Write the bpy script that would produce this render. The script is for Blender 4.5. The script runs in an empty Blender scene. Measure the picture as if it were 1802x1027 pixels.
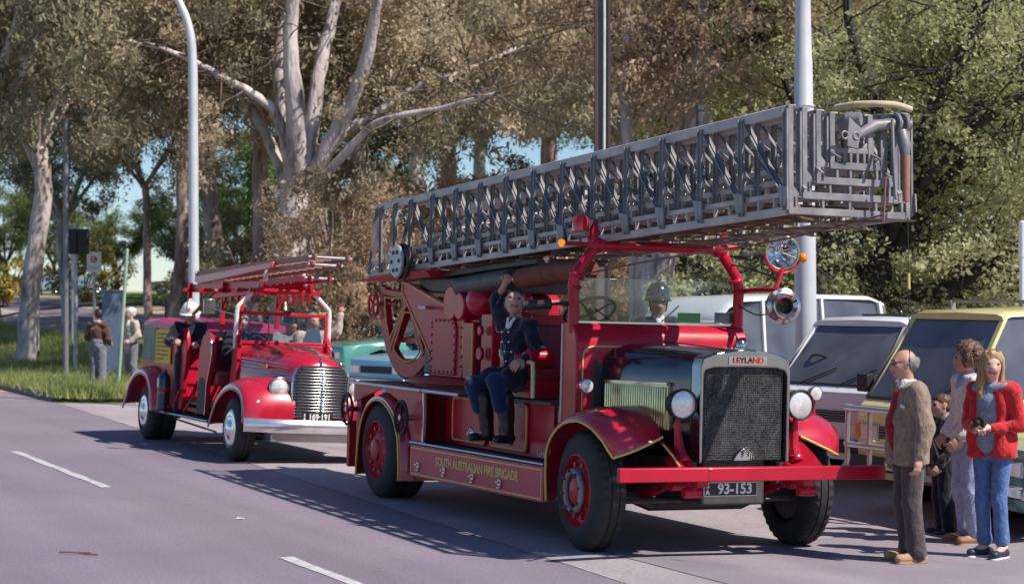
import bpy, bmesh, math, random
import numpy as np
from mathutils import Vector, Matrix
R = math.radians
random.seed(7)
rng = np.random.default_rng(11)
SC = bpy.context.scene
COL = SC.collection

# ------------------------------------------------------------ camera, sky, sun, exposure
CAM_H = 2.15
cam = bpy.data.cameras.new('camera'); cam_o = bpy.data.objects.new('camera', cam); COL.objects.link(cam_o)
cam.sensor_width = 36.0; cam.lens = 36.0*3500/1802
cam.clip_start = 0.1; cam.clip_end = 3000
cam_o.location = (0, 0, CAM_H); cam_o.rotation_euler = (R(90), 0, 0)
cam.dof.use_dof = True; cam.dof.focus_distance = 17.5; cam.dof.aperture_fstop = 3.2
SC.camera = cam_o

SUN = Vector((0.74, -0.454, 1.0)).normalized()        # direction towards the sun
w = bpy.data.worlds.new('World'); SC.world = w; w.use_nodes = True
nt = w.node_tree
sky = nt.nodes.new('ShaderNodeTexSky'); sky.sky_type = 'NISHITA'; sky.sun_disc = False
sky.sun_elevation = math.asin(SUN.z); sky.sun_rotation = math.atan2(SUN.x, SUN.y)
sky.air_density = 0.9; sky.dust_density = 0.0; sky.ozone_density = 7.0
nt.links.new(sky.outputs[0], nt.nodes['Background'].inputs[0])
nt.nodes['Background'].inputs[1].default_value = 0.095
sl = bpy.data.lights.new('sun', 'SUN'); sl.energy = 5.0; sl.angle = R(0.55); sl.color = (1.0, 0.93, 0.84)
so = bpy.data.objects.new('sun', sl); COL.objects.link(so)
so.rotation_euler = SUN.to_track_quat('Z', 'Y').to_euler()
so.location = (10, -5, 30)
SC.view_settings.view_transform = 'Standard'; SC.view_settings.look = 'None'
SC.view_settings.exposure = 0.30; SC.view_settings.gamma = 1.0
SC.view_settings.use_curve_mapping = False
SC.cycles.max_bounces = 8; SC.cycles.transparent_max_bounces = 12
SC.cycles.use_denoising = True

# ------------------------------------------------------------ materials
MATS = {}
def mat(name, col, rough=0.5, metal=0.0, coat=0.0, var=0.12, scale=6.0, bump=0.0, bscale=60.0, trans=0.0, alpha=1.0, emit=None, spec=0.5, col2=None, sheen=0.0, stretch=None, rvar=0.1):
    if name in MATS: return MATS[name]
    m = bpy.data.materials.new(name); m.use_nodes = True; t = m.node_tree; n = t.nodes; L = t.links
    b = n['Principled BSDF']
    b.inputs['Roughness'].default_value = rough; b.inputs['Metallic'].default_value = metal
    b.inputs['Coat Weight'].default_value = coat; b.inputs['Coat Roughness'].default_value = 0.06
    b.inputs['Specular IOR Level'].default_value = spec
    b.inputs['Sheen Weight'].default_value = sheen
    if trans: b.inputs['Transmission Weight'].default_value = trans
    if alpha < 1: b.inputs['Alpha'].default_value = alpha
    tc = n.new('ShaderNodeTexCoord'); src = tc.outputs['Object']
    if stretch:
        mp = n.new('ShaderNodeMapping'); mp.inputs['Scale'].default_value = stretch
        L.new(src, mp.inputs[0]); src = mp.outputs[0]
    no = n.new('ShaderNodeTexNoise'); no.inputs['Scale'].default_value = scale; no.inputs['Detail'].default_value = 6; no.inputs['Roughness'].default_value = 0.62
    L.new(src, no.inputs['Vector'])
    cr = n.new('ShaderNodeValToRGB')
    a = [max(0, c*(1-var)) for c in col[:3]]; z = [min(1, c*(1+var)) for c in (col2 or col)[:3]]
    cr.color_ramp.elements[0].position = 0.32; cr.color_ramp.elements[1].position = 0.68
    cr.color_ramp.elements[0].color = (*a, 1); cr.color_ramp.elements[1].color = (*z, 1)
    L.new(no.outputs['Fac'], cr.inputs[0]); L.new(cr.outputs[0], b.inputs['Base Color'])
    if rvar:
        mr = n.new('ShaderNodeMapRange'); mr.inputs['To Min'].default_value = max(0.02, rough-rvar*rough); mr.inputs['To Max'].default_value = min(1, rough+rvar*rough*1.5)
        L.new(no.outputs['Fac'], mr.inputs['Value']); L.new(mr.outputs[0], b.inputs['Roughness'])
    if bump:
        n2 = n.new('ShaderNodeTexNoise'); n2.inputs['Scale'].default_value = bscale; n2.inputs['Detail'].default_value = 4
        L.new(src, n2.inputs['Vector'])
        bp = n.new('ShaderNodeBump'); bp.inputs['Strength'].default_value = bump; bp.inputs['Distance'].default_value = 0.02
        L.new(n2.outputs['Fac'], bp.inputs['Height']); L.new(bp.outputs[0], b.inputs['Normal'])
    if emit:
        b.inputs['Emission Color'].default_value = (*emit[:3], 1); b.inputs['Emission Strength'].default_value = emit[3]
    MATS[name] = m
    return m

RED = mat('fire_red_paint', (0.43, 0.009, 0.030), 0.30, 0, 0.15, spec=0.3, var=0.14, scale=2.2, bump=0.02, bscale=7)
REDG = mat('polished_red_enamel', (0.45, 0.009, 0.030), 0.24, 0, 0.9, spec=0.5, var=0.10, scale=2.5, bump=0.012, bscale=5, rvar=0.5)
RED2 = mat('worn_red_paint', (0.40, 0.015, 0.025), 0.42, 0, 0.1, spec=0.35, var=0.25, scale=5, bump=0.05, bscale=14)
PINK = mat('faded_red_paint', (0.50, 0.045, 0.070), 0.40, 0, 0.08, spec=0.3, var=0.12, scale=3, bump=0.02, bscale=6)
GOLD = mat('gold_leaf_line', (0.72, 0.50, 0.14), 0.5, 0.0, var=0.15, scale=20)
CHROME = mat('chrome', (0.60, 0.585, 0.58), 0.17, 1.0, var=0.08, scale=5, bump=0.02, bscale=5)
BRASS = mat('nickel_louvre', (1.0, 0.80, 0.46), 0.30, 1.0, var=0.2, scale=9)
STEELP = mat('aluminium_grey_paint', (0.185, 0.182, 0.205), 0.48, 0.15, var=0.28, scale=3.5, col2=(0.25, 0.235, 0.235), bump=0.05, bscale=30)
RAILM = mat('worn_ladder_rail', (0.40, 0.365, 0.375), 0.45, 0.15, var=0.22, scale=3, col2=(0.44, 0.39, 0.37), bump=0.05, bscale=25)
ALU = mat('bright_aluminium', (0.42, 0.42, 0.44), 0.4, 0.3, var=0.2, scale=6)
STEELD = mat('dark_steel', (0.085, 0.075, 0.075), 0.5, 0.5, var=0.35, scale=7)
RUST = mat('brown_steel', (0.15, 0.085, 0.06), 0.6, 0.2, var=0.35, scale=8)
BLACKP = mat('black_paint', (0.009, 0.010, 0.020), 0.17, 0, 0.9, var=0.2, scale=3)
BLACK = mat('black_rubbery', (0.018, 0.017, 0.018), 0.6, var=0.3, scale=12)
TYRE = mat('tyre_rubber', (0.022, 0.021, 0.022), 0.75, var=0.4, scale=9, bump=0.1, bscale=60)
CHECK = mat('chequer_plate', (0.10, 0.095, 0.10), 0.5, 0.5, var=0.3, scale=11, bump=0.25, bscale=90)
LENS = mat('lamp_lens', (0.80, 0.76, 0.74), 0.18, 0.35, 0.6, var=0.12, scale=30, bump=0.15, bscale=40)
WHITEP = mat('white_paint', (0.74, 0.73, 0.71), 0.35, 0, 0.4, var=0.06, scale=4)
PLATE = mat('plate_black', (0.012, 0.012, 0.014), 0.4)
PLATEW = mat('plate_white', (0.78, 0.77, 0.72), 0.5)
LEATHER = mat('red_leather', (0.26, 0.02, 0.03), 0.45, var=0.25, scale=9, bump=0.1, bscale=30)
WOOD = mat('varnished_wood', (0.24, 0.10, 0.045), 0.4, var=0.35, scale=5, stretch=(1, 8, 8))
AMBER = mat('amber_lens', (0.85, 0.25, 0.01), 0.2, 0, 0.5)
REDLENS = mat('red_lens', (0.65, 0.01, 0.008), 0.12, 0, 0.9, var=0.05)

def glass_mat(name, col=(0.9, 0.95, 0.95), amt=0.72, rough=0.02, ior=1.45, sky_sheen=0.0):
    """clear pane: mostly transparent with a fresnel reflection"""
    if name in MATS: return MATS[name]
    m = bpy.data.materials.new(name); m.use_nodes = True; t = m.node_tree; n = t.nodes; L = t.links
    n.remove(n['Principled BSDF']); out = n['Material Output']
    tr = n.new('ShaderNodeBsdfTransparent'); tr.inputs[0].default_value = (*[c*amt for c in col], 1)
    gl = n.new('ShaderNodeBsdfGlossy'); gl.inputs['Roughness'].default_value = rough; gl.inputs[0].default_value = (0.95, 0.95, 1, 1)
    lw = n.new('ShaderNodeFresnel'); lw.inputs['IOR'].default_value = ior
    mx = n.new('ShaderNodeMixShader'); L.new(lw.outputs[0], mx.inputs[0]); L.new(tr.outputs[0], mx.inputs[1]); L.new(gl.outputs[0], mx.inputs[2])
    top_ = mx.outputs[0]
    if sky_sheen:  # pale diffuse film painted over the pane in place of the sky's reflection
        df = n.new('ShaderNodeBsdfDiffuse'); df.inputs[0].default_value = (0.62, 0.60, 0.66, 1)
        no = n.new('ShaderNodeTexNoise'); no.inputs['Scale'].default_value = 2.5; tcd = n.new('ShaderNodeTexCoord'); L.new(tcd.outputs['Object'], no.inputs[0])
        md = n.new('ShaderNodeMath'); md.operation = 'MULTIPLY'; md.inputs[1].default_value = sky_sheen*2; L.new(no.outputs['Fac'], md.inputs[0])
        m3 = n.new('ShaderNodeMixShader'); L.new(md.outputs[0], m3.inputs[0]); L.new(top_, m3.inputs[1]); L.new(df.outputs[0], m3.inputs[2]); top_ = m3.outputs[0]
    L.new(top_, out.inputs[0]); MATS[name] = m
    return m
GLASS = glass_mat('clear_glass', amt=0.97)
CARGLASS = glass_mat('car_glass', (0.88, 0.95, 0.96), 0.90, ior=1.75, sky_sheen=0.14)

# ------------------------------------------------------------ mesh building
def frame_of(axis):
    a = Vector(axis).normalized()
    h = Vector((0, 0, 1)) if abs(a.z) < 0.9 else Vector((1, 0, 0))
    u = a.cross(h).normalized(); v = a.cross(u).normalized()
    return a, u, v
class MB:
    def __init__(s): s.v = []; s.f = []; s.mi = []; s.cur = 0
    def add(s, vs, fs):
        o = len(s.v); s.v += [tuple(p) for p in vs]; s.f += [tuple(i+o for i in f) for f in fs]; s.mi += [s.cur]*len(fs); return s
    def box(s, x0, x1, y0, y1, z0, z1):
        return s.add([(x0,y0,z0),(x1,y0,z0),(x1,y1,z0),(x0,y1,z0),(x0,y0,z1),(x1,y0,z1),(x1,y1,z1),(x0,y1,z1)],
                     [(0,3,2,1),(4,5,6,7),(0,1,5,4),(1,2,6,5),(2,3,7,6),(3,0,4,7)])
    def bar(s, p0, p1, w, h, up=(0,0,1)):
        p0 = Vector(p0); p1 = Vector(p1); a = (p1-p0).normalized(); up = Vector(up)
        if abs(a.dot(up)) > 0.98: up = Vector((1,0,0))
        u = a.cross(up).normalized()*(w/2); v = u.cross(a).normalized()*(h/2)
        q = [p+du*u+dv*v for p in (p0,p1) for du,dv in ((-1,-1),(1,-1),(1,1),(-1,1))]
        return s.add(q, [(0,3,2,1),(4,5,6,7),(0,1,5,4),(1,2,6,5),(2,3,7,6),(3,0,4,7)])
    def tube(s, pts, r, n=8, cap=True, flat=1.0):
        pts = [Vector(p) for p in pts]; rs = r if isinstance(r, (list, tuple)) else [r]*len(pts)
        vs = []; fs = []; prev = None
        for i, p in enumerate(pts):
            d = (pts[min(i+1, len(pts)-1)]-pts[max(i-1, 0)])
            if d.length < 1e-9: d = Vector((0,0,1))
            d.normalize()
            if prev is None: a, u, v = frame_of(d)
            else:
                u = prev-d*prev.dot(d)
                u = u.normalized() if u.length > 1e-6 else frame_of(d)[1]
                v = d.cross(u).normalized()
            prev = u
            for k in range(n):
                t = 2*math.pi*k/n; vs.append(p+(u*math.cos(t)+v*math.sin(t)*flat)*rs[i])
        for i in range(len(pts)-1):
            for k in range(n):
                fs.append((i*n+k, i*n+(k+1)%n, (i+1)*n+(k+1)%n, (i+1)*n+k))
        if cap: fs.append(tuple(range(n))[::-1]); fs.append(tuple((len(pts)-1)*n+k for k in range(n)))
        return s.add(vs, fs)
    def cyl(s, p0, p1, r0, r1=None, n=16): return s.tube([p0, p1], [r0, r0 if r1 is None else r1], n)
    def lathe(s, prof, c, axis, n=24, closed=False):
        a, u, v = frame_of(axis); c = Vector(c); vs = []; fs = []; m = len(prof)
        for r, t in prof:
            for k in range(n):
                an = 2*math.pi*k/n; vs.append(c+a*t+(u*math.cos(an)+v*math.sin(an))*max(r, 1e-5))
        for i in range(m if closed else m-1):
            j = (i+1) % m
            for k in range(n): fs.append((i*n+k, i*n+(k+1)%n, j*n+(k+1)%n, j*n+k))
        return s.add(vs, fs)
    def torus(s, c, axis, Rr, r, n=28, k=8): return s.lathe([(Rr+r*math.cos(t*2*math.pi/k), r*math.sin(t*2*math.pi/k)) for t in range(k)], c, axis, n, True)
    def prism(s, poly, ax, t0, t1):
        """poly: 2-D points in the plane across axis ax ('x': (y,z), 'y': (x,z), 'z': (x,y))"""
        def p3(p, t): return {'x': (t, p[0], p[1]), 'y': (p[0], t, p[1]), 'z': (p[0], p[1], t)}[ax]
        n = len(poly)
        return s.add([p3(p, t0) for p in poly]+[p3(p, t1) for p in poly],
                     [tuple(range(n))[::-1], tuple(range(n, 2*n))]+[(i, (i+1)%n, n+(i+1)%n, n+i) for i in range(n)])
    def loft(s, rings, closed=True, cap=True):
        n = len(rings[0]); vs = [p for r in rings for p in r]; fs = []
        for i in range(len(rings)-1):
            for k in range(n if closed else n-1): fs.append((i*n+k, i*n+(k+1)%n, (i+1)*n+(k+1)%n, (i+1)*n+k))
        if cap and closed: fs.append(tuple(range(n))[::-1]); fs.append(tuple((len(rings)-1)*n+k for k in range(n)))
        return s.add(vs, fs)
    def ell(s, c, r, n=14, m=9):
        rx, ry, rz = r if isinstance(r, (tuple, list)) else (r, r, r)
        vs = []; fs = []
        for i in range(m+1):
            t = math.pi*i/m
            for k in range(n):
                a = 2*math.pi*k/n; vs.append((c[0]+rx*max(math.sin(t),1e-4)*math.cos(a), c[1]+ry*max(math.sin(t),1e-4)*math.sin(a), c[2]+rz*math.cos(t)))
        for i in range(m):
            for k in range(n): fs.append((i*n+k, (i+1)*n+k, (i+1)*n+(k+1)%n, i*n+(k+1)%n))
        return s.add(vs, fs)
    def mesh(s, name, mats, sharp=38):
        me = bpy.data.meshes.new(name); me.from_pydata(s.v, [], s.f)
        for m in (mats if isinstance(mats, (list, tuple)) else [mats]):
            if m: me.materials.append(m)
        me.polygons.foreach_set('material_index', s.mi)
        bm = bmesh.new(); bm.from_mesh(me); bmesh.ops.recalc_face_normals(bm, faces=bm.faces)
        for f in bm.faces: f.smooth = True
        lim = R(sharp)
        for e in bm.edges:
            e.smooth = len(e.link_faces) == 2 and e.calc_face_angle(0) < lim
        bm.to_mesh(me); bm.free(); me.update()
        return me
    def build(s, name, mats, parent=None, bevel=0, sharp=38, seg=2):
        o = bpy.data.objects.new(name, s.mesh(name, mats, sharp)); COL.objects.link(o)
        if parent is not None: o.parent = parent
        if bevel:
            b = o.modifiers.new('bevel', 'BEVEL'); b.width = bevel; b.segments = seg; b.limit_method = 'ANGLE'; b.angle_limit = R(38)
            b.use_clamp_overlap = True
        return o
def link_copy(o, parent, loc=None, rot=None, scale=None):
    c = o.copy(); COL.objects.link(c); c.parent = parent
    if loc is not None: c.location = loc
    if rot is not None: c.rotation_euler = rot
    if scale is not None: c.scale = scale
    return c
def mesh_obj(name, me, parent=None, loc=(0,0,0), rot=(0,0,0)):
    o = bpy.data.objects.new(name, me); COL.objects.link(o); o.parent = parent; o.location = loc; o.rotation_euler = rot
    return o
def tag(o, label=None, cat=None, group=None, kind=None):
    if label: o['label'] = label
    if cat: o['category'] = cat
    if group: o['group'] = group
    if kind: o['kind'] = kind
    return o
def empty(name, loc=(0,0,0), rz=0.0, parent=None):
    o = bpy.data.objects.new(name, None); COL.objects.link(o); o.location = loc; o.rotation_euler = (0,0,rz); o.empty_display_size = 0.2
    o.parent = parent
    return o
def text(name, s, size, mtl, parent, M, extr=0.002, offset=0.0, align='CENTER', sx=1.0):
    cu = bpy.data.curves.new(name, 'FONT'); cu.body = s; cu.size = size; cu.extrude = extr; cu.offset = offset
    cu.align_x = align; cu.align_y = 'CENTER'; cu.resolution_u = 3
    tmp = bpy.data.objects.new('tmp', cu); COL.objects.link(tmp)
    dg = bpy.context.evaluated_depsgraph_get(); me = bpy.data.meshes.new_from_object(tmp.evaluated_get(dg))
    bpy.data.objects.remove(tmp)
    me.transform(M @ Matrix.Diagonal((sx, 1, 1, 1))); me.materials.clear(); me.materials.append(mtl)
    o = bpy.data.objects.new(name, me); COL.objects.link(o); o.parent = parent
    return o
def basis(o, x, y, z):
    """matrix whose text plane has right = x, up = y, out = z, at o"""
    M = Matrix.Identity(4)
    for i, c in enumerate((x, y, z)):
        for j in range(3): M[j][i] = c[j]
    for j in range(3): M[j][3] = o[j]
    return M
def rrect(x0, x1, z0, z1, r, n=5):
    p = []
    for cx, cz, a0 in ((x1-r, z1-r, 0), (x0+r, z1-r, 90), (x0+r, z0+r, 180), (x1-r, z0+r, 270)):
        for i in range(n+1):
            a = R(a0+90*i/n); p.append((cx+r*math.cos(a), cz+r*math.sin(a)))
    return p
def smooth_path(pts, n=6):
    """Catmull-Rom through points"""
    P = [Vector(p) for p in pts]; out = []
    for i in range(len(P)-1):
        p0 = P[max(i-1,0)]; p1 = P[i]; p2 = P[i+1]; p3 = P[min(i+2,len(P)-1)]
        for k in range(n):
            t = k/n; out.append(0.5*((2*p1)+(p2-p0)*t+(2*p0-5*p1+4*p2-p3)*t*t+(3*p1-p0-3*p2+p3)*t**3))
    out.append(P[-1]); return out

# ------------------------------------------------------------ the road frame: u along the road towards the camera, v away from the road's middle
TH = R(24.5)
FU = Vector((math.sin(TH), -math.cos(TH), 0)); FV = Vector((math.cos(TH), math.sin(TH), 0))
OA = Vector((1.61, 16.88, 0.0))
def uv(u, v, z=0.0): return OA+FU*u+FV*v+Vector((0,0,z))
def to_uv(p): q = Vector((p[0], p[1], 0))-OA; return q.dot(FU), q.dot(FV)
def sstep(a, b, x):
    t = min(1, max(0, (x-a)/(b-a))); return t*t*(3-2*t)
def gz(u, v):
    """height of the ground"""
    z = -0.06*sstep(-1.3, 1.1, v)
    z += 0.55*sstep(2.2, 8.5, v)
    z += 0.25*sstep(25, 90, v)
    return z
def gzw(x, y): return gz(*to_uv((x, y)))
def px(x, y, Y):
    """the point at distance Y that shows at photo pixel (x, y); used while surveying the place"""
    return Vector(((x-901)*Y/3500, Y, CAM_H-(y-513.5)*Y/3500))
def pole_rot(th): return th-math.pi/2
def vehicle(name, O, th, roll=0.0, pivot=0.0, z=0.0):
    """an Empty on the ground under a vehicle's front axle: x forward, y to its left"""
    e = empty(name)
    M = Matrix.Translation((O[0], O[1], z)) @ Matrix.Rotation(pole_rot(th), 4, 'Z') @ Matrix.Translation((0, pivot, 0)) @ Matrix.Rotation(-roll, 4, 'X') @ Matrix.Translation((0, -pivot, 0))
    e.matrix_world = M
    e.location, e.rotation_mode = M.to_translation(), 'XYZ'; e.rotation_euler = M.to_euler()
    return e
# ------------------------------------------------------------ ground
def wY(u, v): return OA.y+FU.y*u+FV.y*v
_gz0 = gz
def gz(u, v):
    z = _gz0(u, v)+.25*sstep(2, 5, v)*sstep(-8, -14, u)
    return z+1.25*sstep(52, 125, wY(u, v))*sstep(0.5, 6, v)
def gzw(x, y): return gz(*to_uv((x, y)))

def ground_mat(name, c1, c2, c3, s1, s2, rough, bump, bscale, speck=0.0):
    m = bpy.data.materials.new(name); m.use_nodes = True; t = m.node_tree; n = t.nodes; L = t.links; b = n['Principled BSDF']
    tc = n.new('ShaderNodeTexCoord')
    a = n.new('ShaderNodeTexNoise'); a.inputs['Scale'].default_value = s1; a.inputs['Detail'].default_value = 5; a.inputs['Roughness'].default_value = 0.6
    f = n.new('ShaderNodeTexNoise'); f.inputs['Scale'].default_value = s2; f.inputs['Detail'].default_value = 3
    L.new(tc.outputs['Object'], a.inputs[0]); L.new(tc.outputs['Object'], f.inputs[0])
    r = n.new('ShaderNodeValToRGB'); r.color_ramp.elements[0].position = 0.35; r.color_ramp.elements[1].position = 0.66
    r.color_ramp.elements[0].color = (*c1, 1); r.color_ramp.elements[1].color = (*c2, 1); L.new(a.outputs['Fac'], r.inputs[0])
    mx = n.new('ShaderNodeMix'); mx.data_type = 'RGBA'; mx.blend_type = 'MIX'
    mr = n.new('ShaderNodeMapRange'); mr.inputs['From Min'].default_value = 0.46; mr.inputs['From Max'].default_value = 0.68; mr.inputs['To Max'].default_value = 0.8
    L.new(f.outputs['Fac'], mr.inputs[0]); L.new(mr.outputs[0], mx.inputs[0]); L.new(r.outputs[0], mx.inputs[6]); mx.inputs[7].default_value = (*c3, 1)
    colr = mx.outputs[2]
    if speck:
        # tyre-polished tracks along the road, patches and hairline cracks
        mp = n.new('ShaderNodeMapping'); mp.inputs['Rotation'].default_value = (0, 0, R(65.5)); L.new(tc.outputs['Object'], mp.inputs[0])
        m2 = n.new('ShaderNodeMapping'); m2.inputs['Scale'].default_value = (0.03, 1.1, 1); L.new(mp.outputs[0], m2.inputs[0])
        st = n.new('ShaderNodeTexNoise'); st.inputs['Scale'].default_value = 1.0; st.inputs['Detail'].default_value = 4; L.new(m2.outputs[0], st.inputs[0])
        vo = n.new('ShaderNodeTexVoronoi'); vo.feature = 'DISTANCE_TO_EDGE'; vo.inputs['Scale'].default_value = 0.16
        nw = n.new('ShaderNodeTexNoise'); nw.inputs['Scale'].default_value = 1.6; nw.inputs['Detail'].default_value = 5; L.new(tc.outputs['Object'], nw.inputs[0])
        vm = n.new('ShaderNodeVectorMath'); vm.operation = 'MULTIPLY_ADD'; vm.inputs[1].default_value = (1.2, 1.2, 0); L.new(nw.outputs['Color'], vm.inputs[0]); L.new(tc.outputs['Object'], vm.inputs[2]); L.new(vm.outputs[0], vo.inputs['Vector'])
        ck = n.new('ShaderNodeMapRange'); ck.inputs['From Min'].default_value = 0.0; ck.inputs['From Max'].default_value = 0.004; ck.inputs['To Min'].default_value = 0.86; ck.inputs['To Max'].default_value = 1.0; L.new(vo.outputs['Distance'], ck.inputs[0])
        sr = n.new('ShaderNodeMapRange'); sr.inputs['From Min'].default_value = 0.3; sr.inputs['From Max'].default_value = 0.7; sr.inputs['To Min'].default_value = 0.84; sr.inputs['To Max'].default_value = 1.12; L.new(st.outputs['Fac'], sr.inputs[0])
        mu = n.new('ShaderNodeMath'); mu.operation = 'MULTIPLY'; L.new(ck.outputs[0], mu.inputs[0]); L.new(sr.outputs[0], mu.inputs[1])
        sm = n.new('ShaderNodeVectorMath'); sm.operation = 'SCALE'; L.new(colr, sm.inputs[0]); L.new(mu.outputs[0], sm.inputs['Scale']); colr = sm.outputs[0]
    L.new(colr, b.inputs['Base Color']); b.inputs['Roughness'].default_value = rough
    bp = n.new('ShaderNodeBump'); bp.inputs['Strength'].default_value = bump; bp.inputs['Distance'].default_value = 0.02
    f2 = n.new('ShaderNodeTexNoise'); f2.inputs['Scale'].default_value = bscale; f2.inputs['Detail'].default_value = 4
    L.new(tc.outputs['Object'], f2.inputs[0]); L.new(f2.outputs['Fac'], bp.inputs['Height']); L.new(bp.outputs[0], b.inputs['Normal'])
    MATS[name] = m; return m
M_GRASS = ground_mat('park_lawn', (0.13, 0.18, 0.055), (0.21, 0.24, 0.09), (0.28, 0.25, 0.14), 0.35, 3.0, 0.9, 0.6, 30)
M_ROAD = ground_mat('bitumen', (0.232, 0.190, 0.245), (0.29, 0.24, 0.295), (0.16, 0.132, 0.168), 0.28, 34, 0.68, 0.5, 110, 1.0)
M_APRON = ground_mat('pale_seal', (0.33, 0.28, 0.31), (0.43, 0.375, 0.385), (0.27, 0.23, 0.255), 0.5, 25, 0.8, 0.4, 110, 1.0)
M_SEAL = ground_mat('lavender_seal', (0.27, 0.225, 0.265), (0.35, 0.295, 0.325), (0.24, 0.20, 0.23), 0.6, 40, 0.8, 0.4, 120, 1.0)
M_PATH = ground_mat('pink_gravel_path', (0.36, 0.28, 0.26), (0.44, 0.35, 0.32), (0.30, 0.23, 0.22), 0.8, 30, 0.9, 0.3, 60)
M_SIDE = ground_mat('side_road_bitumen', (0.15, 0.13, 0.17), (0.20, 0.17, 0.21), (0.17, 0.15, 0.19), 0.5, 40, 0.75, 0.3, 100)
M_DIRT = ground_mat('dry_dirt', (0.36, 0.29, 0.22), (0.44, 0.36, 0.28), (0.20, 0.20, 0.10), 0.4, 8, 0.95, 0.4, 40)
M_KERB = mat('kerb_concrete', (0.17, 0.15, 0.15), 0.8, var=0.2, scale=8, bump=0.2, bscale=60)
M_LINE = mat('road_line_paint', (0.50, 0.475, 0.50), 0.7, var=0.28, scale=9, bump=0.15, bscale=120)
M_YLINE = mat('yellow_line_paint', (0.62, 0.46, 0.10), 0.6, var=0.15, scale=14)

def sheet(name, us, vs, lift, m, kind='structure'):
    V = []; F = []
    for u in us:
        for v in vs: V.append(uv(u, v, gz(u, v)+(lift(u, v) if callable(lift) else lift)))
    k = len(vs)
    for i in range(len(us)-1):
        for j in range(k-1): F.append((i*k+j, (i+1)*k+j, (i+1)*k+j+1, i*k+j+1))
    mb = MB(); mb.add(V, F); o = mb.build(name, m, sharp=60); tag(o, kind=kind); return o
def rng_list(a, b, step): n = max(1, int(round((b-a)/step))); return [a+(b-a)*i/n for i in range(n+1)]
far = [-2400, -1500, -900, -600, -420, -300, -240, -200, -170]
sheet('ground', far+rng_list(-150, 60, 3)+[90, 150, 300], [-1500, -700, -300, -120, -60, -30]+rng_list(-16, 20, 0.6)+rng_list(22, 150, 4)+[200, 300, 500, 900, 1600], -0.012, M_GRASS)
sheet('road', [-900, -400, -200]+rng_list(-120, 40, 2), rng_list(-13.2, -0.42, 0.6), 0.0, M_ROAD)
sheet('apron', rng_list(-24.6, 40, 0.8), [-0.42]+rng_list(-0.3, 13.5, 0.4), -0.001, M_APRON)
vb = lambda u: -0.43-0.045*(u+24.6)
W_ = []; F_ = []
us = rng_list(-24.6, 16, 0.7)
for i, u in enumerate(us):
    ts = [vb(u)+(-0.40-vb(u))*j/6+(0.012*math.sin(u*5.3)+0.01*math.sin(u*13.1) if j == 0 else 0) for j in range(7)]
    W_ += [uv(u, v, gz(u, v)+.004) for v in ts]
    if i: F_ += [(7*(i-1)+j, 7*i+j, 7*i+j+1, 7*(i-1)+j+1) for j in range(6)]
mb = MB(); mb.add(W_, F_); tag(mb.build('apron_flare', M_APRON, sharp=60), kind='structure')
sheet('lavender_seal', rng_list(-0.35, 16, 0.7), rng_list(-0.95, 9, 0.4), 0.009, M_SEAL)
sheet('footpath', rng_list(-110, -26, 2.5), rng_list(5.6, 8.0, 0.6), 0.004, M_PATH)
sheet('side_road', rng_list(-110, -30, 2.5), rng_list(8.1, 11.2, 0.6), 0.006, M_SIDE)
sheet('dirt_track', rng_list(-110, -30, 2.5), rng_list(11.3, 15.0, 0.6), 0.008, M_DIRT)
sheet('dirt_patch', rng_list(-34, 30, 2.5), rng_list(13.6, 40.0, 1.2), 0.005, M_DIRT)

# painted lines
def line(name, u0, u1, v0, v1, m):
    us = rng_list(u0, u1, 0.5)
    mb = MB(); V = []; F = []
    for i, u in enumerate(us):
        e0 = 0.012*math.sin(u*9.1); e1 = 0.012*math.sin(u*7.3+1)
        V += [uv(u, v0+e0, gz(u, v0)+0.005), uv(u, v1+e1, gz(u, v1)+0.005)]
        if i: F.append((2*i-2, 2*i-1, 2*i+1, 2*i))
    mb.add(V, F); return tag(mb.build(name, m), kind='structure')
for u0, u1 in ((-25.0, -19.2), (-12.5, -7.05), (-0.75, 4.9)):
    line('centre_line', u0, u1, -3.50, -3.39, M_LINE)
line('edge_line', -70, -28.8, -0.68, -0.56, M_YLINE)

# kerb stones beside the grass verge
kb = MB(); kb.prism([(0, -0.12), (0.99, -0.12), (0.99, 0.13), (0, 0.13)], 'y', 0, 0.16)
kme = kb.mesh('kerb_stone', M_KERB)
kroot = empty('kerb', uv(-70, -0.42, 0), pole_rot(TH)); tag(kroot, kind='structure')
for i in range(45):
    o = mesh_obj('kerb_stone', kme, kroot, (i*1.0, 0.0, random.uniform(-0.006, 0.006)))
sheet('grass_verge_soil', rng_list(-72, -27, 1.5)+[-26.4, -25.9, -25.5, -25.1, -24.7], [-0.26, 0.0]+rng_list(0.4, 4.6, 0.6)+[5.0, 5.4, 5.9], lambda u, v: 0.115*sstep(-24.7, -25.9, u)*sstep(5.9, 5.0, v)-.012+.012*sstep(-24.8, -25.2, u), M_GRASS)

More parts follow.
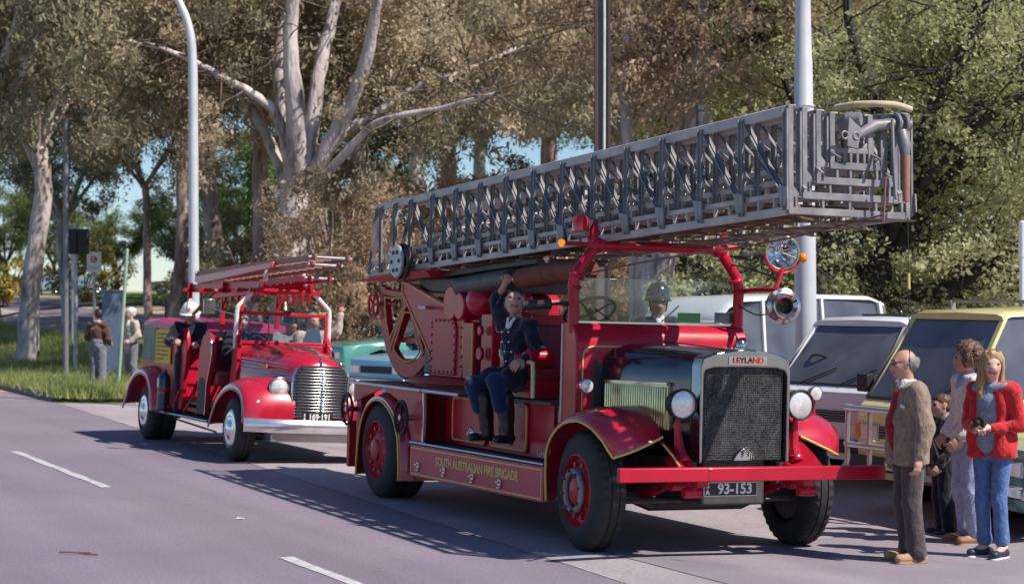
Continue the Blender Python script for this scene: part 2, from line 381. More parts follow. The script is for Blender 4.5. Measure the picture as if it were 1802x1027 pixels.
def blade_field(name, n, ufun, h0, h1, m, label, wid=0.012, zoff=0.0):
    V = np.zeros((n*3, 3)); c = 0
    for i in range(n):
        u, v = ufun(); h = random.uniform(h0, h1)*random.uniform(0.5, 1); p = uv(u, v, gz(u, v)+zoff)
        a = random.uniform(0, 6.283); dx, dy = math.cos(a)*wid, math.sin(a)*wid
        lx, ly = random.gauss(0, 0.35)*h, random.gauss(0, 0.35)*h
        V[c] = (p.x-dx, p.y-dy, p.z); V[c+1] = (p.x+dx, p.y+dy, p.z); V[c+2] = (p.x+lx, p.y+ly, p.z+h); c += 3
    me = bpy.data.meshes.new(name); me.vertices.add(n*3); me.vertices.foreach_set('co', V.ravel())
    me.loops.add(n*3); me.loops.foreach_set('vertex_index', np.arange(n*3)); me.polygons.add(n)
    me.polygons.foreach_set('loop_start', np.arange(n)*3); me.polygons.foreach_set('loop_total', np.full(n, 3)); me.update(); me.validate()
    me.materials.append(m); o = bpy.data.objects.new(name, me); COL.objects.link(o)
    tag(o, label, 'grass', kind='stuff'); return o

def leaf_mat(name, c1, c2, c3, transl=0.35, rough=0.45, scale=0.35):
    """leaf colour varies from leaf to leaf and from bough to bough"""
    m = bpy.data.materials.new(name); m.use_nodes = True; t = m.node_tree; n = t.nodes; L = t.links
    b = n['Principled BSDF']; out = n['Material Output']
    g = n.new('ShaderNodeNewGeometry'); r = n.new('ShaderNodeValToRGB')
    e = r.color_ramp.elements; e[0].position = 0.0; e[0].color = (*c1, 1); e[1].position = 1.0; e[1].color = (*c3, 1); k = e.new(0.55); k.color = (*c2, 1)
    tc = n.new('ShaderNodeTexCoord'); no = n.new('ShaderNodeTexNoise'); no.inputs['Scale'].default_value = scale; no.inputs['Detail'].default_value = 2
    L.new(tc.outputs['Object'], no.inputs[0])
    ma = n.new('ShaderNodeMath'); ma.operation = 'MULTIPLY_ADD'; ma.inputs[1].default_value = 0.5
    m2 = n.new('ShaderNodeMath'); m2.operation = 'MULTIPLY_ADD'; m2.inputs[1].default_value = 1.9; m2.inputs[2].default_value = -0.66
    L.new(no.outputs['Fac'], m2.inputs[0]); L.new(g.outputs['Random Per Island'], ma.inputs[0]); L.new(m2.outputs[0], ma.inputs[2])
    L.new(ma.outputs[0], r.inputs[0]); L.new(r.outputs[0], b.inputs['Base Color']); b.inputs['Roughness'].default_value = rough; b.inputs['Specular IOR Level'].default_value = 0.22
    tr = n.new('ShaderNodeBsdfTranslucent'); L.new(r.outputs[0], tr.inputs[0])
    mx = n.new('ShaderNodeMixShader'); mx.inputs[0].default_value = transl
    L.new(b.outputs[0], mx.inputs[1]); L.new(tr.outputs[0], mx.inputs[2]); L.new(mx.outputs[0], out.inputs[0])
    MATS[name] = m; return m
M_BLADE = leaf_mat('verge_grass_blades', (0.20, 0.26, 0.07), (0.38, 0.43, 0.16), (0.62, 0.56, 0.33), 0.55, 0.6, 0.6)
def verge_uv():
    while True:
        u = -24.9-random.random()**1.6*40+random.expovariate(4); v = random.uniform(-0.30, 5.4)-random.expovariate(14)
        if u < -24.0: return u, v
blade_field('verge_grass', 90000, verge_uv, 0.14, 0.42, M_BLADE, 'long rough green grass on the kerbside verge', 0.016, 0.10)
def lawn_uv():
    y = random.uniform(60, 120); x = random.uniform(-0.27, -0.11)*y
    return to_uv((x, y))
M_BLADE2 = leaf_mat('lawn_blades', (0.12, 0.22, 0.05), (0.20, 0.29, 0.08), (0.33, 0.36, 0.14), 0.5, 0.6, 0.1)
def lawn2():
    while True:
        u, v = lawn_uv()
        if v > 15.2: return u, v
blade_field('lawn_grass', 30000, lawn2, 0.06, 0.16, M_BLADE2, 'short green park lawn grass behind the side road', 0.03, 0.0)
# fallen twig and scraps on the road
tw = MB(); q = ground_pt = None
def gp(x, y, z=0.0):
    t = (CAM_H-z)*3500/(y-513.5); return Vector(((x-901)*t/3500, t, z))
a, b_ = gp(105, 973), gp(172, 978)
tw.tube(smooth_path([a+Vector((0,0,.012)), a.lerp(b_, .3)+Vector((0,-.02,.02)), a.lerp(b_, .6)+Vector((0,.03,.015)), b_+Vector((0,0,.012))], 4), [0.006]*6+[0.009]*4+[0.006]*3, 6)
tw.tube([a.lerp(b_, .55)+Vector((0,0.01,.015)), a.lerp(b_, .75)+Vector((0,.07,.02))], 0.005, 5)
tag(tw.build('fallen_twig', mat('twig_bark', (0.22, 0.08, 0.05), 0.8)), 'thin red-brown twig lying on the road', 'twig')
for (x, y, l) in ((423, 913, 'pale paper scrap on the road between the centre line and the ladder shadow'),):
    c = gp(x, y); s = MB(); s.add([c+Vector((-.04,-.012,.006)), c+Vector((.03,-.02,.010)), c+Vector((.04,.02,.008)), c+Vector((-.03,.02,.014)), c+Vector((-.04,-.012,.009)), c+Vector((.03,-.02,.013)), c+Vector((.04,.02,.011)), c+Vector((-.03,.02,.017))],
        [(0,1,2,3),(4,5,6,7),(0,1,5,4),(1,2,6,5),(2,3,7,6),(3,0,4,7)])
    tag(s.build('paper_scrap', WHITEP), l, 'litter')
# ------------------------------------------------------------ trees
def bark_mat(name, c1, c2, c3, sc=2.0):
    m = bpy.data.materials.new(name); m.use_nodes = True; t = m.node_tree; n = t.nodes; L = t.links; b = n['Principled BSDF']
    tc = n.new('ShaderNodeTexCoord'); mp = n.new('ShaderNodeMapping'); mp.inputs['Scale'].default_value = (1, 1, 0.22); L.new(tc.outputs['Object'], mp.inputs[0])
    a = n.new('ShaderNodeTexNoise'); a.inputs['Scale'].default_value = sc; a.inputs['Detail'].default_value = 6; a.inputs['Roughness'].default_value = 0.7; L.new(mp.outputs[0], a.inputs[0])
    r = n.new('ShaderNodeValToRGB'); e = r.color_ramp.elements; e[0].position = 0.36; e[0].color = (*c1, 1); e[1].position = 0.62; e[1].color = (*c3, 1); k = e.new(0.47); k.color = (*c2, 1)
    L.new(a.outputs['Fac'], r.inputs[0]); L.new(r.outputs[0], b.inputs['Base Color']); b.inputs['Roughness'].default_value = 0.85
    bp = n.new('ShaderNodeBump'); bp.inputs['Strength'].default_value = 0.7; bp.inputs['Distance'].default_value = 0.05
    a2 = n.new('ShaderNodeTexNoise'); a2.inputs['Scale'].default_value = sc*6; a2.inputs['Detail'].default_value = 4; L.new(mp.outputs[0], a2.inputs[0])
    L.new(a2.outputs['Fac'], bp.inputs['Height']); L.new(bp.outputs[0], b.inputs['Normal']); MATS[name] = m; return m
B_GUM = bark_mat('pale_gum_bark', (0.20, 0.15, 0.14), (0.46, 0.40, 0.40), (0.68, 0.61, 0.60), 2.6)
B_DARK = bark_mat('dark_elm_bark', (0.014, 0.012, 0.012), (0.03, 0.026, 0.025), (0.06, 0.05, 0.045), 4)
B_BROWN = bark_mat('brown_gum_bark', (0.14, 0.09, 0.08), (0.30, 0.21, 0.19), (0.50, 0.40, 0.38), 3)
B_TWIG = bark_mat('twig_bark_brown', (0.06, 0.04, 0.03), (0.12, 0.085, 0.07), (0.20, 0.15, 0.13), 4)
L_GUM = leaf_mat('gum_leaves', (0.18, 0.175, 0.11), (0.47, 0.395, 0.265), (0.75, 0.61, 0.45), 0.5, 0.5)
L_GUMR = leaf_mat('gum_leaves_russet', (0.20, 0.17, 0.11), (0.52, 0.385, 0.27), (0.76, 0.56, 0.45), 0.5, 0.5)
L_GUMD = leaf_mat('gum_leaves_dark', (0.105, 0.12, 0.08), (0.30, 0.285, 0.18), (0.58, 0.48, 0.34), 0.45, 0.5)
L_ELM = leaf_mat('elm_leaves', (0.18, 0.20, 0.085), (0.46, 0.47, 0.225), (0.70, 0.68, 0.42), 0.55, 0.5)
L_GREEN = leaf_mat('park_tree_leaves', (0.05, 0.085, 0.03), (0.15, 0.20, 0.065), (0.29, 0.34, 0.12), 0.4, 0.5)
L_YEL = leaf_mat('wattle_blossom', (0.12, 0.15, 0.04), (0.30, 0.25, 0.06), (0.52, 0.40, 0.10), 0.3, 0.6)

def leaf_mesh(name, centres, radii, per, size, m, hang=0.5, aspect=0.42, mean=None, r=None, hollow=0.55):
    """leaf-sized faces spread through clumps; each clump an ellipsoid round a twig end"""
    r = r or np.random.default_rng(3)
    C = np.asarray(centres, float); n = len(C); rad = np.asarray(radii, float).reshape(n, -1)
    if rad.shape[1] == 1: rad = np.repeat(rad, 3, 1)*np.array([1, 1, 0.75])
    cnt = np.full(n, per) if np.isscalar(per) else np.asarray(per)
    idx = np.repeat(np.arange(n), cnt); N = len(idx)
    d = r.normal(size=(N, 3)); d /= np.linalg.norm(d, axis=1)[:, None]
    q = r.random(N)**hollow
    P = C[idx]+d*q[:, None]*rad[idx]
    ax = r.normal(size=(N, 3)); ax[:, 2] -= hang*1.6; ax /= np.linalg.norm(ax, axis=1)[:, None]
    h = r.normal(size=(N, 3)); s = np.cross(ax, h); s /= np.linalg.norm(s, axis=1)[:, None]+1e-9
    L = size*np.clip(r.lognormal(-.05, .42, N), .4, 2.2)[:, None]; W = L*aspect*(.7+.6*r.random(N))[:, None]
    V = np.empty((N, 4, 3)); V[:, 0] = P-ax*L/2; V[:, 1] = P+s*W/2; V[:, 2] = P+ax*L/2; V[:, 3] = P-s*W/2
    me = bpy.data.meshes.new(name); me.vertices.add(N*4); me.vertices.foreach_set('co', V.ravel()); me.loops.add(N*4)
    me.loops.foreach_set('vertex_index', np.arange(N*4)); me.polygons.add(N); me.polygons.foreach_set('loop_start', np.arange(N)*4); me.polygons.foreach_set('loop_total', np.full(N, 4))
    me.update(); me.materials.append(m); return me

class Wood:
    def __init__(s, seed): s.mb = MB(); s.tips = []; s.segs = []; s.r = random.Random(seed)
    def limb(s, pts, r0, r1, n=9, wob=0.05):
        pts = smooth_path(pts, 5); k = len(pts); ln = sum((pts[i+1]-pts[i]).length for i in range(k-1))
        for i in range(1, k-1): pts[i] = pts[i]+Vector((s.r.gauss(0,1), s.r.gauss(0,1), s.r.gauss(0,.5)))*wob*ln/k
        rs = [(r0+(r1-r0)*(i/(k-1))**0.85)*(1+s.r.uniform(-.06, .06)) for i in range(k)]
        s.mb.tube(pts, rs, n); return pts
    def spray(s, p, d, ln, r, depth, spread=0.8, up=0.1, n=3):
        """a branch that forks until the twigs carry leaves"""
        d = Vector(d).normalized(); pts = [Vector(p)]
        for i in range(3):
            d = (d+Vector((s.r.gauss(0, .22), s.r.gauss(0, .22), s.r.gauss(0, .16)+up*.3))).normalized(); pts.append(pts[-1]+d*ln/3)
        mine = []; s.segs.append((pts, r, 5 if depth > 1 else 4, mine))
        if depth <= 0: s.tips += [pts[-1], pts[2]]; mine += [pts[-1], pts[2]]; return mine
        for j in range(n):
            at = pts[3] if j == 0 else pts[s.r.choice((1, 2, 3))]
            dd = (d+Vector((s.r.gauss(0, spread), s.r.gauss(0, spread), s.r.gauss(0, spread*.7)+up))).normalized()
            mine += s.spray(at, dd, ln*s.r.uniform(.62, .85), r*.55, depth-1, spread, up, n)
        return mine

def finish_tree(wd, name, base, label, bark, leaf, crad, per, size, hang, cat='tree', group=None, extra=None, rz=0, drop=0.0, aspect=0.42, seed=1):
    t = empty(name, base, rz); tag(t, label, cat, group)
    kept = [p for p in wd.tips if wd.r.random() >= drop]; ids = {id(p) for p in kept}
    wd.mb.cur = 1
    for pts, r_, n_, mine in wd.segs:
        if any(id(p) in ids for p in mine): wd.mb.tube(pts, [r_, r_*.85, r_*.7, r_*.5], n_)
    wd.mb.build('trunk', [bark, B_TWIG if bark is not B_DARK else B_DARK], t, sharp=180)
    tips = kept+[Vector(e) for e in (extra or [])]
    rr = np.random.default_rng(seed)
    me = leaf_mesh('crown', [tuple(p) for p in tips], [crad*wd.r.uniform(.6, 1.3) for _ in tips], per, size, leaf, hang, aspect, r=rr)
    mesh_obj('crown', me, t); return t
def copy_tree(t, base, rz, sc, label, group=None):
    c = t.copy(); COL.objects.link(c); c.location = base; c.rotation_euler = (0, 0, rz); c.scale = sc if isinstance(sc, tuple) else (sc,)*3
    c['label'] = label
    if group: c['group'] = group
    for ch in t.children:
        k = ch.copy(); COL.objects.link(k); k.parent = c
    return c
def rel(base, pts): return [p-base for p in pts]
def gb(x, Y): X = (x-901)*Y/3500; return Vector((X, Y, gzw(X, Y)))

# the great gum behind the two engines: limbs surveyed from the photograph, at its own distance
Y0 = 47.0; base = gb(520, Y0)
g = Wood(5)
def lp(*q): return [px(x, y, Y0+d)-base for x, y, d in q]
trunk = g.limb([(0,0,0)]+lp((515, 470, 0), (520, 385, 0), (524, 315, 0), (526, 268, 0)), .62, .30, 14, .02)
gl = [
 (lp((524, 350, 0), (505, 220, .3), (492, 130, .5), (500, 20, .6), (505, -80, 1)), .26, .12),
 (lp((524, 350, 0), (520, 200, -.6), (512, 100, -.8), (516, 10, -1), (530, -90, -1.5)), .28, .12),
 (lp((528, 350, 0), (552, 200, -.2), (566, 100, 0), (588, 20, .2), (600, -60, .4)), .23, .11),
 (lp((528, 355, 0), (590, 235, -.5), (630, 150, -1), (655, 60, -1.4), (668, -40, -2)), .23, .11),
 (lp((530, 350, 0), (600, 240, .6), (660, 200, .8), (730, 155, 1), (820, 125, 1.4), (920, 80, 2)), .15, .045),
 (lp((530, 360, 0), (640, 235, -1), (700, 205, -1.6), (780, 190, -2), (870, 165, -3)), .12, .04),
 (lp((520, 350, 0), (492, 215, -.4), (455, 172, -.6), (390, 135, -1), (300, 90, -1.4), (220, 70, -2)), .16, .045),
 (lp((518, 360, 0), (470, 240, 1.2), (420, 150, 2.4), (400, 60, 3), (390, -40, 3.4)), .16, .07)]
for pts, r0, r1 in gl:
    P = g.limb(pts, r0, r1, 10, .04)
    for i in range(int(len(P)*.45), len(P)):
        for _ in range(3):
            d = Vector((g.r.gauss(0, 1), g.r.gauss(0, 1), g.r.gauss(.1, .6)))
            g.spray(P[i], d, g.r.uniform(1.0, 2.0), .024, 1, .8, .05, 3)
# keep the pale limbs in the sun and in view: no leaf clumps between them and the light or the road
KEY = [Vector(p) for pts, r0, r1 in gl for p in smooth_path(pts, 3) if (base+Vector(p)).z < px(0, 70, Y0).z]+[Vector(p) for p in trunk]
def clear(tips, key, view, keep=.12, rad=.60, rr=random.Random(4)):
    out = []
    for t in tips:
        hit = False
        for k_ in key:
            d = t-k_
            for dirv in (SUN, view):
                a = d.dot(dirv)
                if -.3 < a < 9 and (d-dirv*a).length < rad: hit = True; break
            if hit: break
        if not hit or rr.random() < keep: out.append(t)
    return out
KEY1 = [Vector(p) for pts, r0, r1 in gl[:4] for p in smooth_path(pts, 4) if (base+Vector(p)).z < px(0, 60, Y0).z]+[Vector(p) for p in trunk]
g.tips = clear(g.tips, KEY1, (cam_o.location-base-Vector((0, 0, 6))).normalized(), .08, 1.0)
g.tips = clear(g.tips, KEY, (cam_o.location-base-Vector((0, 0, 5))).normalized())
HERO = finish_tree(g, 'gum_tree', base, 'massive pale-barked gum tree whose trunk forks into many limbs behind the engines', B_GUM, L_GUM, .55, 120, .11, .7, seed=2, drop=.05)

def gum(seed, h, r, fork=.45, nl=5, leaf=L_GUM, bark=B_GUM, crad=.75, per=90, size=.15, label='', name='gum_tree', base=(0,0,0), lean=(0,0), depth=2, hang=.7, spread=.8, group=None, spr=1.0):
    w_ = Wood(seed); rr = w_.r; b = Vector(base)
    top = Vector((lean[0]*h*fork, lean[1]*h*fork, h*fork))
    w_.limb([(0,0,0), (lean[0]*h*.1+rr.gauss(0,.1), 0, h*fork*.4), tuple(top*.8+Vector((rr.gauss(0,.15), 0, 0))), tuple(top)], r, r*.75, 11, .03)
    for i in range(nl):
        a = 6.283*i/nl+rr.uniform(-.4, .4); o = rr.uniform(.25, .75)*spr
        e = top+Vector((math.cos(a)*o*h*.38, math.sin(a)*o*h*.38, h*(1-fork)*rr.uniform(.6, 1)))
        mid = top.lerp(e, .5)+Vector((math.cos(a), math.sin(a), 0))*h*.04
        P = w_.limb([tuple(top*rr.uniform(.85, 1)), tuple(mid), tuple(e)], r*.45, r*.14, 8, .06)
        for q in P[3:]:
            for _ in range(2):
                w_.spray(q, (math.cos(a)*.5+rr.gauss(0, .8), math.sin(a)*.5+rr.gauss(0, .8), rr.gauss(.1, .6)), h*rr.uniform(.07, .13), r*.07, depth, spread, .05, 3)
    return finish_tree(w_, name, b, label, bark, leaf, crad, per, size, hang, group=group, seed=seed)
GRP = 'park trees behind the engines'
T1 = gum(21, 15, .30, .42, 6, L_GUMD, B_GUM, .8, 85, .16, 'dark-leaved gum with pale leaning trunk beside the small far street lamp', base=gb(45, 56), lean=(.06, 0), depth=1, spr=1.3)
T2 = gum(22, 17, .32, .35, 6, L_GUMR, B_GUM, .85, 85, .16, 'russet-leaved gum rising behind the middle of the raised ladder', base=gb(800, 62), lean=(-.03, 0), depth=1, spr=1.3)
T3 = gum(23, 14, .22, .5, 5, L_GUM, B_BROWN, .7, 80, .16, 'slim gum with a bare leaning trunk behind the white-helmeted crewman', base=gb(300, 64), lean=(.10, 0), depth=1)
# pale gum behind the cab whose limbs show above the ladder
Y1 = 44.0; base = gb(1160, Y1); g = Wood(9)
def lp(*q): return [px(x, y, Y1+d)-base for x, y, d in q]
g.limb([(0,0,0)]+lp((1150, 500, 0), (1172, 400, 0), (1200, 280, 0), (1232, 160, 0), (1245, 80, 0)), .44, .38, 12, .02)
g.limb([(-.5,.3,0)]+lp((1122, 480, .3), (1115, 330, .4), (1100, 180, .6), (1108, 40, .8), (1120, -90, 1)), .20, .10, 9, .04)
for pts, r0, r1 in [(lp((1240, 110, 0), (1215, 40, .2), (1195, -60, .4)), .17, .1), (lp((1243, 110, 0), (1240, 30, 0), (1238, -90, 0)), .25, .14), (lp((1246, 110, 0), (1285, 40, -.3), (1310, -60, -.6)), .20, .1), (lp((1246, 120, 0), (1320, 50, .4), (1375, -30, .8), (1420, -100, 1)), .17, .08), (lp((1236, 150, 0), (1190, 90, 1), (1120, 60, 2), (1020, 40, 3)), .11, .04)]:
    P = g.limb(pts, r0, r1, 9, .03)
    for q in P[len(P)//3:]:
        for _ in range(2): g.spray(q, (g.r.gauss(0, 1), g.r.gauss(0, 1), g.r.gauss(-.1, .7)), g.r.uniform(1, 2), .024, 1, .8, .0, 3)
finish_tree(g, 'gum_tree', base, 'pale twin-trunked gum standing behind the cab of the ladder truck', B_GUM, L_GUMR, .6, 95, .12, .7, seed=5, drop=.2)

# the spreading elm with a black trunk behind the vans
Y2 = 40.0; base = gb(1545, Y2); g = Wood(12)
def lp(*q): return [px(x, y, Y2+d)-base for x, y, d in q]
g.limb([(0,0,0)]+lp((1545, 540, 0), (1540, 490, 0), (1545, 455, 0)), .46, .40, 12, .02)
el = [
 (lp((1540, 470, 0), (1500, 440, -1), (1450, 425, -2), (1380, 440, -3), (1300, 450, -4)), .17, .05),
 (lp((1540, 480, 0), (1500, 475, .6), (1450, 470, 1.2), (1400, 480, 2)), .13, .05),
 (lp((1545, 470, 0), (1560, 390, .3), (1568, 300, .6), (1540, 180, .8), (1500, 60, 1), (1490, -60, 1.5)), .24, .08),
 (lp((1550, 470, 0), (1590, 420, -.4), (1620, 350, -.8), (1680, 300, -1.2), (1720, 180, -1.6), (1802, 90, -2)), .22, .07),
 (lp((1555, 470, 0), (1620, 400, .4), (1700, 365, .8), (1760, 420, 1.2), (1802, 470, 1.6)), .14, .05),
 (lp((1548, 500, 0), (1640, 520, -.8), (1690, 500, -1.2), (1740, 465, -1.6), (1830, 435, -2)), .19, .08),
 (lp((1545, 460, 0), (1500, 370, 1), (1440, 290, 2), (1390, 160, 3), (1340, 60, 3.5), (1300, -40, 4)), .18, .06),
 (lp((1550, 450, 0), (1610, 300, -1.5), (1640, 190, -2.2), (1700, 80, -3), (1760, -40, -3.5)), .2, .06),
 (lp((1620, 330, -1.5), (1700, 240, -2.5), (1790, 175, -3), (1880, 120, -3.5)), .11, .05)]
for pts, r0, r1 in el:
    P = g.limb(pts, r0, r1, 9, .06)
    for q in P[4:]:
        for _ in range(3): g.spray(q, (g.r.gauss(0, 1), g.r.gauss(0, 1), g.r.gauss(.15, .7)), g.r.uniform(.9, 1.8), .026, 1, .9, .1, 3)
g.tips = clear(g.tips, [Vector(p) for pts, r0, r1 in el for p in smooth_path(pts, 3)], (cam_o.location-base-Vector((0, 0, 4))).normalized(), .3, .42)
finish_tree(g, 'elm_tree', base, 'spreading elm with black trunk and fresh yellow-green leaves behind the vans', B_DARK, L_ELM, .50, 80, .080, .15, seed=7, drop=.22, aspect=.62)
T4 = gum(31, 12, .3, .3, 7, L_GREEN, B_DARK, .85, 70, .17, 'round green park tree far behind the men on the verge', name='park_tree', base=gb(205, 118), depth=1, hang=.2, spr=1.3); T4.scale = (.5, .5, .42)
T5 = gum(32, 13, .3, .3, 7, L_ELM, B_DARK, .75, 80, .14, 'fresh green tree filling the corner above the yellow van', name='elm_tree', base=gb(1790, 50), depth=1, hang=.2, spr=1.4)
# copies: the further park trees, each turned and scaled differently
far_trees = [
 (T1, -60, 44, 1.1, .9, 'dark gum overhanging the verge at the picture edge'), (T1, 118, 72, 4.0, .62, 'thin-crowned gum beyond the traffic signal'),
 (T3, 262, 66, 2.0, .7, 'small gum with bare twigs at the edge of the open sky'),
 (T1, 385, 68, 2.6, 1.15, 'dark gum directly behind the tall curved street lamp'), (T2, 640, 72, .5, 1.1, 'russet gum between the great gum and the ladder'),
 (T3, 445, 50, 1.2, .95, 'gum with flaking trunk close to the left of the great gum'), (T2, 960, 70, 2.2, 1.15, 'russet gum left of the steel power pole'), (T3, 985, 58, 4.0, 1.0, 'slim two-stemmed gum left of the steel power pole'),
 (T2, 1085, 80, 3.3, 1.2, 'tall russet gum right of the steel power pole'), (T1, 1290, 74, 5.0, 1.1, 'dark gum far behind the searchlight'), (T2, 1420, 68, 1.7, 1.05, 'russet gum behind the tall grey lamp pole'),
 (T5, 1440, 60, 2.4, .95, 'green tree behind the end of the ladder'), (T5, 1640, 64, .9, 1.05, 'green tree far behind the elm'), (T1, 740, 90, 1.9, 1.3, 'tall dark gum deep in the park behind the ladder'),
 (T2, 520, 95, .2, 1.3, 'tall russet gum deep in the park behind the great gum'), (T5, 1200, 92, 3.0, 1.2, 'green tree deep in the park behind the cab'), (T1, 1560, 95, 4.4, 1.3, 'tall dark gum deep in the park behind the elm'),
 (T5, 1760, 85, 5.1, 1.3, 'green tree deep in the park beyond the yellow van'), (T1, 860, 110, 3.9, 1.4, 'farthest dark gum behind the red turntable'), (T1, 1050, 112, 1.0, 1.4, 'farthest dark gum behind the steel power pole'), (T1, 1350, 115, 2.5, 1.4, 'farthest dark gum behind the searchlight'),
 (T4, 330, 105, .7, .5, 'round green tree far behind the white-helmeted crewman'), (T4, 95, 130, 1.9, .55, 'round green tree beyond the far parked cars'), (T4, 430, 112, 2.9, .8, 'round green tree far behind the engine with the wooden ladder'), (T4, 620, 120, 4.4, 1.2, 'round green tree far behind the teal sedan'),
 (T5, 1900, 62, 1.3, 1.0, 'green tree leaning into the picture at its right edge'), (T1, 1960, 88, 4.1, 1.2, 'dark gum at the far right edge behind the green trees'),
 (T4, 10, 120, 3.4, .55, 'round green tree at the far left of the park'), (T1, -10, 78, 3.4, 1.0, 'dark gum behind the leaning pale trunk'),
]
for t, x, Y, rz, sc, lab in far_trees: copy_tree(t, gb(x, Y), rz, sc, lab, GRP)

# shrubs: leaves to the ground
def shrub(name, base, rx, ry, h, leaf, label, n=60, per=70, size=.13, seed=1, crad=.34, hang=.3):
    w_ = Wood(seed); C = []
    for i in range(7):
        a = w_.r.uniform(0, 6.28); q = w_.r.uniform(.3, .8)
        w_.limb([(w_.r.gauss(0,.1), w_.r.gauss(0,.1), 0), (math.cos(a)*rx*q*.5, math.sin(a)*ry*q*.5, h*.4), (math.cos(a)*rx*q, math.sin(a)*ry*q, h*.8)], .05, .015, 5, .08)
    for i in range(n):
        d = Vector((w_.r.gauss(0,1), w_.r.gauss(0,1), w_.r.gauss(0,1))).normalized(); q = w_.r.random()**.4
        C.append(Vector((d.x*rx*q, d.y*ry*q, max(.15, h*.5+d.z*h*.52*q+w_.r.gauss(0,.12)))))
    w_.tips = []
    return finish_tree(w_, name, base, label, B_BROWN, leaf, crad, per, size, hang, cat='shrub', extra=C, seed=seed)
S1 = shrub('shrub', gb(590, 45), 2.1, 1.6, 4.3, L_GUMR, 'tall russet-tipped shrub behind the smaller engine and turntable', 120, 190, .085, 3, .40)
S2 = shrub('shrub', gb(730, 47), 2.0, 1.6, 4.6, L_GUMR, 'russet shrub behind the rear end of the ladder', 120, 180, .085, 4, .40)
S3 = shrub('shrub', gb(470, 58), 2.2, 1.6, 3.4, L_GUMD, 'dark green shrub at the foot of the flaking gum', 90, 160, .10, 5, .45)
def copy_shrub(s, x, Y, rz, sc, lab): return copy_tree(s, gb(x, Y), rz, sc, lab, 'shrubs along the park edge')
copy_shrub(S2, 860, 48, 2.0, (1, 1, .95), 'russet shrub behind the waving fireman')
copy_shrub(S1, 960, 52, 4.0, (1, 1, .9), 'russet shrub left of the steel power pole')
copy_shrub(S3, 640, 47, 1.0, (.8, .8, .85), 'dark shrub behind the teal sedan')
copy_shrub(S3, 390, 66, 3.0, (1, 1, .7), 'dark shrub behind the tall curved street lamp')
copy_shrub(S3, 1330, 62, 2.2, 1.0, 'dark shrub behind the searchlight')
copy_shrub(S2, 1080, 60, 1.2, .9, 'russet shrub behind the steering wheel')
copy_shrub(S3, 1680, 52, .6, (1.2, 1, .7), 'dark shrub under the elm behind the yellow van')
copy_shrub(S3, 1780, 58, 2.6, (1.2, 1, .8), 'dark shrub beside the white roadside post')
copy_shrub(S3, 1440, 70, 5.0, (1.2, 1, .8), 'dark shrub far behind the tall grey lamp pole')
copy_shrub(S3, 820, 75, 5.5, (1.3, 1, 1.0), 'dark shrub deep in the park behind the turntable')
for (x, Y, rz, sc, lab) in ((420, 72, .4, (1.5, 1.2, 1.2), 'dark shrub deep in the park left of the great gum'), (560, 70, 1.7, (1.6, 1.2, 1.35), 'dark shrub deep in the park right of the great gum'), (700, 66, 3.6, (1.6, 1.2, 1.4), 'dark shrub deep in the park above the turntable'), (930, 68, 4.6, (1.6, 1.2, 1.4), 'dark shrub deep in the park behind the middle of the ladder'), (1160, 72, 2.9, (1.6, 1.2, 1.5), 'dark shrub deep in the park behind the cab')):
    copy_shrub(S3, x, Y, rz, sc, lab)
for (x, Y, rz, sc, lab) in ((640, 62, 1.1, (1.3, 1.2, 1.25), 'russet shrub deep in the park behind the teal sedan'), (880, 60, 2.4, (1.4, 1.2, 1.25), 'russet shrub deep in the park behind the fireman')):
    copy_shrub(S1, x, Y, rz, sc, lab)
shrub('wattle_shrub', gb(150, 100), 2.6, 1.6, 3.6, L_YEL, 'yellow-flowering wattle far behind the red-lettered sign', 60, 60, .2, 8, .5)
shrub('wattle_shrub', gb(8, 92), 1.6, 1.2, 2.4, L_YEL, 'yellow-flowering wattle at the far left edge of the park', 50, 60, .2, 9, .4)
# ------------------------------------------------------------ the turntable-ladder truck
LT = vehicle('ladder_truck', OA, TH, R(1.5), -1.12)
tag(LT, 'big open-cab red fire truck with a long grey turntable ladder over its cab', 'fire truck')
def mk(name, m, bevel=0, parent=LT, sharp=38, seg=2):
    """with-less shorthand: returns (MB, finisher)"""
    mb = MB(); return mb, (lambda: mb.build(name, m, parent, bevel, sharp, seg))

def arc_pts(c, r, a0, a1, n): return [(c[0]+r*math.cos(R(a0+(a1-a0)*i/n)), c[1]+r*math.sin(R(a0+(a1-a0)*i/n))) for i in range(n+1)]

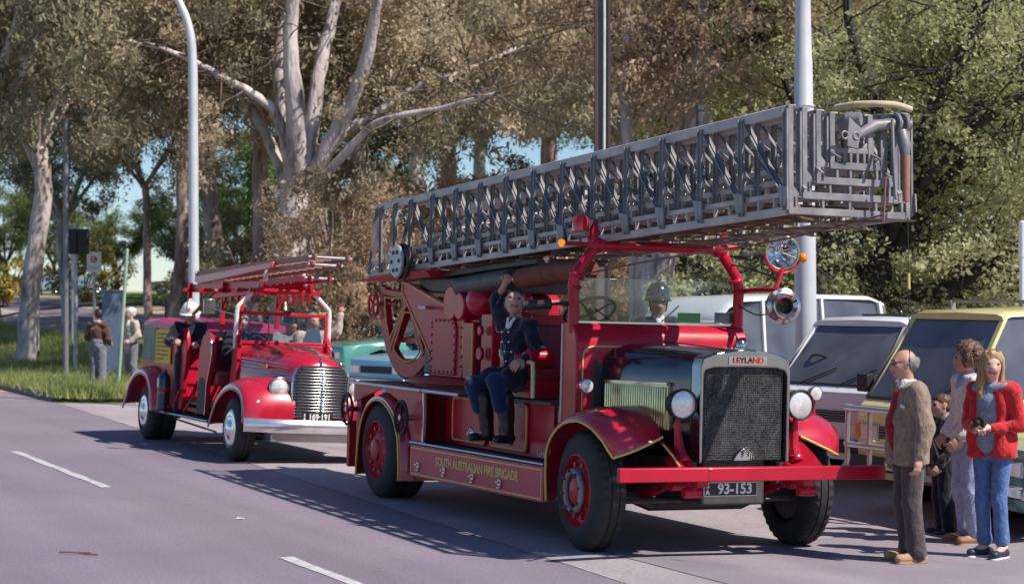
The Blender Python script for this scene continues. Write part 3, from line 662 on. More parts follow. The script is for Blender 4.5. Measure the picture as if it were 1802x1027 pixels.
def make_wheel(parent, x, y, side, rad=.5, wid=.23, rim=RED2, ring=True, steer=0.0, ringmat=STEELP, lugs=72):
    """wheel centre at (x, y) on the outer face; side -1 = vehicle's right"""
    wroot = empty('wheel', (x, y, rad), steer, parent)
    prof = [(rad*.60, -.02), (rad*.66, -.035), (rad*.80, -.02), (rad*.90, 0), (rad*.965, .015), (rad*.993, .035), (rad, .05), (rad, wid*.32), (rad*.982, wid*.33), (rad*.982, wid*.37), (rad, wid*.38),
            (rad, wid*.62), (rad*.982, wid*.63), (rad*.982, wid*.67), (rad, wid*.68), (rad, wid-.05), (rad*.993, wid-.035), (rad*.965, wid-.015), (rad*.90, wid), (rad*.80, wid+.02), (rad*.66, wid+.03), (rad*.6, wid)]
    mb = MB(); n = lugs*2; a, u, v = frame_of((0, -side, 0)); fs = []; vs = []
    for i, (r_, t) in enumerate(prof):
        edge = i in (4, 5, 6, 15, 16, 17)
        for k in range(n):
            an = 2*math.pi*k/n; rr = r_-(.014 if edge and (k % 4) < 2 else 0)
            vs.append(a*t+(u*math.cos(an)+v*math.sin(an))*rr)
    for i in range(len(prof)-1):
        for k in range(n): fs.append((i*n+k, i*n+(k+1)%n, (i+1)*n+(k+1)%n, (i+1)*n+k))
    mb.add(vs, fs); mb.build('tyre', TYRE, wroot, sharp=50)
    rm = MB(); q = rad/.5
    dm = MB(); dm.lathe([(0, .07), (.29*q, .07), (.30*q, .09), (.30*q, wid*.75), (.27*q, wid*.9), (0, wid*.9)], (0, 0, 0), (0, -side, 0), 28); dm.build('brake_drum', STEELD, wroot)
    rm.lathe([(.31*q, -.022), (.295*q, -.03), (.285*q, .0), (.27*q, .03), (.255*q, .035), (.20*q, .03), (.17*q, .0), (.12*q, -.015), (.11*q, -.04), (.07*q, -.055), (.0, -.06)], (0, 0, 0), (0, -side, 0), 40)
    for k in range(10):
        an = 2*math.pi*k/10; c = Vector((math.cos(an)*.225*q, 0, math.sin(an)*.225*q))
        rm.cyl(c+Vector((0, -side*.02, 0)), c+Vector((0, side*.012, 0)), .022*q, n=8)
    rm.build('rim', rim, wroot)
    if ring:
        rg = MB(); rg.torus((0, side*.045, 0), (0, 1, 0), .165*q, .026*q, 36, 10); rg.build('guard_ring', ringmat, wroot)
        nb = MB()
        for k in range(8):
            an = 2*math.pi*k/8+.2; c = Vector((math.cos(an)*.165*q, side*.04, math.sin(an)*.165*q)); nb.cyl(c, c+Vector((0, side*.05, 0)), .014*q, n=6)
        nb.build('wheel_nut', STEELD, wroot)
    return wroot
XF, XR = -.12, -4.85
make_wheel(LT, XF, -1.12, -1, steer=R(-3)); make_wheel(LT, XF, 1.12, 1, steer=R(-3))
make_wheel(LT, XR, -1.12, -1, ring=False); make_wheel(LT, XR, 1.12, 1, ring=False)
for y in (-.84, .84):
    mb, f = mk('inner_tyre', TYRE)
    mb.lathe([(.3, -.11), (.45, -.12), (.49, -.09), (.5, -.06), (.5, .06), (.49, .09), (.45, .12), (.3, .11)], (XR, y, .5), (0, 1, 0), 48); f()
# chassis
mb, f = mk('chassis_rail', STEELD, .006)
for y in (-.42, .42): mb.box(-5.7, .55, y-.04, y+.04, .60, .80)
for x in (-5.6, -4.2, -2.8, -1.4, .3): mb.box(x-.05, x+.05, -.40, .40, .62, .76)
f()
mb, f = mk('axle', STEELD)
mb.tube([(XF, -.95, .48), (XF, -.6, .44), (XF, -.45, .38), (XF, .45, .38), (XF, .6, .44), (XF, .95, .48)], .06, 8)
f(); mb, f = mk('rear_axle', STEELD); mb.tube([(XR, -.95, .5), (XR, .95, .5)], .09, 10); mb.ell((XR, 0, .5), (.22, .22, .24)); f(); mb, f = mk('gearbox', STEELD, .02); mb.box(-3.0, -.9, -.25, .2, .42, .60); f(); mb, f = mk('track_rod', STEELD)
mb.tube([(.12, -.9, .43), (.12, .9, .43)], .025, 6); f()
mb, f = mk('engine_sump', STEELD, .02); mb.box(-.6, .5, -.3, .3, .42, .95); mb.box(-.75, -.55, -.5, .5, .5, 1.0); f()
mb, f = mk('exhaust_pipe', RUST); mb.tube(smooth_path([(-.2, .45, .55), (-1.5, .5, .38), (-3.5, .55, .36), (-5.6, .6, .4)], 3), .045, 8); f()
for s in (-1, 1):
    mb, f = mk('leaf_spring', RED2)
    for k in range(5):
        L_ = .62-.1*k; mb.tube([(XF-L_, s*.55, .58-.03*k), (XF, s*.55, .50-.03*k), (XF+L_, s*.55, .60-.03*k)], .02, 6)
    mb.cyl((XF+.66, s*.50, .60), (XF+.66, s*.62, .60), .05, n=10); f()
    mb, f = mk('dumb_iron', RED, .008)
    mb.tube(smooth_path([(.25, s*.46, .78), (.5, s*.48, .76), (.70, s*.52, .66), (.76, s*.54, .56)], 4), [.06]*4+[.055]*4+[.05]*5, 8)
    mb.cyl((.76, s*.46, .555), (.76, s*.62, .555), .045, n=10); mb.box(.68, .86, s*.50-.05, s*.50+.05, .60, .70); f()
# bumper and number plate
mb, f = mk('bumper', RED, .008); mb.box(.86, .91, -1.28, 1.22, .655, .765); mb.box(.84, .86, -1.27, 1.21, .755, .768); f()
mb, f = mk('number_plate', PLATE, .003); mb.box(.80, .812, -.47, .04, .525, .645); pl = f()
mb = MB()
for a_, b_, c_, d_ in ((-.465, .035, .528, .534), (-.465, .035, .636, .642), (-.465, -.459, .534, .636), (.029, .035, .534, .636)): mb.box(.812, .814, a_, b_, c_, d_)
mb.build('plate_border', PLATEW, pl)
FX = lambda x, y, z: basis((x, y, z), (0, 1, 0), (0, 0, 1), (1, 0, 0))
text('plate_number', '93-153', .115, PLATEW, pl, FX(.815, -.175, .585), offset=.003)
text('plate_number', 'S', .055, PLATEW, pl, FX(.815, -.43, .611), offset=.002); text('plate_number', 'A', .055, PLATEW, pl, FX(.815, -.43, .560), offset=.002)

# radiator
mb, f = mk('radiator_shell', mat('nickel_shell', (.38, .365, .36), .2, 1.0, var=.12, scale=4, bump=.03, bscale=6), .018, seg=3)
outer = [(-.425, .78), (-.425, 1.56), (-.40, 1.64), (-.30, 1.675), (-.1, 1.705), (0, 1.715), (.1, 1.705), (.30, 1.675), (.40, 1.64), (.425, 1.56), (.425, .78)]
inner = [(-.398, .78), (-.398, 1.49), (-.38, 1.535), (-.30, 1.556), (-.1, 1.56), (0, 1.562), (.1, 1.56), (.30, 1.556), (.38, 1.535), (.398, 1.49), (.398, .78)]
n = len(outer); V = []; F = []
for x in (.50, .66):
    V += [(x, *p) for p in outer]+[(x, *p) for p in inner]
for i in range(n-1):
    F += [(2*n+i, 2*n+i+1, 3*n+i+1, 3*n+i), (i, i+1, n+i+1, n+i), (i, i+1, 2*n+i+1, 2*n+i), (n+i, n+i+1, 3*n+i+1, 3*n+i)]
F += [(0, n, 3*n, 2*n), (n-1, 2*n-1, 4*n-1, 3*n-1)]
mb.add(V, F); rs = f()
mb = MB(); mb.lathe([(.0, .085), (.03, .08), (.045, .06), (.045, .03), (.06, .02), (.06, 0)], (.57, 0, 1.70), (0, 0, 1), 18); mb.build('radiator_cap', CHROME, rs)
core = bpy.data.materials.new('radiator_core'); core.use_nodes = True; t = core.node_tree; nn = t.nodes; LL = t.links; bb = nn['Principled BSDF']
tc = nn.new('ShaderNodeTexCoord'); mp = nn.new('ShaderNodeMapping'); mp.inputs['Rotation'].default_value = (0, R(90), R(90)); LL.new(tc.outputs['Object'], mp.inputs[0])
vo = nn.new('ShaderNodeTexVoronoi'); vo.inputs['Scale'].default_value = 62; LL.new(tc.outputs['Object'], vo.inputs[0])
no = nn.new('ShaderNodeTexNoise'); no.inputs['Scale'].default_value = 9; LL.new(tc.outputs['Object'], no.inputs[0])
ad = nn.new('ShaderNodeMath'); ad.operation = 'MULTIPLY_ADD'; ad.inputs[1].default_value = .5; LL.new(no.outputs['Fac'], ad.inputs[0]); LL.new(vo.outputs['Distance'], ad.inputs[2])
cr = nn.new('ShaderNodeValToRGB'); cr.color_ramp.elements[0].position = .55; cr.color_ramp.elements[0].color = (.008, .008, .009, 1); cr.color_ramp.elements[1].position = .95; cr.color_ramp.elements[1].color = (.20, .19, .20, 1)
LL.new(ad.outputs[0], cr.inputs[0]); LL.new(cr.outputs[0], bb.inputs['Base Color']); bb.inputs['Metallic'].default_value = .6; bb.inputs['Roughness'].default_value = .38
bp = nn.new('ShaderNodeBump'); bp.inputs['Strength'].default_value = .9; LL.new(vo.outputs['Distance'], bp.inputs['Height']); LL.new(bp.outputs[0], bb.inputs['Normal'])
mb = MB(); mb.box(.52, .60, -.39, .39, .80, 1.57); mb.build('radiator_core', core, rs)
mb = MB()
for i in range(39): mb.tube([(.612, -.378+i*.0199, .80), (.612, -.378+i*.0199, 1.55)], .0035, 4)
for i in range(40): mb.tube([(.614, -.384, .81+i*.019), (.614, .384, .81+i*.019)], .0032, 4)
mb.build('stone_guard', mat('stone_guard_wire', (.10, .10, .105), .35, .8, var=.5, scale=8), rs)
mb = MB(); mb.prism([(-.17, 1.585), (.19, 1.585), (.19, 1.65), (-.17, 1.65)], 'x', .661, .668); bd = mb.build('maker_badge', CHROME, rs)
text('badge_lettering', 'LEYLAND', .066, mat('badge_red', (.42, .03, .025), .5), bd, FX(.671, .012, 1.617), offset=.002, sx=1.05)
mb = MB(); mb.prism([(-.10, .80), (.06, .80), (.03, .85), (-.02, .90), (-.07, .85)], 'x', .62, .66); mb.tube([(.64, -.02, .80), (.68, -.02, .90)], .012, 6); mb.build('crank_bracket', CHROME, rs, .004)

# bonnet
mb, f = mk('bonnet', BLACKP, .008)
rings = []
for x, wd_, zt in ((-.76, .62, 1.735), (-.4, .575, 1.73), (0, .52, 1.715), (.3, .46, 1.70), (.50, .425, 1.685)):
    half = [(wd_, .90), (wd_, 1.42), (wd_*.985, 1.52), (wd_*.93, 1.60), (wd_*.82, zt-.06), (wd_*.55, zt-.018), (wd_*.2, zt)]
    rings.append([(x, -a, b) for a, b in half]+[(x, a, b) for a, b in half[::-1]])
mb.loft(rings); bon = f()
mb = MB()
mb.tube([(-.74, 0, 1.742), (.5, 0, 1.692)], .010, 6)
for s in (-1, 1): mb.tube([(-.74, s*.585, 1.60), (.49, s*.40, 1.565)], .007, 5)
mb.build('bonnet_hinge', STEELD, bon)
for s in (-1, 1):
    # ribbed metal louvre box on each side of the bonnet
    def sp(x): return .62+(x+.76)*(-.195/1.26)
    mb = MB(); x0, x1 = -.62, .24
    mb.add([(x0, s*(sp(x0)+.004), 1.0), (x1, s*(sp(x1)+.004), 1.02), (x1, s*(sp(x1)+.004), 1.42), (x0, s*(sp(x0)+.004), 1.41), (x0, s*(sp(x0)+.035), 1.0), (x1, s*(sp(x1)+.035), 1.02), (x1, s*(sp(x1)+.035), 1.42), (x0, s*(sp(x0)+.035), 1.41)],
           [(0,1,2,3),(4,5,6,7),(0,1,5,4),(1,2,6,5),(2,3,7,6),(3,0,4,7)])
    lb = mb.build('louvre_panel', BRASS, LT, .006)
    mb = MB()
    for i in range(27):
        x = x0+.02+(x1-x0-.04)*i/26; y = s*(sp(x)+.038); mb.tube([(x, y, 1.03), (x, y+s*.004, 1.045), (x, y+s*.004, 1.365), (x, y, 1.375)], .013, 6)
    mb.build('louvre_rib', BRASS, lb)
    mb = MB(); y0 = s*(sp(x0)+.036); y1 = s*(sp(x1)+.036); mb.bar((x0-.01, y0, 1.395), (x1+.01, y1, 1.405), .03, .03); mb.build('louvre_rail', CHROME, lb, .003)
    mb = MB(); mb.tube(smooth_path([(-.69, s*.635, 1.02), (-.70, s*.66, 1.06), (-.70, s*.66, 1.12), (-.68, s*.64, 1.15)], 3), .012, 6); mb.build('bonnet_catch', BRASS, bon)
# head lamps on red brackets
for s in (-1, 1):
    yy = s*.56; hx = .60; hz = 1.255
    mb = MB(); mb.lathe([(.0, -.18), (.05, -.17), (.095, -.12), (.119, -.05), (.125, 0), (.126, .02), (.117, .03)], (hx, yy, hz), (1, 0, 0), 32); hl = mb.build('headlamp', BLACK, LT)
    mb = MB(); mb.lathe([(.0, .038), (.05, .034), (.09, .024), (.114, .014)], (hx, yy, hz), (1, 0, 0), 32); mb.build('lens', LENS, hl)
    mb = MB(); mb.torus((hx+.02, yy, hz), (1, 0, 0), .121, .010, 36, 8); mb.build('lamp_rim', BLACK, hl)
    mb = MB(); mb.tube(smooth_path([(hx-.06, yy, hz-.12), (hx-.07, yy, 1.05), (hx-.05, yy-s*.01, .90), (hx+.02, yy-s*.02, .78)], 4), [.02, .022, .024, .027, .03, .033, .036, .04, .043, .046, .05, .055, .06], 8); mb.torus((hx-.02, yy-s*.015, .83), (0, .0, 1), .055, .016, 16, 6); mb.build('lamp_bracket', RED, LT)
# side lamps
for (x, y, z, r_) in ((-.40, -.93, 1.36, .062), (.16, 1.0, 1.33, .062)):
    mb = MB(); mb.lathe([(0, -.10), (.03, -.095), (r_*.85, -.05), (r_, 0), (r_, .02)], (x, y, z), (1, 0, 0), 20); sl_ = mb.build('side_lamp', CHROME, LT)
    mb = MB(); mb.lathe([(0, .03), (r_*.6, .026), (r_*.92, .018)], (x, y, z), (1, 0, 0), 20); mb.build('lens', LENS, sl_)
    mb = MB(); mb.tube([(x-.03, y, z-.05), (x-.03, y, z-.20)], .02, 8); mb.build('lamp_stalk', RED, sl_)

# wings (fenders)
def wing(name, cx, cz, path, yi, yo, m=REDG, gold=True, crown=.07, nseg=6, thick=.012, front_tuck=0.0):
    """path: list of (x, z, inner shift); a curved sheet from yi to yo that droops at its outer edge"""
    mb = MB(); pts = smooth_path([(p[0], p[1], p[2] if len(p) > 2 else 0) for p in path], 5); k = len(pts)
    up = []; s = 1 if yo > 0 else -1
    for i, p in enumerate(pts):
        d = (pts[min(i+1, k-1)]-pts[max(i-1, 0)]); nx, nz = -d.y, d.x
        l_ = math.hypot(nx, nz) or 1; nx, nz = nx/l_, nz/l_
        row = []
        for j in range(nseg+1):
            t_ = j/nseg; dr = crown*(math.cos(t_*math.pi*.5)**1.0-1)*1.0 if j else 0
            dr = -crown*(t_**3); y = yi+(yo-s*p.z-yi)*t_ - s*0.0
            lf_ = .13*max(0, (i-(k-9))/8)**1.3*(1-t_)**1.4 if name == 'front_wing' else 0
            row.append((p.x+nx*dr-lf_*.35, y, p.y+nz*dr+lf_))
        row.append((p.x+nx*(-crown-.035), yo-s*p.z+s*.004, p.y+nz*(-crown-.035)))
        up.append(row)
    q = nseg+2
    V = [v for r_ in up for v in r_]; F = []
    for i in range(k-1):
        for j in range(q-1): F.append((i*q+j, (i+1)*q+j, (i+1)*q+j+1, i*q+j+1))
    mb.add(V, F); o = mb.build(name, m, LT, sharp=60)
    so_ = o.modifiers.new('thick', 'SOLIDIFY'); so_.thickness = thick; so_.offset = 0
    if gold:
        g_ = MB(); e = [Vector(r_[-1])+Vector((0, s*.010, 0)) for r_ in up]
        if name == 'front_wing': e += [Vector(q_)+Vector((.012, 0, -.006)) for q_ in up[-1][::-1]]
        g_.tube(e, .011, 6); g_.build('gold_edge', GOLD, o)
    return o
for s in (-1, 1):
    fp = [(-.80, .36, .02), (-.80, .62, .01), (-.76, .84, 0), (-.62, 1.03, 0), (-.38, 1.16, 0), (-.10, 1.205, 0), (.08, 1.19, 0), (.25, 1.14, .01), (.39, 1.05, .03), (.47, .93, .07), (.50, .86, .10)]
    wing('front_wing', XF, .5, fp, s*.66, s*1.16, crown=.09, nseg=8)
    # the inner valance sweeping down to the bumper iron
    mb = MB(); V = []
    for i, (x, z) in enumerate(((-.3, 1.02), (.1, 1.04), (.30, 1.0), (.52, .92), (.68, .84), (.80, .76))): V += [(x, s*.67, z), (x, s*.46, z-.12)]
    mb.add(V, [(2*i, 2*i+1, 2*i+3, 2*i+2) for i in range(5)]); o = mb.build('wing_valance', RED, LT, sharp=60); o.modifiers.new('thick', 'SOLIDIFY').thickness = .01
    if s < 0: g_ = MB(); g_.tube([Vector(V[2*i])+Vector((0, s*.012, .006)) for i in range(3, 6)], .009, 5); g_.build('gold_edge', GOLD, o)
    rp = [(-5.50, .20), (-5.48, .45), (-5.40, .75), (-5.22, .98), (-4.92, 1.11), (-4.60, 1.09), (-4.30, .94), (-4.13, .72), (-4.07, .45), (-4.06, .24)]
    wing('rear_wing', XR, .5, [(x, z, 0) for x, z in rp], s*.72, s*1.14, crown=.06, nseg=8)

# deck, lockers, running board
mb, f = mk('deck', CHECK, .004); mb.box(-5.78, -3.30, -1.09, 1.09, 1.155, 1.18); mb.box(-3.30, -1.16, -.90, .90, 1.155, 1.18); mb.box(-3.30, -2.75, -1.09, -.90, 1.155, 1.18); mb.box(-3.30, -2.75, .90, 1.09, 1.155, 1.18); f()
mb, f = mk('deck_edge_strip', CHROME)
for s in (-1, 1):
    mb.tube([(-5.78, s*1.10, 1.17), (-3.72, s*1.10, 1.17)], .018, 8); mb.tube([(-3.70, s*1.10, 1.17), (-2.75, s*1.10, 1.17)], .018, 8)
mb.tube([(-5.79, -1.1, 1.17), (-5.79, 1.1, 1.17)], .018, 8); f()
mb, f = mk('rear_body', RED, .01); mb.box(-5.74, -3.70, -.70, .70, .55, 1.15)
for s in (-1, 1):
    mb.prism([(-5.74, .95), (-5.42, 1.02), (-4.85, 1.14), (-4.25, 1.0), (-4.0, .60), (-3.66, .60), (-3.66, 1.153), (-5.74, 1.153)], 'y', s*1.06, s*1.075)
f()
for s in (-1, 1):
    mb, f = mk('corner_post', CHROME, .004); mb.box(-3.675, -3.635, s*1.0875-.0175, s*1.0875+.0175, .63, 1.15); f()
mb, f = mk('tail_step', RED2, .006); mb.box(-5.95, -5.74, -1.05, 1.05, .40, .44); mb.box(-5.86, -5.78, -1.1, -.98, .25, .75); mb.box(-5.86, -5.78, .98, 1.1, .25, .75); f()
for s in (-1, 1):
    mb, f = mk('locker_wall', RED, .004); mb.box(-3.66, -1.18, min(s*.85, s*.80), max(s*.85, s*.80), .66, 1.153); f()
    # running board with its deep lettered valance
    mb, f = mk('running_board', CHECK, .003); mb.box(-3.92, -.80, min(s*.72, s*1.11), max(s*.72, s*1.11), .625, .648); f()
    mb, f = mk('board_edge', CHROME); mb.tube([(-3.93, s*1.118, .642), (-.80, s*1.118, .660)], .016, 8); f()
    mb, f = mk('valance', PINK, .004); mb.prism([(-3.92, .31), (-.80, .335), (-.80, .642), (-3.92, .624)], 'y', min(s*1.10, s*1.122), max(s*1.10, s*1.122)); va = f()
    mb = MB(); y = s*1.124
    for (a_, b_) in (((-3.88, .335), (-.84, .362)), ((-3.88, .595), (-.84, .613)), ((-3.88, .335), (-3.88, .595)), ((-.84, .362), (-.84, .613))): mb.bar((a_[0], y, a_[1]), (b_[0], y, b_[1]), .004, .013, (0, 0, 1) if a_[0] != b_[0] else (1, 0, 0))
    mb.build('gold_line', GOLD, va)
    for x in (-3.68, -3.01, -2.32, -1.70):
        mb = MB(); mb.box(x-.03, x+.03, min(s*1.122, s*1.14), max(s*1.122, s*1.14), .40, .46); mb.box(x-.022, x+.022, min(s*1.14, s*1.165), max(s*1.14, s*1.165), .425, .445); mb.box(x-.025, x+.025, min(s*1.122, s*1.15), max(s*1.122, s*1.15), .372, .392); mb.build('latch', CHROME, va, .004)
    if s < 0:
        text('valance_lettering', 'SOUTH AUSTRALIAN FIRE BRIGADE', .118, GOLD, va, basis((-2.28, -1.124, .507), (1, 0, .008), (0, 0, 1), (0, -1, 0)), offset=.0035, sx=1.02)
    for (x0, x1) in ((-3.45, -2.62), (-2.52, -1.69)):
        mb, f = mk('locker_door', RED, .006); y0, y1 = sorted((s*.852, s*.872)); mb.prism(rrect(x0, x1, .69, 1.14, .05), 'y', y0, y1); dr = f()
        mb = MB(); q = rrect(x0+.02, x1-.02, .71, 1.12, .045); mb.tube([(a_, s*.874, b_) for a_, b_ in q]+[(q[0][0], s*.874, q[0][1])], .008, 5); mb.build('gold_line', GOLD, dr)
        mb = MB(); c = (x0+.48, s*.878, .80); mb.lathe([(.0, .02), (.02, .018), (.045, .012), (.06, 0), (.062, -.004)], c, (0, s, 0), 20); mb.bar((c[0]-.03, s*.898, c[2]-.02), (c[0]+.03, s*.898, c[2]+.02), .012, .016); mb.build('door_handle', CHROME, dr)
        for xx in (x0+.12, x1-.12): mb = MB(); mb.box(xx-.035, xx+.035, min(s*.87, s*.885), max(s*.87, s*.885), 1.10, 1.15); mb.build('hinge', STEELP, dr, .003)
text('unit_lettering', 'S.A.F.B', .055, PLATEW, LT, basis((-1.42, -.856, .70), (1, 0, 0), (0, 0, 1), (0, -1, 0)), offset=.001)
# outrigger hand wheels
for (x, s) in ((-5.62, -1), (-4.02, -1), (-5.62, 1), (-4.02, 1)):
    z = .885; y = s*1.19; rr_ = .165
    mb = MB(); mb.torus((x, y, z), (0, 1, 0), rr_, .017, 32, 8); hw = mb.build('hand_wheel', BLACK, LT)
    mb = MB()
    for k in range(5):
        an = 2*math.pi*k/5+.3; mb.tube([(x, y, z), (x+math.cos(an)*rr_, y, z+math.sin(an)*rr_)], .012, 6)
    mb.build('spoke', RED2 if x < -5 else BLACK, hw)
    mb = MB(); mb.cyl((x, y+s*.02, z), (x, s*1.05, z), .03, n=10); mb.build('hub', CHROME, hw)
    mb = MB(); mb.box(x-.07, x+.07, min(s*.9, s*1.06), max(s*.9, s*1.06), .40, 1.10); mb.build('jack_housing', RED2, LT, .01)
# ------------------------------------------------------------ open cab
mb, f = mk('scuttle', RED, .015, seg=3)
prof = [(-1.02, .70), (-.74, .70), (-.74, 1.70), (-.765, 1.80), (-.83, 1.875), (-.93, 1.90), (-1.0, 1.90), (-1.02, 1.86)]
mb.prism(prof, 'y', -.86, .86); sc_ = f()
mb = MB(); x = -.735
pp = [(x, -.80, 1.05), (x, -.80, 1.58), (x, -.79, 1.64), (x, -.76, 1.675), (x, -.70, 1.69), (x, 0, 1.70+.085), (x, .70, 1.69), (x, .76, 1.675), (x, .79, 1.64), (x, .80, 1.58), (x, .80, 1.05)]
pp[5] = (x, 0, 1.692); mb.tube(pp, .008, 5); mb.build('gold_line', GOLD, sc_)
mb = MB()
for s in (-1, 1): mb.tube([(-1.02, s*.862, .72), (-1.02, s*.862, 1.88)], .014, 6)
mb.build('edge_beading', mat('cream_beading', (.62, .52, .36), .5), sc_)
mb = MB(); mb.box(-.75, -.73, -.70, -.60, 1.08, 1.56); mb.build('scuttle_vent', STEELD, sc_, .004)
# step well, cab floor, seat
mb, f = mk('cab_floor', CHECK, .004); mb.box(-1.85, -1.02, -.82, .82, .96, 1.0); f()
mb, f = mk('cab_side', BLACKP, .006)
for s in (-1, 1): mb.box(-1.16, -1.04, min(s*.70, s*.83), max(s*.70, s*.83), .66, 1.25)
f()
mb, f = mk('seat_base', RED, .012); mb.box(-2.25, -1.72, -.84, .84, 1.182, 1.36); f()
mb, f = mk('seat_cushion', LEATHER, .03, seg=3); mb.box(-2.2, -1.70, -.82, .82, 1.362, 1.47); f()
mb, f = mk('seat_back', LEATHER, .03, seg=3); mb.add([(-2.30, -.84, 1.36), (-2.20, -.84, 1.36), (-2.20, .84, 1.36), (-2.30, .84, 1.36), (-2.42, -.84, 1.86), (-2.31, -.84, 1.86), (-2.31, .84, 1.86), (-2.42, .84, 1.86)], [(0,1,2,3),(4,5,6,7),(0,1,5,4),(1,2,6,5),(2,3,7,6),(3,0,4,7)]); f()
for s in (-1, 1):
    mb, f = mk('seat_rail', mat('cream_rail', (.66, .56, .34), .4)); mb.tube(smooth_path([(-2.3, s*.88, 1.62), (-2.28, s*.88, 1.56), (-2.1, s*.89, 1.52), (-1.62, s*.89, 1.52), (-1.56, s*.89, 1.47), (-1.55, s*.89, 1.20)], 4), .020, 8); f()
# steering wheel
mb, f = mk('steering_wheel', BLACK)
sc0 = Vector((-1.38, -.42, 1.99)); ax = Vector((-.55, 0, .83)).normalized()
mb.torus(sc0, ax, .235, .016, 36, 8)
a_, u_, v_ = frame_of(ax)
for k in range(4):
    an = math.pi/4+k*math.pi/2; mb.tube([sc0-ax*.03, sc0+(u_*math.cos(an)+v_*math.sin(an))*.235], .011, 6)
mb.tube([sc0, sc0-ax*.75], .022, 8); mb.ell(sc0, (.04, .04, .03)); f()
# windscreen
mb, f = mk('windscreen', GLASS); mb.box(-.913, -.907, -.84, .84, 1.90, 2.28); ws = f()
mb = MB(); mb.box(-.925, -.895, -.86, .86, 1.885, 1.908)
for s in (-1, 1): mb.box(-.918, -.902, s*.845-.008, s*.845+.008, 1.90, 2.28)
mb.box(-.914, -.906, -.84, .84, 2.278, 2.284); mb.build('screen_frame', CHROME, ws, .002)
for (ya, yb, zb_) in ((.05, .22, 2.06), (-.45, -.62, 2.02)): mb = MB(); mb.tube([(-.89, ya, 1.915), (-.885, yb, zb_)], .006, 5); mb.build('wiper', BLACK, ws)
mb = MB(); mb.box(-.935, -.930, .24, .47, 1.915, 2.0); tag(mb.build('permit_card', mat('green_card', (.05, .50, .08), .7, var=.05), ws))
mb = MB(); mb.box(-.935, -.930, .62, .82, 1.915, 2.01); mb.build('notice_card', mat('mauve_card', (.42, .33, .42), .7), ws)
# tubular arch that carries the ladder
mb, f = mk('ladder_arch', RED, 0)
for s in (-1, 1):
    mb.tube(smooth_path([(-.88, s*.83, 1.80), (-.88, s*.83, 2.05), (-.88, s*.83, 2.27), (-.88, s*.74, 2.42), (-.88, s*.62, 2.57)], 5), .048, 12)
    mb.torus((-.88, s*.80, 2.30), (0, s*.35, -.9), .05, .022, 16, 8); mb.torus((-.88, s*.825, 2.20), (0, 0, 1), .048, .018, 16, 8)
    mb.ell((-.88, s*.62, 2.575), (.075, .085, .075))
    mb.tube(smooth_path([(-.88, s*.66, 2.56), (-.88, s*.655, 2.68), (-.88, s*.63, 2.80)], 4), [.05]*4+[.045, .04, .03, .022, .012], 10)
mb.tube([(-.88, -.62, 2.575), (-.88, .62, 2.575)], .045, 12); mb.tube([(-.88, .62, 2.6), (-.88, .80, 2.6)], .025, 8); f()
# red beacon on its arm
mb = MB(); mb.tube([(-.88, -.66, 2.58), (-.88, -.95, 2.58)], .018, 8); mb.tube([(-.88, -.78, 2.58), (-.88, -.78, 2.64)], .014, 8); ba = mb.build('beacon_arm', RED2, LT)
mb = MB(); mb.lathe([(.0, 0), (.045, .0), (.08, .02), (.085, .045), (.07, .06)], (-.88, -.78, 2.63), (0, 0, 1), 20); mb.torus((-.88, -.78, 2.675), (0, 0, 1), .078, .012, 20, 6); mb.build('beacon_base', STEELP, ba)
mb = MB(); mb.lathe([(.074, 0), (.077, .06), (.066, .115), (.036, .145), (0, .15)], (-.88, -.78, 2.69), (0, 0, 1), 20); mb.build('beacon_lens', REDLENS, ba)
mb = MB(); mb.lathe([(0, -.01), (.035, -.01), (.035, .01), (0, .012)], (-.87, -.97, 2.58), (1, 0, 0), 16); mb.build('reflector', AMBER, ba)
# mirror on a rod at the screen edge
mb = MB(); mb.tube([(-.92, -.83, 2.06), (-.98, -.92, 2.055), (-1.02, -1.0, 2.05)], .016, 8); mb.ell((-.95, -.87, 2.055), .026); mr_ = mb.build('mirror_rod', BLACK, LT)
mb = MB(); mb.tube([(-1.01, -.98, 2.05), (-1.12, -1.22, 2.03)], .042, 12); mb.build('mirror_back', BLACK, mr_, .01)
# siren on a red arm
sv = Vector((-.28, .93, 2.08)); sd = Vector((.95, -.22, .05)).normalized()
mb = MB(); mb.tube(smooth_path([(-.88, .82, 2.20), (-.6, .86, 2.22), (-.35, .9, 2.22)], 4), .022, 8); mb.tube([(-.33, .9, 2.24), (-.30, .92, 2.10)], .02, 8); mb.tube([(-.36, .9, 2.22), (-.40, 1.0, 2.42)], .018, 8); br_ = mb.build('accessory_arm', RED, LT)
mb = MB(); mb.lathe([(.0, -.26), (.05, -.255), (.085, -.22), (.09, -.10), (.115, -.08), (.15, -.04), (.162, 0), (.155, .03), (.125, .045), (.10, .03), (.098, .075), (.115, .085), (.118, .095), (.105, .10), (.072, .07), (.068, -.05), (.0, -.06)], sv, sd, 32); sr = mb.build('siren', CHROME, LT)
mb = MB(); mb.lathe([(.066, -.02), (.0, -.025)], sv, sd, 20); mb.build('siren_mouth', BLACK, sr)
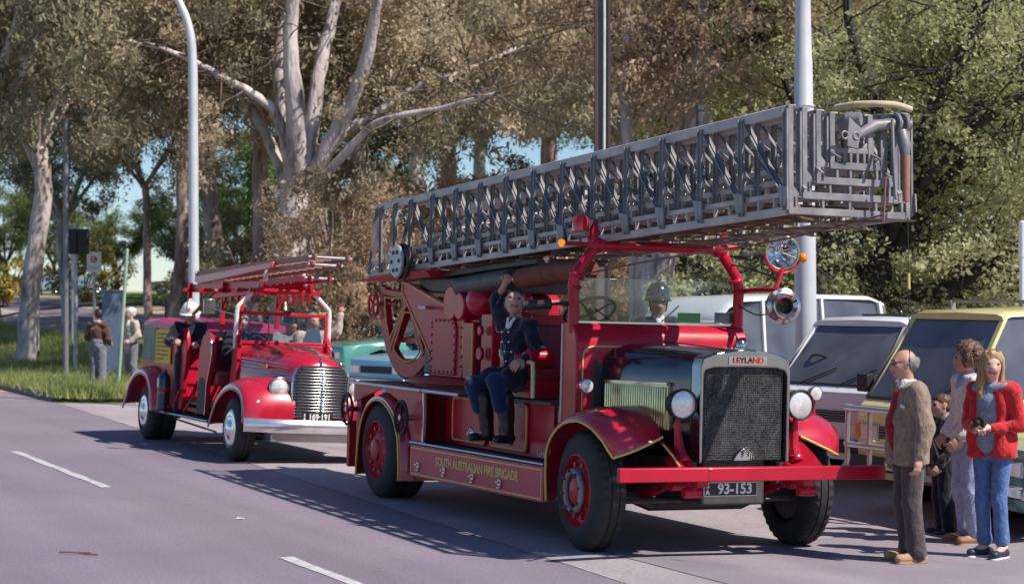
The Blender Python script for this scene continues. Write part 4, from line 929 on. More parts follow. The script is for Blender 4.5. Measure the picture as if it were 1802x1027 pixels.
# search light in a red yoke, amber lamp beside it
lv = Vector((-.42, 1.0, 2.555)); ld = Vector((.94, -.30, -.05)).normalized()
mb = MB(); mb.lathe([(.0, -.19), (.07, -.18), (.12, -.12), (.145, -.03), (.15, .0)], lv, ld, 32); se = mb.build('searchlight', CHROME, LT)
refl = mat('lamp_reflector', (.60, .68, .75), .06, 1.0, var=.1)
mb = MB(); mb.lathe([(.0, -.10), (.06, -.085), (.11, -.045), (.14, .0)], lv, ld, 32); mb.build('reflector', refl, se)
mb = MB(); mb.torus(lv, ld, .148, .013, 36, 8); mb.build('lamp_rim', mat('brassy_rim', (.55, .50, .35), .25, 1), se)
mb = MB(); a_, u_, v_ = frame_of(ld)
for an in (40, 160, 280): mb.tube([lv+ld*.0, lv+(u_*math.cos(R(an))+v_*math.sin(R(an)))*.145], .006, 5)
mb.build('lamp_spider', STEELP, se)
mb = MB(); mb.tube([lv+(Vector((0,1,0))*math.cos(R(a0))+Vector((0,0,1))*math.sin(R(a0)))*.18 for a0 in range(185, 356, 10)], .014, 8); mb.build('yoke', RED, se)
mb = MB(); mb.ell(lv+Vector((.02, .20, -.04)), (.05, .04, .045)); mb.build('amber_lamp', AMBER, se)
mb, f = mk('cable', BLACK); mb.tube(smooth_path([(-.88, .70, 2.45), (-.7, .80, 2.42), (-.5, .92, 2.35), (-.40, .99, 2.28)], 5), .008, 5); mb.tube(smooth_path([(-.88, .80, 2.1), (-.6, .85, 2.0), (-.4, .9, 2.02)], 5), .006, 5); f()

# ------------------------------------------------------------ turntable and its machinery
mb, f = mk('turntable_ring', RED2); mb.lathe([(.0, .09), (.82, .09), (.84, .07), (.84, .03), (.78, .02), (.78, 0)], (-4.55, 0, 1.18), (0, 0, 1), 48); f()
for s in (-1, 1):
    mb, f = mk('turntable_side', PINK, .008)
    poly = [(-5.95, 2.30), (-5.72, 2.27), (-4.22, 1.95), (-4.13, 1.86), (-4.13, 1.52), (-4.22, 1.275), (-5.03, 1.275), (-5.14, 1.50), (-5.95, 2.14)]
    y0, y1 = sorted((s*.43, s*.46)); mb.prism(poly, 'y', y0, y1); ts = f()
    g_ = MB(); g_.tube([(a_, s*.466, b_) for a_, b_ in ((-5.93, 2.16), (-5.93, 2.275), (-5.72, 2.25), (-4.24, 1.925), (-4.16, 1.85), (-4.16, 1.53))], .011, 5)
    g_.tube([(a_, s*.466, b_) for a_, b_ in ((-5.93, 2.17), (-5.12, 1.53), (-5.05, 1.45))], .009, 5); g_.build('gold_line', GOLD, ts)
    mb = MB(); mb.prism([(-5.02, 1.30), (-4.36, 1.30), (-4.34, 1.80), (-4.40, 1.88), (-4.95, 1.88), (-5.0, 1.75)], 'y', *sorted((s*.462, s*.482))); pn = mb.build('access_plate', PINK, ts, .01)
    mb = MB()
    for i in range(6):
        for (x, z) in ((-4.99+i*.115, 1.865 if 0 < i < 5 else 1.84), (-4.99+i*.115, 1.33), (-4.985, 1.37+i*.085), (-4.37, 1.37+i*.085)): mb.ell((x, s*.483, z), (.016, .012, .016), 8, 5)
    for i in range(5): mb.ell((-5.06-.0*i, s*.466, 1.33+i*.05), (.014, .012, .014), 8, 5); mb.ell((-4.22, s*.466, 1.4+i*.1), (.014, .012, .014), 8, 5)
    mb.build('rivet', RED2, ts)
    mb = MB(); mb.cyl((-5.05, s*.46, 2.0), (-5.05, s*.60, 2.0), .02, n=8); mb.cyl((-5.05, s*.60, 2.0), (-4.85, s*.60, 2.0), .022, n=8); mb.build('lever', CHROME, ts)
    # elevating quadrant
    c = Vector((-5.97, s*.33, 2.12)); Ro, Ri = .90, .74
    mb = MB(); A0, A1 = 172, 312; n_ = 34; V = []; F = []
    ro = [(Ro if (i % 2) else Ro-.0) for i in range(n_+1)]
    for yy in (s*.29, s*.37):
        for i in range(n_+1):
            an = R(A0+(A1-A0)*i/n_); V.append((c.x+ro[i]*math.cos(an), yy, c.z+ro[i]*math.sin(an)))
        for i in range(n_+1):
            an = R(A0+(A1-A0)*i/n_); V.append((c.x+Ri*math.cos(an), yy, c.z+Ri*math.sin(an)))
    m_ = n_+1
    for i in range(n_): F += [(i, i+1, m_+i+1, m_+i), (2*m_+i, 2*m_+i+1, 3*m_+i+1, 3*m_+i), (i, i+1, 2*m_+i+1, 2*m_+i), (m_+i, m_+i+1, 3*m_+i+1, 3*m_+i)]
    F += [(0, m_, 3*m_, 2*m_), (m_-1, 2*m_-1, 4*m_-1, 3*m_-1)]
    mb.add(V, F)
    for an in (176, 228, 308):
        mb.bar((c.x, s*.33, c.z), (c.x+.80*math.cos(R(an)), s*.33, c.z+.80*math.sin(R(an))), .07, .10, (0, 1, 0))
    mb.cyl((c.x, s*.28, c.z), (c.x, s*.40, c.z), .12, n=20); qd = mb.build('elevating_quadrant', RED2, LT, .006)
    mb = MB()
    for i in range(70):
        an = R(A0+(A1-A0)*i/69); e = Vector((math.cos(an), 0, math.sin(an))); mb.bar(c+e*(Ro-.005), c+e*(Ro+.035), .045, .018, Vector((-e.z, 0, e.x)))
    mb.build('gear_tooth', STEELD, qd)
    g_ = MB()
    for a0, a1 in ((181, 222), (234, 302)):
        pts = [(c.x+.725*math.cos(R(a0+(a1-a0)*i/10)), s*.376, c.z+.725*math.sin(R(a0+(a1-a0)*i/10))) for i in range(11)]
        pin = [(c.x+.20*math.cos(R(a)), s*.376, c.z+.20*math.sin(R(a))) for a in (a1-6, a0+6)]
        g_.tube(pts+pin+[pts[0]], .009, 5)
    g_.build('gold_line', GOLD, qd)
mb, f = mk('lower_brace', RED2, .006); mb.box(-6.5, -5.3, -.30, .30, 1.60, 1.66); mb.box(-6.3, -5.4, -.30, .30, 1.36, 1.42); f()
mb, f = mk('machine_core', STEELD, .02); mb.box(-5.4, -4.25, -.40, .40, 1.28, 2.1); mb.box(-5.6, -3.2, -.40, .40, 2.16, 2.32); mb.cyl((-4.2, -.5, 2.22), (-2.9, -.5, 2.30), .10, n=14); f()
mb, f = mk('winch_housing', RED, .015, seg=3); mb.cyl((-4.35, -.55, 2.05), (-4.35, .5, 2.05), .18, n=24); mb.cyl((-4.0, -.60, 2.02), (-4.0, .5, 2.02), .14, n=20); mb.box(-4.5, -3.75, -.42, .42, 1.85, 2.08); mb.ell((-3.75, -.45, 2.08), (.2, .16, .17)); f()
mb, f = mk('control_cabinet', RED, .012); mb.box(-4.05, -3.78, -.52, .3, 1.275, 1.86); mb.box(-3.52, -3.25, -.55, .4, 1.275, 1.95); mb.cyl((-3.42, -.58, 1.55), (-3.42, -.62, 1.55), .07, n=16); mb.cyl((-3.42, -.58, 1.78), (-3.42, -.62, 1.78), .05, n=16); f()
mb, f = mk('control_recess', BLACK, .004); mb.box(-3.78, -3.52, -.46, .3, 1.275, 1.9); f()
mb, f = mk('gold_panel_line', GOLD); mb.tube([(-3.79, -.525, 1.30), (-3.79, -.525, 1.84)], .009, 5); f()
for (x, y, z, r_) in ((-2.62, -.62, 1.98, .10), (-2.55, -.52, 2.10, .07), (-2.75, -.6, 1.84, .08), (-2.45, -.55, 1.92, .06)):
    mb, f = mk('red_valve', RED); mb.ell((x, y, z), (r_, r_, r_*.9)); mb.cyl((x, y-.02, z-.16), (x, y-.02, z), r_*.5, n=12); mb.torus((x, y-.10, z), (0, 1, 0), r_*.8, .012, 18, 6); f()
mb, f = mk('hose_box', RED, .02, seg=3); mb.box(-2.95, -2.35, -.60, .60, 1.185, 1.70); f()
# two small red extinguishers lying behind the seat rail
for k, x in enumerate((-1.98, -1.74)):
    mb, f = mk('extinguisher', RED); mb.tube([(x, -.62, 1.56), (x, -.86, 1.56), (x, -.90, 1.56)], [.085, .085, .05], 18); f()
mb, f = mk('rolled_canvas', mat('brown_canvas', (.20, .05, .03), .8, var=.3, scale=12, bump=.2), 0); mb.tube(smooth_path([(-2.9, -.42, 2.30), (-2.2, -.43, 2.335), (-1.35, -.44, 2.37)], 4), [.095, .105, .10, .108, .10, .106, .1, .1, .09], 14); f()
# small hand wheel at the very back
mb = MB(); mb.torus((-6.95, -.42, 2.02), (0, 1, 0), .15, .016, 28, 8)
for k in range(5): mb.tube([(-6.95, -.42, 2.02), (-6.95+math.cos(k*1.2566)*.15, -.42, 2.02+math.sin(k*1.2566)*.15)], .012, 6)
mb.tube([(-6.95, -.42, 2.02), (-6.5, -.30, 2.05)], .02, 6); mb.build('hand_wheel', RED, LT)

# ------------------------------------------------------------ the ladder: four trussed sections nested in one another
LB = Vector((-6.78, 0, 2.335)); LE = Vector((2.13, 0, 2.745)); LD = (LE-LB); LLEN = LD.length; ang = math.atan2(LD.z, LD.x)
LR = empty('ladder', LB, 0, LT); LR.rotation_euler = (0, -ang, 0)
HL = .815
stations = [0.02, .42, .86, 1.32]+[1.32+.63*(i+1) for i in range(11)]+[LLEN-.03]
stations = [s_ for s_ in stations if s_ < LLEN-.35]+[LLEN-.03]
def section(k):
    hw = .525-.118*k; zb = .118*k; zt = HL-.012*k; s0 = .0 if k == 0 else .9+.12*k; s1 = LLEN-.02+.006*k
    mb = MB()
    for s in (-1, 1):
        y = s*hw
        mb.box(s0+(.22 if k == 0 else 0), s1, y-.022, y+.022, zt-.075, zt); mb.box(s0+.2, s1, y-s*.02-.03, y-s*.02+.03, zt-.006, zt+.006)
        mb.box(s0, s1, y-.022, y+.022, zb, zb+.062); mb.box(s0, s1, y-.018, y+.018, zb+.135, zb+.175)
        for i in range(int((s1-s0)/.22)): x = s0+.1+i*.22; mb.box(x-.012, x+.012, y-.016, y+.016, zb+.060, zb+.137)
    sec = mb.build('ladder_section', RAILM, LT, .004 if k == 0 else 0, seg=1)
    sec.location = LB; sec.rotation_euler = (0, -ang, 0)
    # posts and braces share their meshes
    pm = MB(); pm.box(-.020, .020, -.008, .008, zb+.03, zt-.03); pm.box(-.020, -.014, -.024, .024, zb+.03, zt-.03); pme = pm.mesh('post', STEELP)
    st = stations if k == 0 else [q+.05*k for q in stations[4:]]
    for s in (-1, 1):
        for i, q in enumerate(st):
            if k == 0 and i == 0:
                b = MB(); b.bar((q, s*(hw+.026), zb+.03), (q+.26, s*(hw+.026), zt-.02), .014, .05, (0, 1, 0)); b.build('brace', STEELP, sec); continue
            mesh_obj('post', pme, sec, (min(q, LLEN-.03), s*(hw+.034), 0))
        bms = {}
        for i in range(len(st)-1):
            q0, q1 = st[i], st[i+1]; dl = round(q1-q0, 2)
            rear = k == 0 and i < 3
            key = (dl, rear)
            if key not in bms:
                b = MB()
                p0, p1 = (((0, 0, zt-.05), (dl, 0, zb+.07)) if not rear else ((0, 0, zb+.05), (dl, 0, zt-.05)))
                b.bar(p0, p1, .010, .040 if k == 0 else .026, (0, 1, 0))
                if k == 0: b.bar(Vector(p0)+Vector((0, .014, .02)), Vector(p1)+Vector((0, .014, .02)), .03, .006, (0, 0, 1))
                bms[key] = b.mesh('brace', STEELP)
            mesh_obj('brace', bms[key], sec, (q0, s*(hw+.014), 0))
            if not rear and k == 0:
                if (dl, 'g') not in bms:
                    b = MB(); b.prism([(dl-.05, zb+.06), (dl+.05, zb+.06), (dl+.04, zb+.20), (dl-.09, zb+.22)], 'y', -.006, .006); bms[(dl, 'g')] = b.mesh('gusset', STEELP)
                mesh_obj('gusset', bms[(dl, 'g')], sec, (q0, s*(hw+.05), 0))
    rm_ = MB(); rm_.tube([(0, -hw, 0), (0, hw, 0)], .017, 8); rme = rm_.mesh('rung', RUST if k == 0 else STEELP)
    nr = int((s1-s0-.2)/.31)
    for i in range(nr): mesh_obj('rung', rme, sec, (s0+.15+i*.31, 0, zb+.10))
    # end frame of the section
    e = MB(); x = s1-.02
    e.box(x-.02, x+.02, -hw, hw, zb, zb+.055); e.box(x-.02, x+.02, -hw, hw, zb+.125, zb+.165)
    for i in range(5): yy = -hw+.05+i*(2*hw-.1)/4; e.box(x-.018, x+.018, yy-.012, yy+.012, zb+.05, zb+.13)
    for s in (-1, 1): e.box(x-.025, x+.025, s*hw-.022, s*hw+.022, zb, zt)
    for (s, a1) in ((-1, .09), (1, .09)): e.prism([(s*hw, zb+.15), (s*(hw-a1), zb+.15), (s*hw, zb+.15+a1)], 'x', x-.015, x+.015)
    e.build('end_frame', STEELP, sec, .004, seg=1)
    if k == 0:
        b = MB()
        for i in range(12):
            x0 = .6+i*.7; b.bar((x0, -hw, zb-.015), (x0+.7, hw, zb-.015), .03, .012); b.bar((x0, hw, zb-.030), (x0+.7, -hw, zb-.030), .03, .012)
        b.build('underside_brace', RUST, sec)
        b = MB(); b.box(.5, 4.2, -.40, .40, -.09, -.03); b.box(1.2, 3.6, -.30, .30, -.16, -.09); b.build('bed_frame', STEELD, sec, .01)
    return sec
secs = [section(k) for k in range(4)]
bpy.data.objects.remove(LR)
S0 = secs[0]
mb = MB(); mb.lathe([(.05, -.03), (.05, .03), (.19, .03), (.20, .015), (.20, -.015), (.19, -.03)], (1.28, -.635, .10), (0, 1, 0), 36); mb.cyl((1.28, -.68, .10), (1.28, -.53, .10), .05, n=14); pu = mb.build('pulley', STEELD, S0)
mb = MB(); mb.lathe([(.0, .0), (.17, .0), (.18, .01), (.18, .03)], (1.28, -.72, .10), (0, 1, 0), 36)
mb.build('pulley_face', ALU, pu)
for k in range(6): mb = MB(); mb.cyl((1.28+math.cos(k*1.047)*.11, -.723, .10+math.sin(k*1.047)*.11), (1.28+math.cos(k*1.047)*.11, -.73, .10+math.sin(k*1.047)*.11), .022, n=10); mb.build('pulley_hole', BLACK, pu)
mb = MB(); mb.add([(-.12, -.62, -.02), (1.9, -.62, -.02), (1.9, .62, -.02), (-.12, .62, -.02), (-.12, -.60, -.045), (1.9, -.56, -.10), (1.9, .56, -.10), (-.12, .60, -.045)], [(0,1,2,3),(4,5,6,7),(0,1,5,4),(1,2,6,5),(2,3,7,6),(3,0,4,7)]); mb.build('rear_flange', RED2, S0, .006)
mb = MB(); mb.box(5.35, 5.95, .1, .5, HL+.01, HL+.13); mb.build('tool_box', STEELP, S0, .008)
mb = MB(); mb.tube([(7.15, -.3, HL), (7.15, -.3, HL+.22)], .03, 8); mb.tube([(7.15, -.3, HL+.2), (7.15, -.3, HL+.24)], .04, 8); mb.build('guide_pin', STEELD, S0)
# monitor, hose and fittings at the head of the ladder
X = LLEN+.02
mb = MB(); mb.tube([(X-.02, .05, .62), (X, .20, .70), (X+.02, .36, .72)], [.035, .045, .045], 14); mb.torus((X+.02, .37, .72), (0, 1, 0), .07, .016, 20, 8); mb.torus((X+.02, .44, .72), (0, 1, 0), .07, .016, 20, 8)
mb.tube([(X+.02, .36, .72), (X+.02, .50, .72)], .045, 14); mb.tube([(X+.06, .40, .66), (X+.10, .40, .55), (X+.10, .40, .47)], [.042, .048, .036], 12); mb.tube([(X-.15, .0, .72), (X-.05, .0, .74), (X+.02, .06, .74)], [.05, .06, .05], 10); mo = mb.build('monitor', STEELP, S0)
mb = MB(); mb.tube([(X+.11, .40, .47), (X+.12, .395, .12)], [.036, .028], 12); mb.build('monitor_nozzle', mat('leather_sleeve', (.28, .14, .09), .6, var=.3), mo)
mb = MB(); mb.tube([(X+.08, .30, .74), (X+.12, .28, .40), (X+.12, .30, .14)], .014, 6); mb.build('monitor_lever', STEELP, mo)
mb = MB(); mb.tube(smooth_path([(X-.3, .05, HL+.05), (X-.1, .12, HL+.055), (X+.02, .25, HL+.05), (X+.04, .38, HL+.045), (X+.04, .50, HL+.02)], 5), .026, 10); mb.build('hose', mat('canvas_hose', (.50, .42, .28), .85, var=.15, scale=20, bump=.2), S0)
mb = MB(); mb.prism([(-.10, .52), (.0, .50), (.03, .66), (-.08, .74)], 'x', X+.05, X+.07); mb.torus((X+.07, -.12, .60), (1, 0, 0), .028, .010, 14, 6); mb.torus((X+.07, -.02, .60), (1, 0, 0), .026, .010, 14, 6); mb.build('pulley_bracket', STEELP, S0, .004)
mb = MB(); mb.tube(smooth_path([(X+.10, .22, .02), (X-.9, -.1, -.12), (X-2.2, -.45, -.2), (X-3.6, -.5, -.26)], 5), .008, 5); mb.tube([(X+.10, .22, .30), (X+.10, .20, -.04)], .010, 5); mb.build('rope', mat('old_rope', (.20, .10, .08), .9), S0)
mb = MB(); mb.tube([(X+.13, .40, .0), (X+.13, .41, -1.15)], .004, 5); hl_ = mb.build('hanging_line', BLACK, S0); mb = MB(); mb.tube([(X+.13, .405, -.42), (X+.13, .407, -.54)], .012, 8); mb.build('line_tag', mat('line_amber', (.6, .40, .12), .7), hl_)
# ------------------------------------------------------------ the smaller round-winged engine
OD = Vector((-2.72, 25.70, 0)); DTH = R(25)
DE = vehicle('fire_engine', OD, DTH, R(3.0), -.95)
tag(DE, 'smaller rounded red fire engine with chrome grille following the ladder truck', 'fire truck')
def dk(name, m, bevel=0, sharp=38, seg=2, parent=DE):
    mb = MB(); return mb, (lambda: mb.build(name, m, parent, bevel, sharp, seg))
RED3 = mat('engine_red_paint', (.47, .011, .034), .34, 0, .08, spec=.16, var=.1, scale=2, bump=.015, bscale=6)
FX0, RX0 = -.02, -4.22
HUB = mat('hubcap_chrome', (.72, .72, .74), .18, 1)
def dwheel(x, y, s, rimm):
    w_ = make_wheel(DE, x, y, s, .41, .20, rimm, False, lugs=48)
    mb = MB(); mb.lathe([(.0, -.075), (.05, -.07), (.10, -.05), (.125, -.03), (.16, -.028), (.20, -.035), (.235, -.02)], (0, 0, 0), (0, -s, 0), 32); mb.build('hub_cap', HUB, w_)
for s in (-1, 1): dwheel(FX0, s*.95, s, HUB); dwheel(RX0, s*.98, s, RED2)
for s in (-1, 1):
    mb, f = dk('inner_tyre', TYRE); mb.lathe([(.25, -.1), (.38, -.1), (.405, -.07), (.41, .0), (.405, .07), (.38, .1), (.25, .1)], (RX0, s*.70, .41), (0, 1, 0), 40); f()
mb, f = dk('chassis_rail', STEELD, .005)
for y in (-.40, .40): mb.box(-5.1, .5, y-.035, y+.035, .45, .60)
for x in (-4.9, -3.4, -1.8, .2): mb.box(x-.05, x+.05, -.37, .37, .47, .58)
f()
mb, f = dk('axle', STEELD); mb.tube([(FX0, -.8, .38), (FX0, -.4, .32), (FX0, .4, .32), (FX0, .8, .38)], .05, 8); f()
mb, f = dk('rear_axle', STEELD); mb.tube([(RX0, -.9, .41), (RX0, .9, .41)], .08, 8); f()
mb, f = dk('sump', STEELD, .02); mb.box(-.6, .3, -.28, .28, .28, .7); f()
# nose: a loft from scuttle to grille
def nose_ring(x, w_, zt, zb, sh):
    h_ = [(w_, zb), (w_, zb+(zt-zb)*.45), (w_*.97, zb+(zt-zb)*.68), (w_*.86, zb+(zt-zb)*.85), (w_*.62, zb+(zt-zb)*.95), (w_*.25, zt-.004), (0, zt+sh)]
    return [(x, -a, b) for a, b in h_]+[(x, a, b) for a, b in h_[-2::-1]]
mb, f = dk('bonnet', REDG, 0, 42); mb.loft([nose_ring(-.95, .63, 1.50, .75, 0), nose_ring(-.6, .58, 1.49, .72, .004), nose_ring(-.2, .50, 1.46, .66, .008), nose_ring(.2, .42, 1.42, .62, .012), nose_ring(.45, .36, 1.37, .60, .015), nose_ring(.54, .36, 1.32, .60, .015), nose_ring(.585, .34, 1.25, .60, .01)]); bo = f()
mb = MB(); mb.tube([(-.9, 0, 1.512), (-.2, 0, 1.478), (.3, 0, 1.425), (.56, 0, 1.33), (.64, 0, 1.15), (.66, 0, .70)], .016, 8); mb.build('nose_strip', CHROME, bo)
for s in (-1, 1):
    for j in range(4):
        mb = MB(); z = 1.29-.045*j; mb.tube([(-.82, s*.615, z+.02), (-.3, s*.528, z), (.2, s*.425, z-.02), (.40, s*.375, z-.03)], .010, 6); mb.build('bonnet_moulding', CHROME, bo)
    mb = MB(); mb.box(-.35, -.05, min(s*.50, s*.525), max(s*.50, s*.525), 1.20, 1.24); mb.build('name_strip', mat('orange_enamel', (.55, .16, .03), .4), bo, .003)
# grille bars
GRCH = mat('grille_chrome', (.30, .30, .31), .2, 1)
mb = MB(); mb.prism([(-.35, .60), (.35, .60), (.35, 1.15), (.26, 1.26), (-.26, 1.26), (-.35, 1.15)], 'x', .57, .60); gp_ = mb.build('grille_backing', BLACK, DE)
for j in range(17):
    z = .62+j*.038; w_ = .345 if z < 1.16 else .345-(z-1.16)*.9
    mb = MB(); mb.tube([(.590, -w_-.02, z), (.628, -w_*.8, z), (.648, 0, z), (.628, w_*.8, z), (.590, w_+.02, z)], .0048, 6); mb.build('grille_bar', GRCH, gp_)
for s in (-1, 1):
    mb = MB(); mb.tube([(.59, s*.370, .60), (.592, s*.370, 1.12), (.58, s*.32, 1.23)], .018, 8); mb.build('grille_surround', CHROME, gp_)
    for j in range(12):
        z = .66+j*.042; mb = MB(); mb.tube([(.575, s*.385, z), (.47, s*.41, z+.005)], .006, 6); mb.build('grille_side_bar', GRCH, gp_)
# apron under the grille, bumper
mb, f = dk('front_apron', RED3, .02); mb.box(.35, .58, -.62, .62, .50, .64); f()
mb, f = dk('front_bumper', mat('white_chrome', (.80, .76, .76), .22, .85), 0)
R_ = []
for i in range(17):
    t_ = -1+2*i/16; y = t_*.98; x = .80-.22*abs(t_)**3; hh = .085
    R_.append([(x+.0, y, .50-hh), (x+.035, y, .50-hh*.5), (x+.045, y, .50), (x+.035, y, .50+hh*.5), (x, y, .50+hh), (x-.012, y, .50+hh), (x-.012, y, .50-hh)])
mb.loft(R_); f()
mb, f = dk('bumper_valance', mat('dull_chrome', (.55, .50, .47), .3, .8), .01); mb.box(.42, .70, -.66, .66, .30, .40); f()
mb, f = dk('number_plate', PLATE, .003); mb.box(.70, .71, -.26, .14, .56, .68); pl2 = f()
text('plate_number', '169·191', .105, PLATEW, pl2, FX(.713, -.035, .62), offset=.003, sx=.86); text('plate_number', 'S', .045, PLATEW, pl2, FX(.713, -.235, .642), offset=.002); text('plate_number', 'A', .045, PLATEW, pl2, FX(.713, -.235, .60), offset=.002)
mb = MB()
for y in (-.17, .07): mb.box(.69, .70, y-.01, y+.01, .50, .60)
mb.build('plate_bracket', STEELD, pl2)
# rounded wings
def pontoon(name, path, prof, s, m):
    """sweep a half-round section along an (x, z) path; prof(t) -> inner y, outer y, roundness, drop"""
    pts = smooth_path([(x, z, 0) for x, z in path], 6); k = len(pts); rows = []
    for i, p in enumerate(pts):
        d = pts[min(i+1, k-1)]-pts[max(i-1, 0)]; l_ = math.hypot(d.x, d.y) or 1; nx, nz = -d.y/l_, d.x/l_
        yi, yo, rd = prof(i/(k-1)); row = []
        for j in range(11):
            t_ = j/10; a = t_*math.pi/2; y = yi+(yo-yi)*math.sin(a)**.9; dr = -rd*(1-math.cos(a)**.8)
            row.append((p.x+nx*dr, s*y, p.y+nz*dr))
        row.append((p.x+nx*(-rd-.03), s*yo*.997, p.y+nz*(-rd-.03))); rows.append(row)
    q = 12; V = [v for r_ in rows for v in r_]; F = [(i*q+j, (i+1)*q+j, (i+1)*q+j+1, i*q+j+1) for i in range(k-1) for j in range(q-1)]
    mb = MB(); mb.add(V, F); o = mb.build(name, m, DE, sharp=70); so_ = o.modifiers.new('thick', 'SOLIDIFY'); so_.thickness = .012; so_.offset = -1
    e = MB(); e.tube([r_[-1] for r_ in rows], .012, 6); e.build('wing_beading', mat('pink_beading', (.58, .25, .27), .4), o)
    return o
for s in (-1, 1):
    pontoon('front_wing', [(-1.10, .44), (-1.0, .60), (-.78, .84), (-.45, 1.02), (-.1, 1.10), (.25, 1.08), (.50, .96), (.62, .76), (.64, .56), (.60, .46)], lambda t_: (.40-.1*math.sin(t_*math.pi), .98, .10+.06*math.sin(t_*math.pi)), s, REDG)
    # body of the wing towards the bonnet
    mb, f = dk('wing_inner', RED3, 0, 60); mb.ell((.12, s*.46, .80), (.44, .22, .24), 20, 12); f()
    mb = MB(); hx, hy, hz = .52, s*.52, .97
    mb.lathe([(0, -.28), (.06, -.26), (.11, -.15), (.128, -.03), (.13, 0)], (hx, hy, hz), (1, 0, .03), 28); hl = mb.build('headlamp', RED3, DE)
    mb = MB(); mb.lathe([(0, .05), (.05, .044), (.09, .028), (.112, .008)], (hx, hy, hz), (1, 0, .03), 28); mb.build('lens', LENS, hl)
    mb = MB(); mb.torus((hx+.005, hy, hz), (1, 0, .03), .122, .014, 32, 8); mb.build('lamp_rim', CHROME, hl)
    mb = MB(); mb.lathe([(0, .02), (.03, .016), (.045, 0), (.046, -.04)], (.55, s*.80, .78), (1, 0, .1), 18); pl_ = mb.build('parking_lamp', CHROME, DE)
    mb = MB(); mb.lathe([(0, .028), (.03, .02)], (.55, s*.80, .78), (1, 0, .1), 14); mb.build('lens', AMBER if s > 0 else LENS, pl_)
    pontoon('rear_wing', [(-5.35, .50), (-5.18, .66), (-4.98, .88), (-4.65, 1.04), (-4.25, 1.09), (-3.90, 1.02), (-3.66, .82), (-3.57, .58), (-3.55, .46)], lambda t_: (.70, 1.06, .11), s, REDG)
    # running board and its edge
    mb, f = dk('running_board', CHECK, .004); mb.box(-3.60, -1.02, min(s*.60, s*.98), max(s*.60, s*.98), .425, .455); f()
    mb, f = dk('board_edge', CHROME); mb.tube([(-3.60, s*.985, .445), (-1.02, s*.985, .445)], .014, 6); f()
    # sides with scooped entrances
    mb, f = dk('rear_body_side', RED3, .012); y0, y1 = sorted((s*.80, s*.86)); mb.prism([(-5.0, .62), (-2.74, .50), (-2.70, .9), (-2.62, 1.15), (-2.60, 1.45), (-2.70, 1.62), (-2.85, 1.66), (-5.0, 1.70)], 'y', y0, y1); f()
    mb, f = dk('seat_side', RED3, .012)
    sp_ = [(-2.05, .50), (-1.62, .50), (-1.60, .90), (-1.50, 1.10), (-1.42, 1.30), (-1.45, 1.48), (-1.55, 1.58), (-1.72, 1.62), (-1.90, 1.56), (-2.02, 1.40), (-2.08, 1.15)]
    y0, y1 = sorted((s*.78, s*.84)); mb.prism(sp_, 'y', y0, y1); ss = f()
    mb = MB(); mb.tube([(a, s*.845, b) for a, b in sp_[1:8]], .012, 6); mb.build('edge_beading', CHROME, ss)
    mb, f = dk('step_plate', RED2, .006); mb.box(-2.70, -2.06, min(s*.55, s*.80), max(s*.55, s*.80), .50, .56); f()
    mb, f = dk('step_arch', BLACK, .0); mb.prism([(-2.02, .52), (-1.68, .52), (-1.68, .85), (-1.72, .95), (-1.85, 1.0), (-1.98, .95), (-2.02, .85)], 'y', *sorted((s*.841, s*.846))); f()
    mb, f = dk('scuttle_side', RED3, .012); mb.prism([(-1.06, .48), (-.90, .55), (-.90, 1.50), (-1.0, 1.62), (-1.10, 1.58), (-1.12, 1.30), (-1.18, .95)], 'y', *sorted((s*.60, s*.66))); f()
    # extinguisher strapped beside the step
    mb, f = dk('extinguisher', mat('blue_black_enamel', (.02, .03, .06), .25, 0, .6)); c = (-3.25, s*.98, .49); mb.lathe([(.0, 0), (.085, .0), (.09, .02), (.09, .42), (.075, .48), (.03, .52), (.03, .56), (0, .57)], c, (0, 0, 1), 20); ex = f()
    mb = MB(); mb.lathe([(.092, 0), (.092, .05)], (c[0], c[1], .74), (0, 0, 1), 20); mb.build('strap', RED2, ex)
    mb = MB(); mb.prism([(c[0]-.05, .80), (c[0]+.03, .80), (c[0]+.03, .92), (c[0]-.05, .92)], 'y', *sorted((c[1]+s*.080, c[1]+s*.088))); mb.build('paper_label', WHITEP, ex)
    mb, f = dk('brace_rod', RED2); mb.tube([(-3.05, s*.9, .50), (-2.80, s*.88, .78)], .018, 6); mb.tube([(-2.45, s*.9, .5), (-2.1, s*.86, .75)], .018, 6); f()
    mb, f = dk('under_rod', STEELD); mb.tube([(-3.3, s*.8, .36), (-1.2, s*.8, .30)], .014, 5); f()
# seats and floor
mb, f = dk('cab_floor', CHECK, .004); mb.box(-2.72, -.98, -.78, .78, .60, .64); f()
mb, f = dk('front_seat', LEATHER, .04, seg=3); mb.box(-2.0, -1.45, -.76, .76, .90, 1.10); mb.box(-2.1, -1.95, -.76, .76, 1.0, 1.55); f()
mb, f = dk('rear_body', RED3, .01); mb.box(-4.98, -2.78, -.795, .795, .64, 1.55); f()
mb, f = dk('dashboard', RED2, .01); mb.box(-1.08, -.98, -.60, .60, .9, 1.48); f()
# rounded cover over the hose bed
mb, f = dk('hose_cover', mat('crimson_cover', (.42, .035, .14), .5, 0, .3, var=.15), 0, 50)
mb.loft([[(x, -.87, 1.66+dz), (x, -.86, 1.71+dz), (x, -.76, 1.76+dz), (x, -.4, 1.79+dz), (x, .4, 1.79+dz), (x, .76, 1.76+dz), (x, .86, 1.71+dz), (x, .87, 1.66+dz)] for x, dz in ((-5.05, -.06), (-4.98, 0), (-4.4, .02), (-3.6, .0), (-2.85, -.03))]); f()
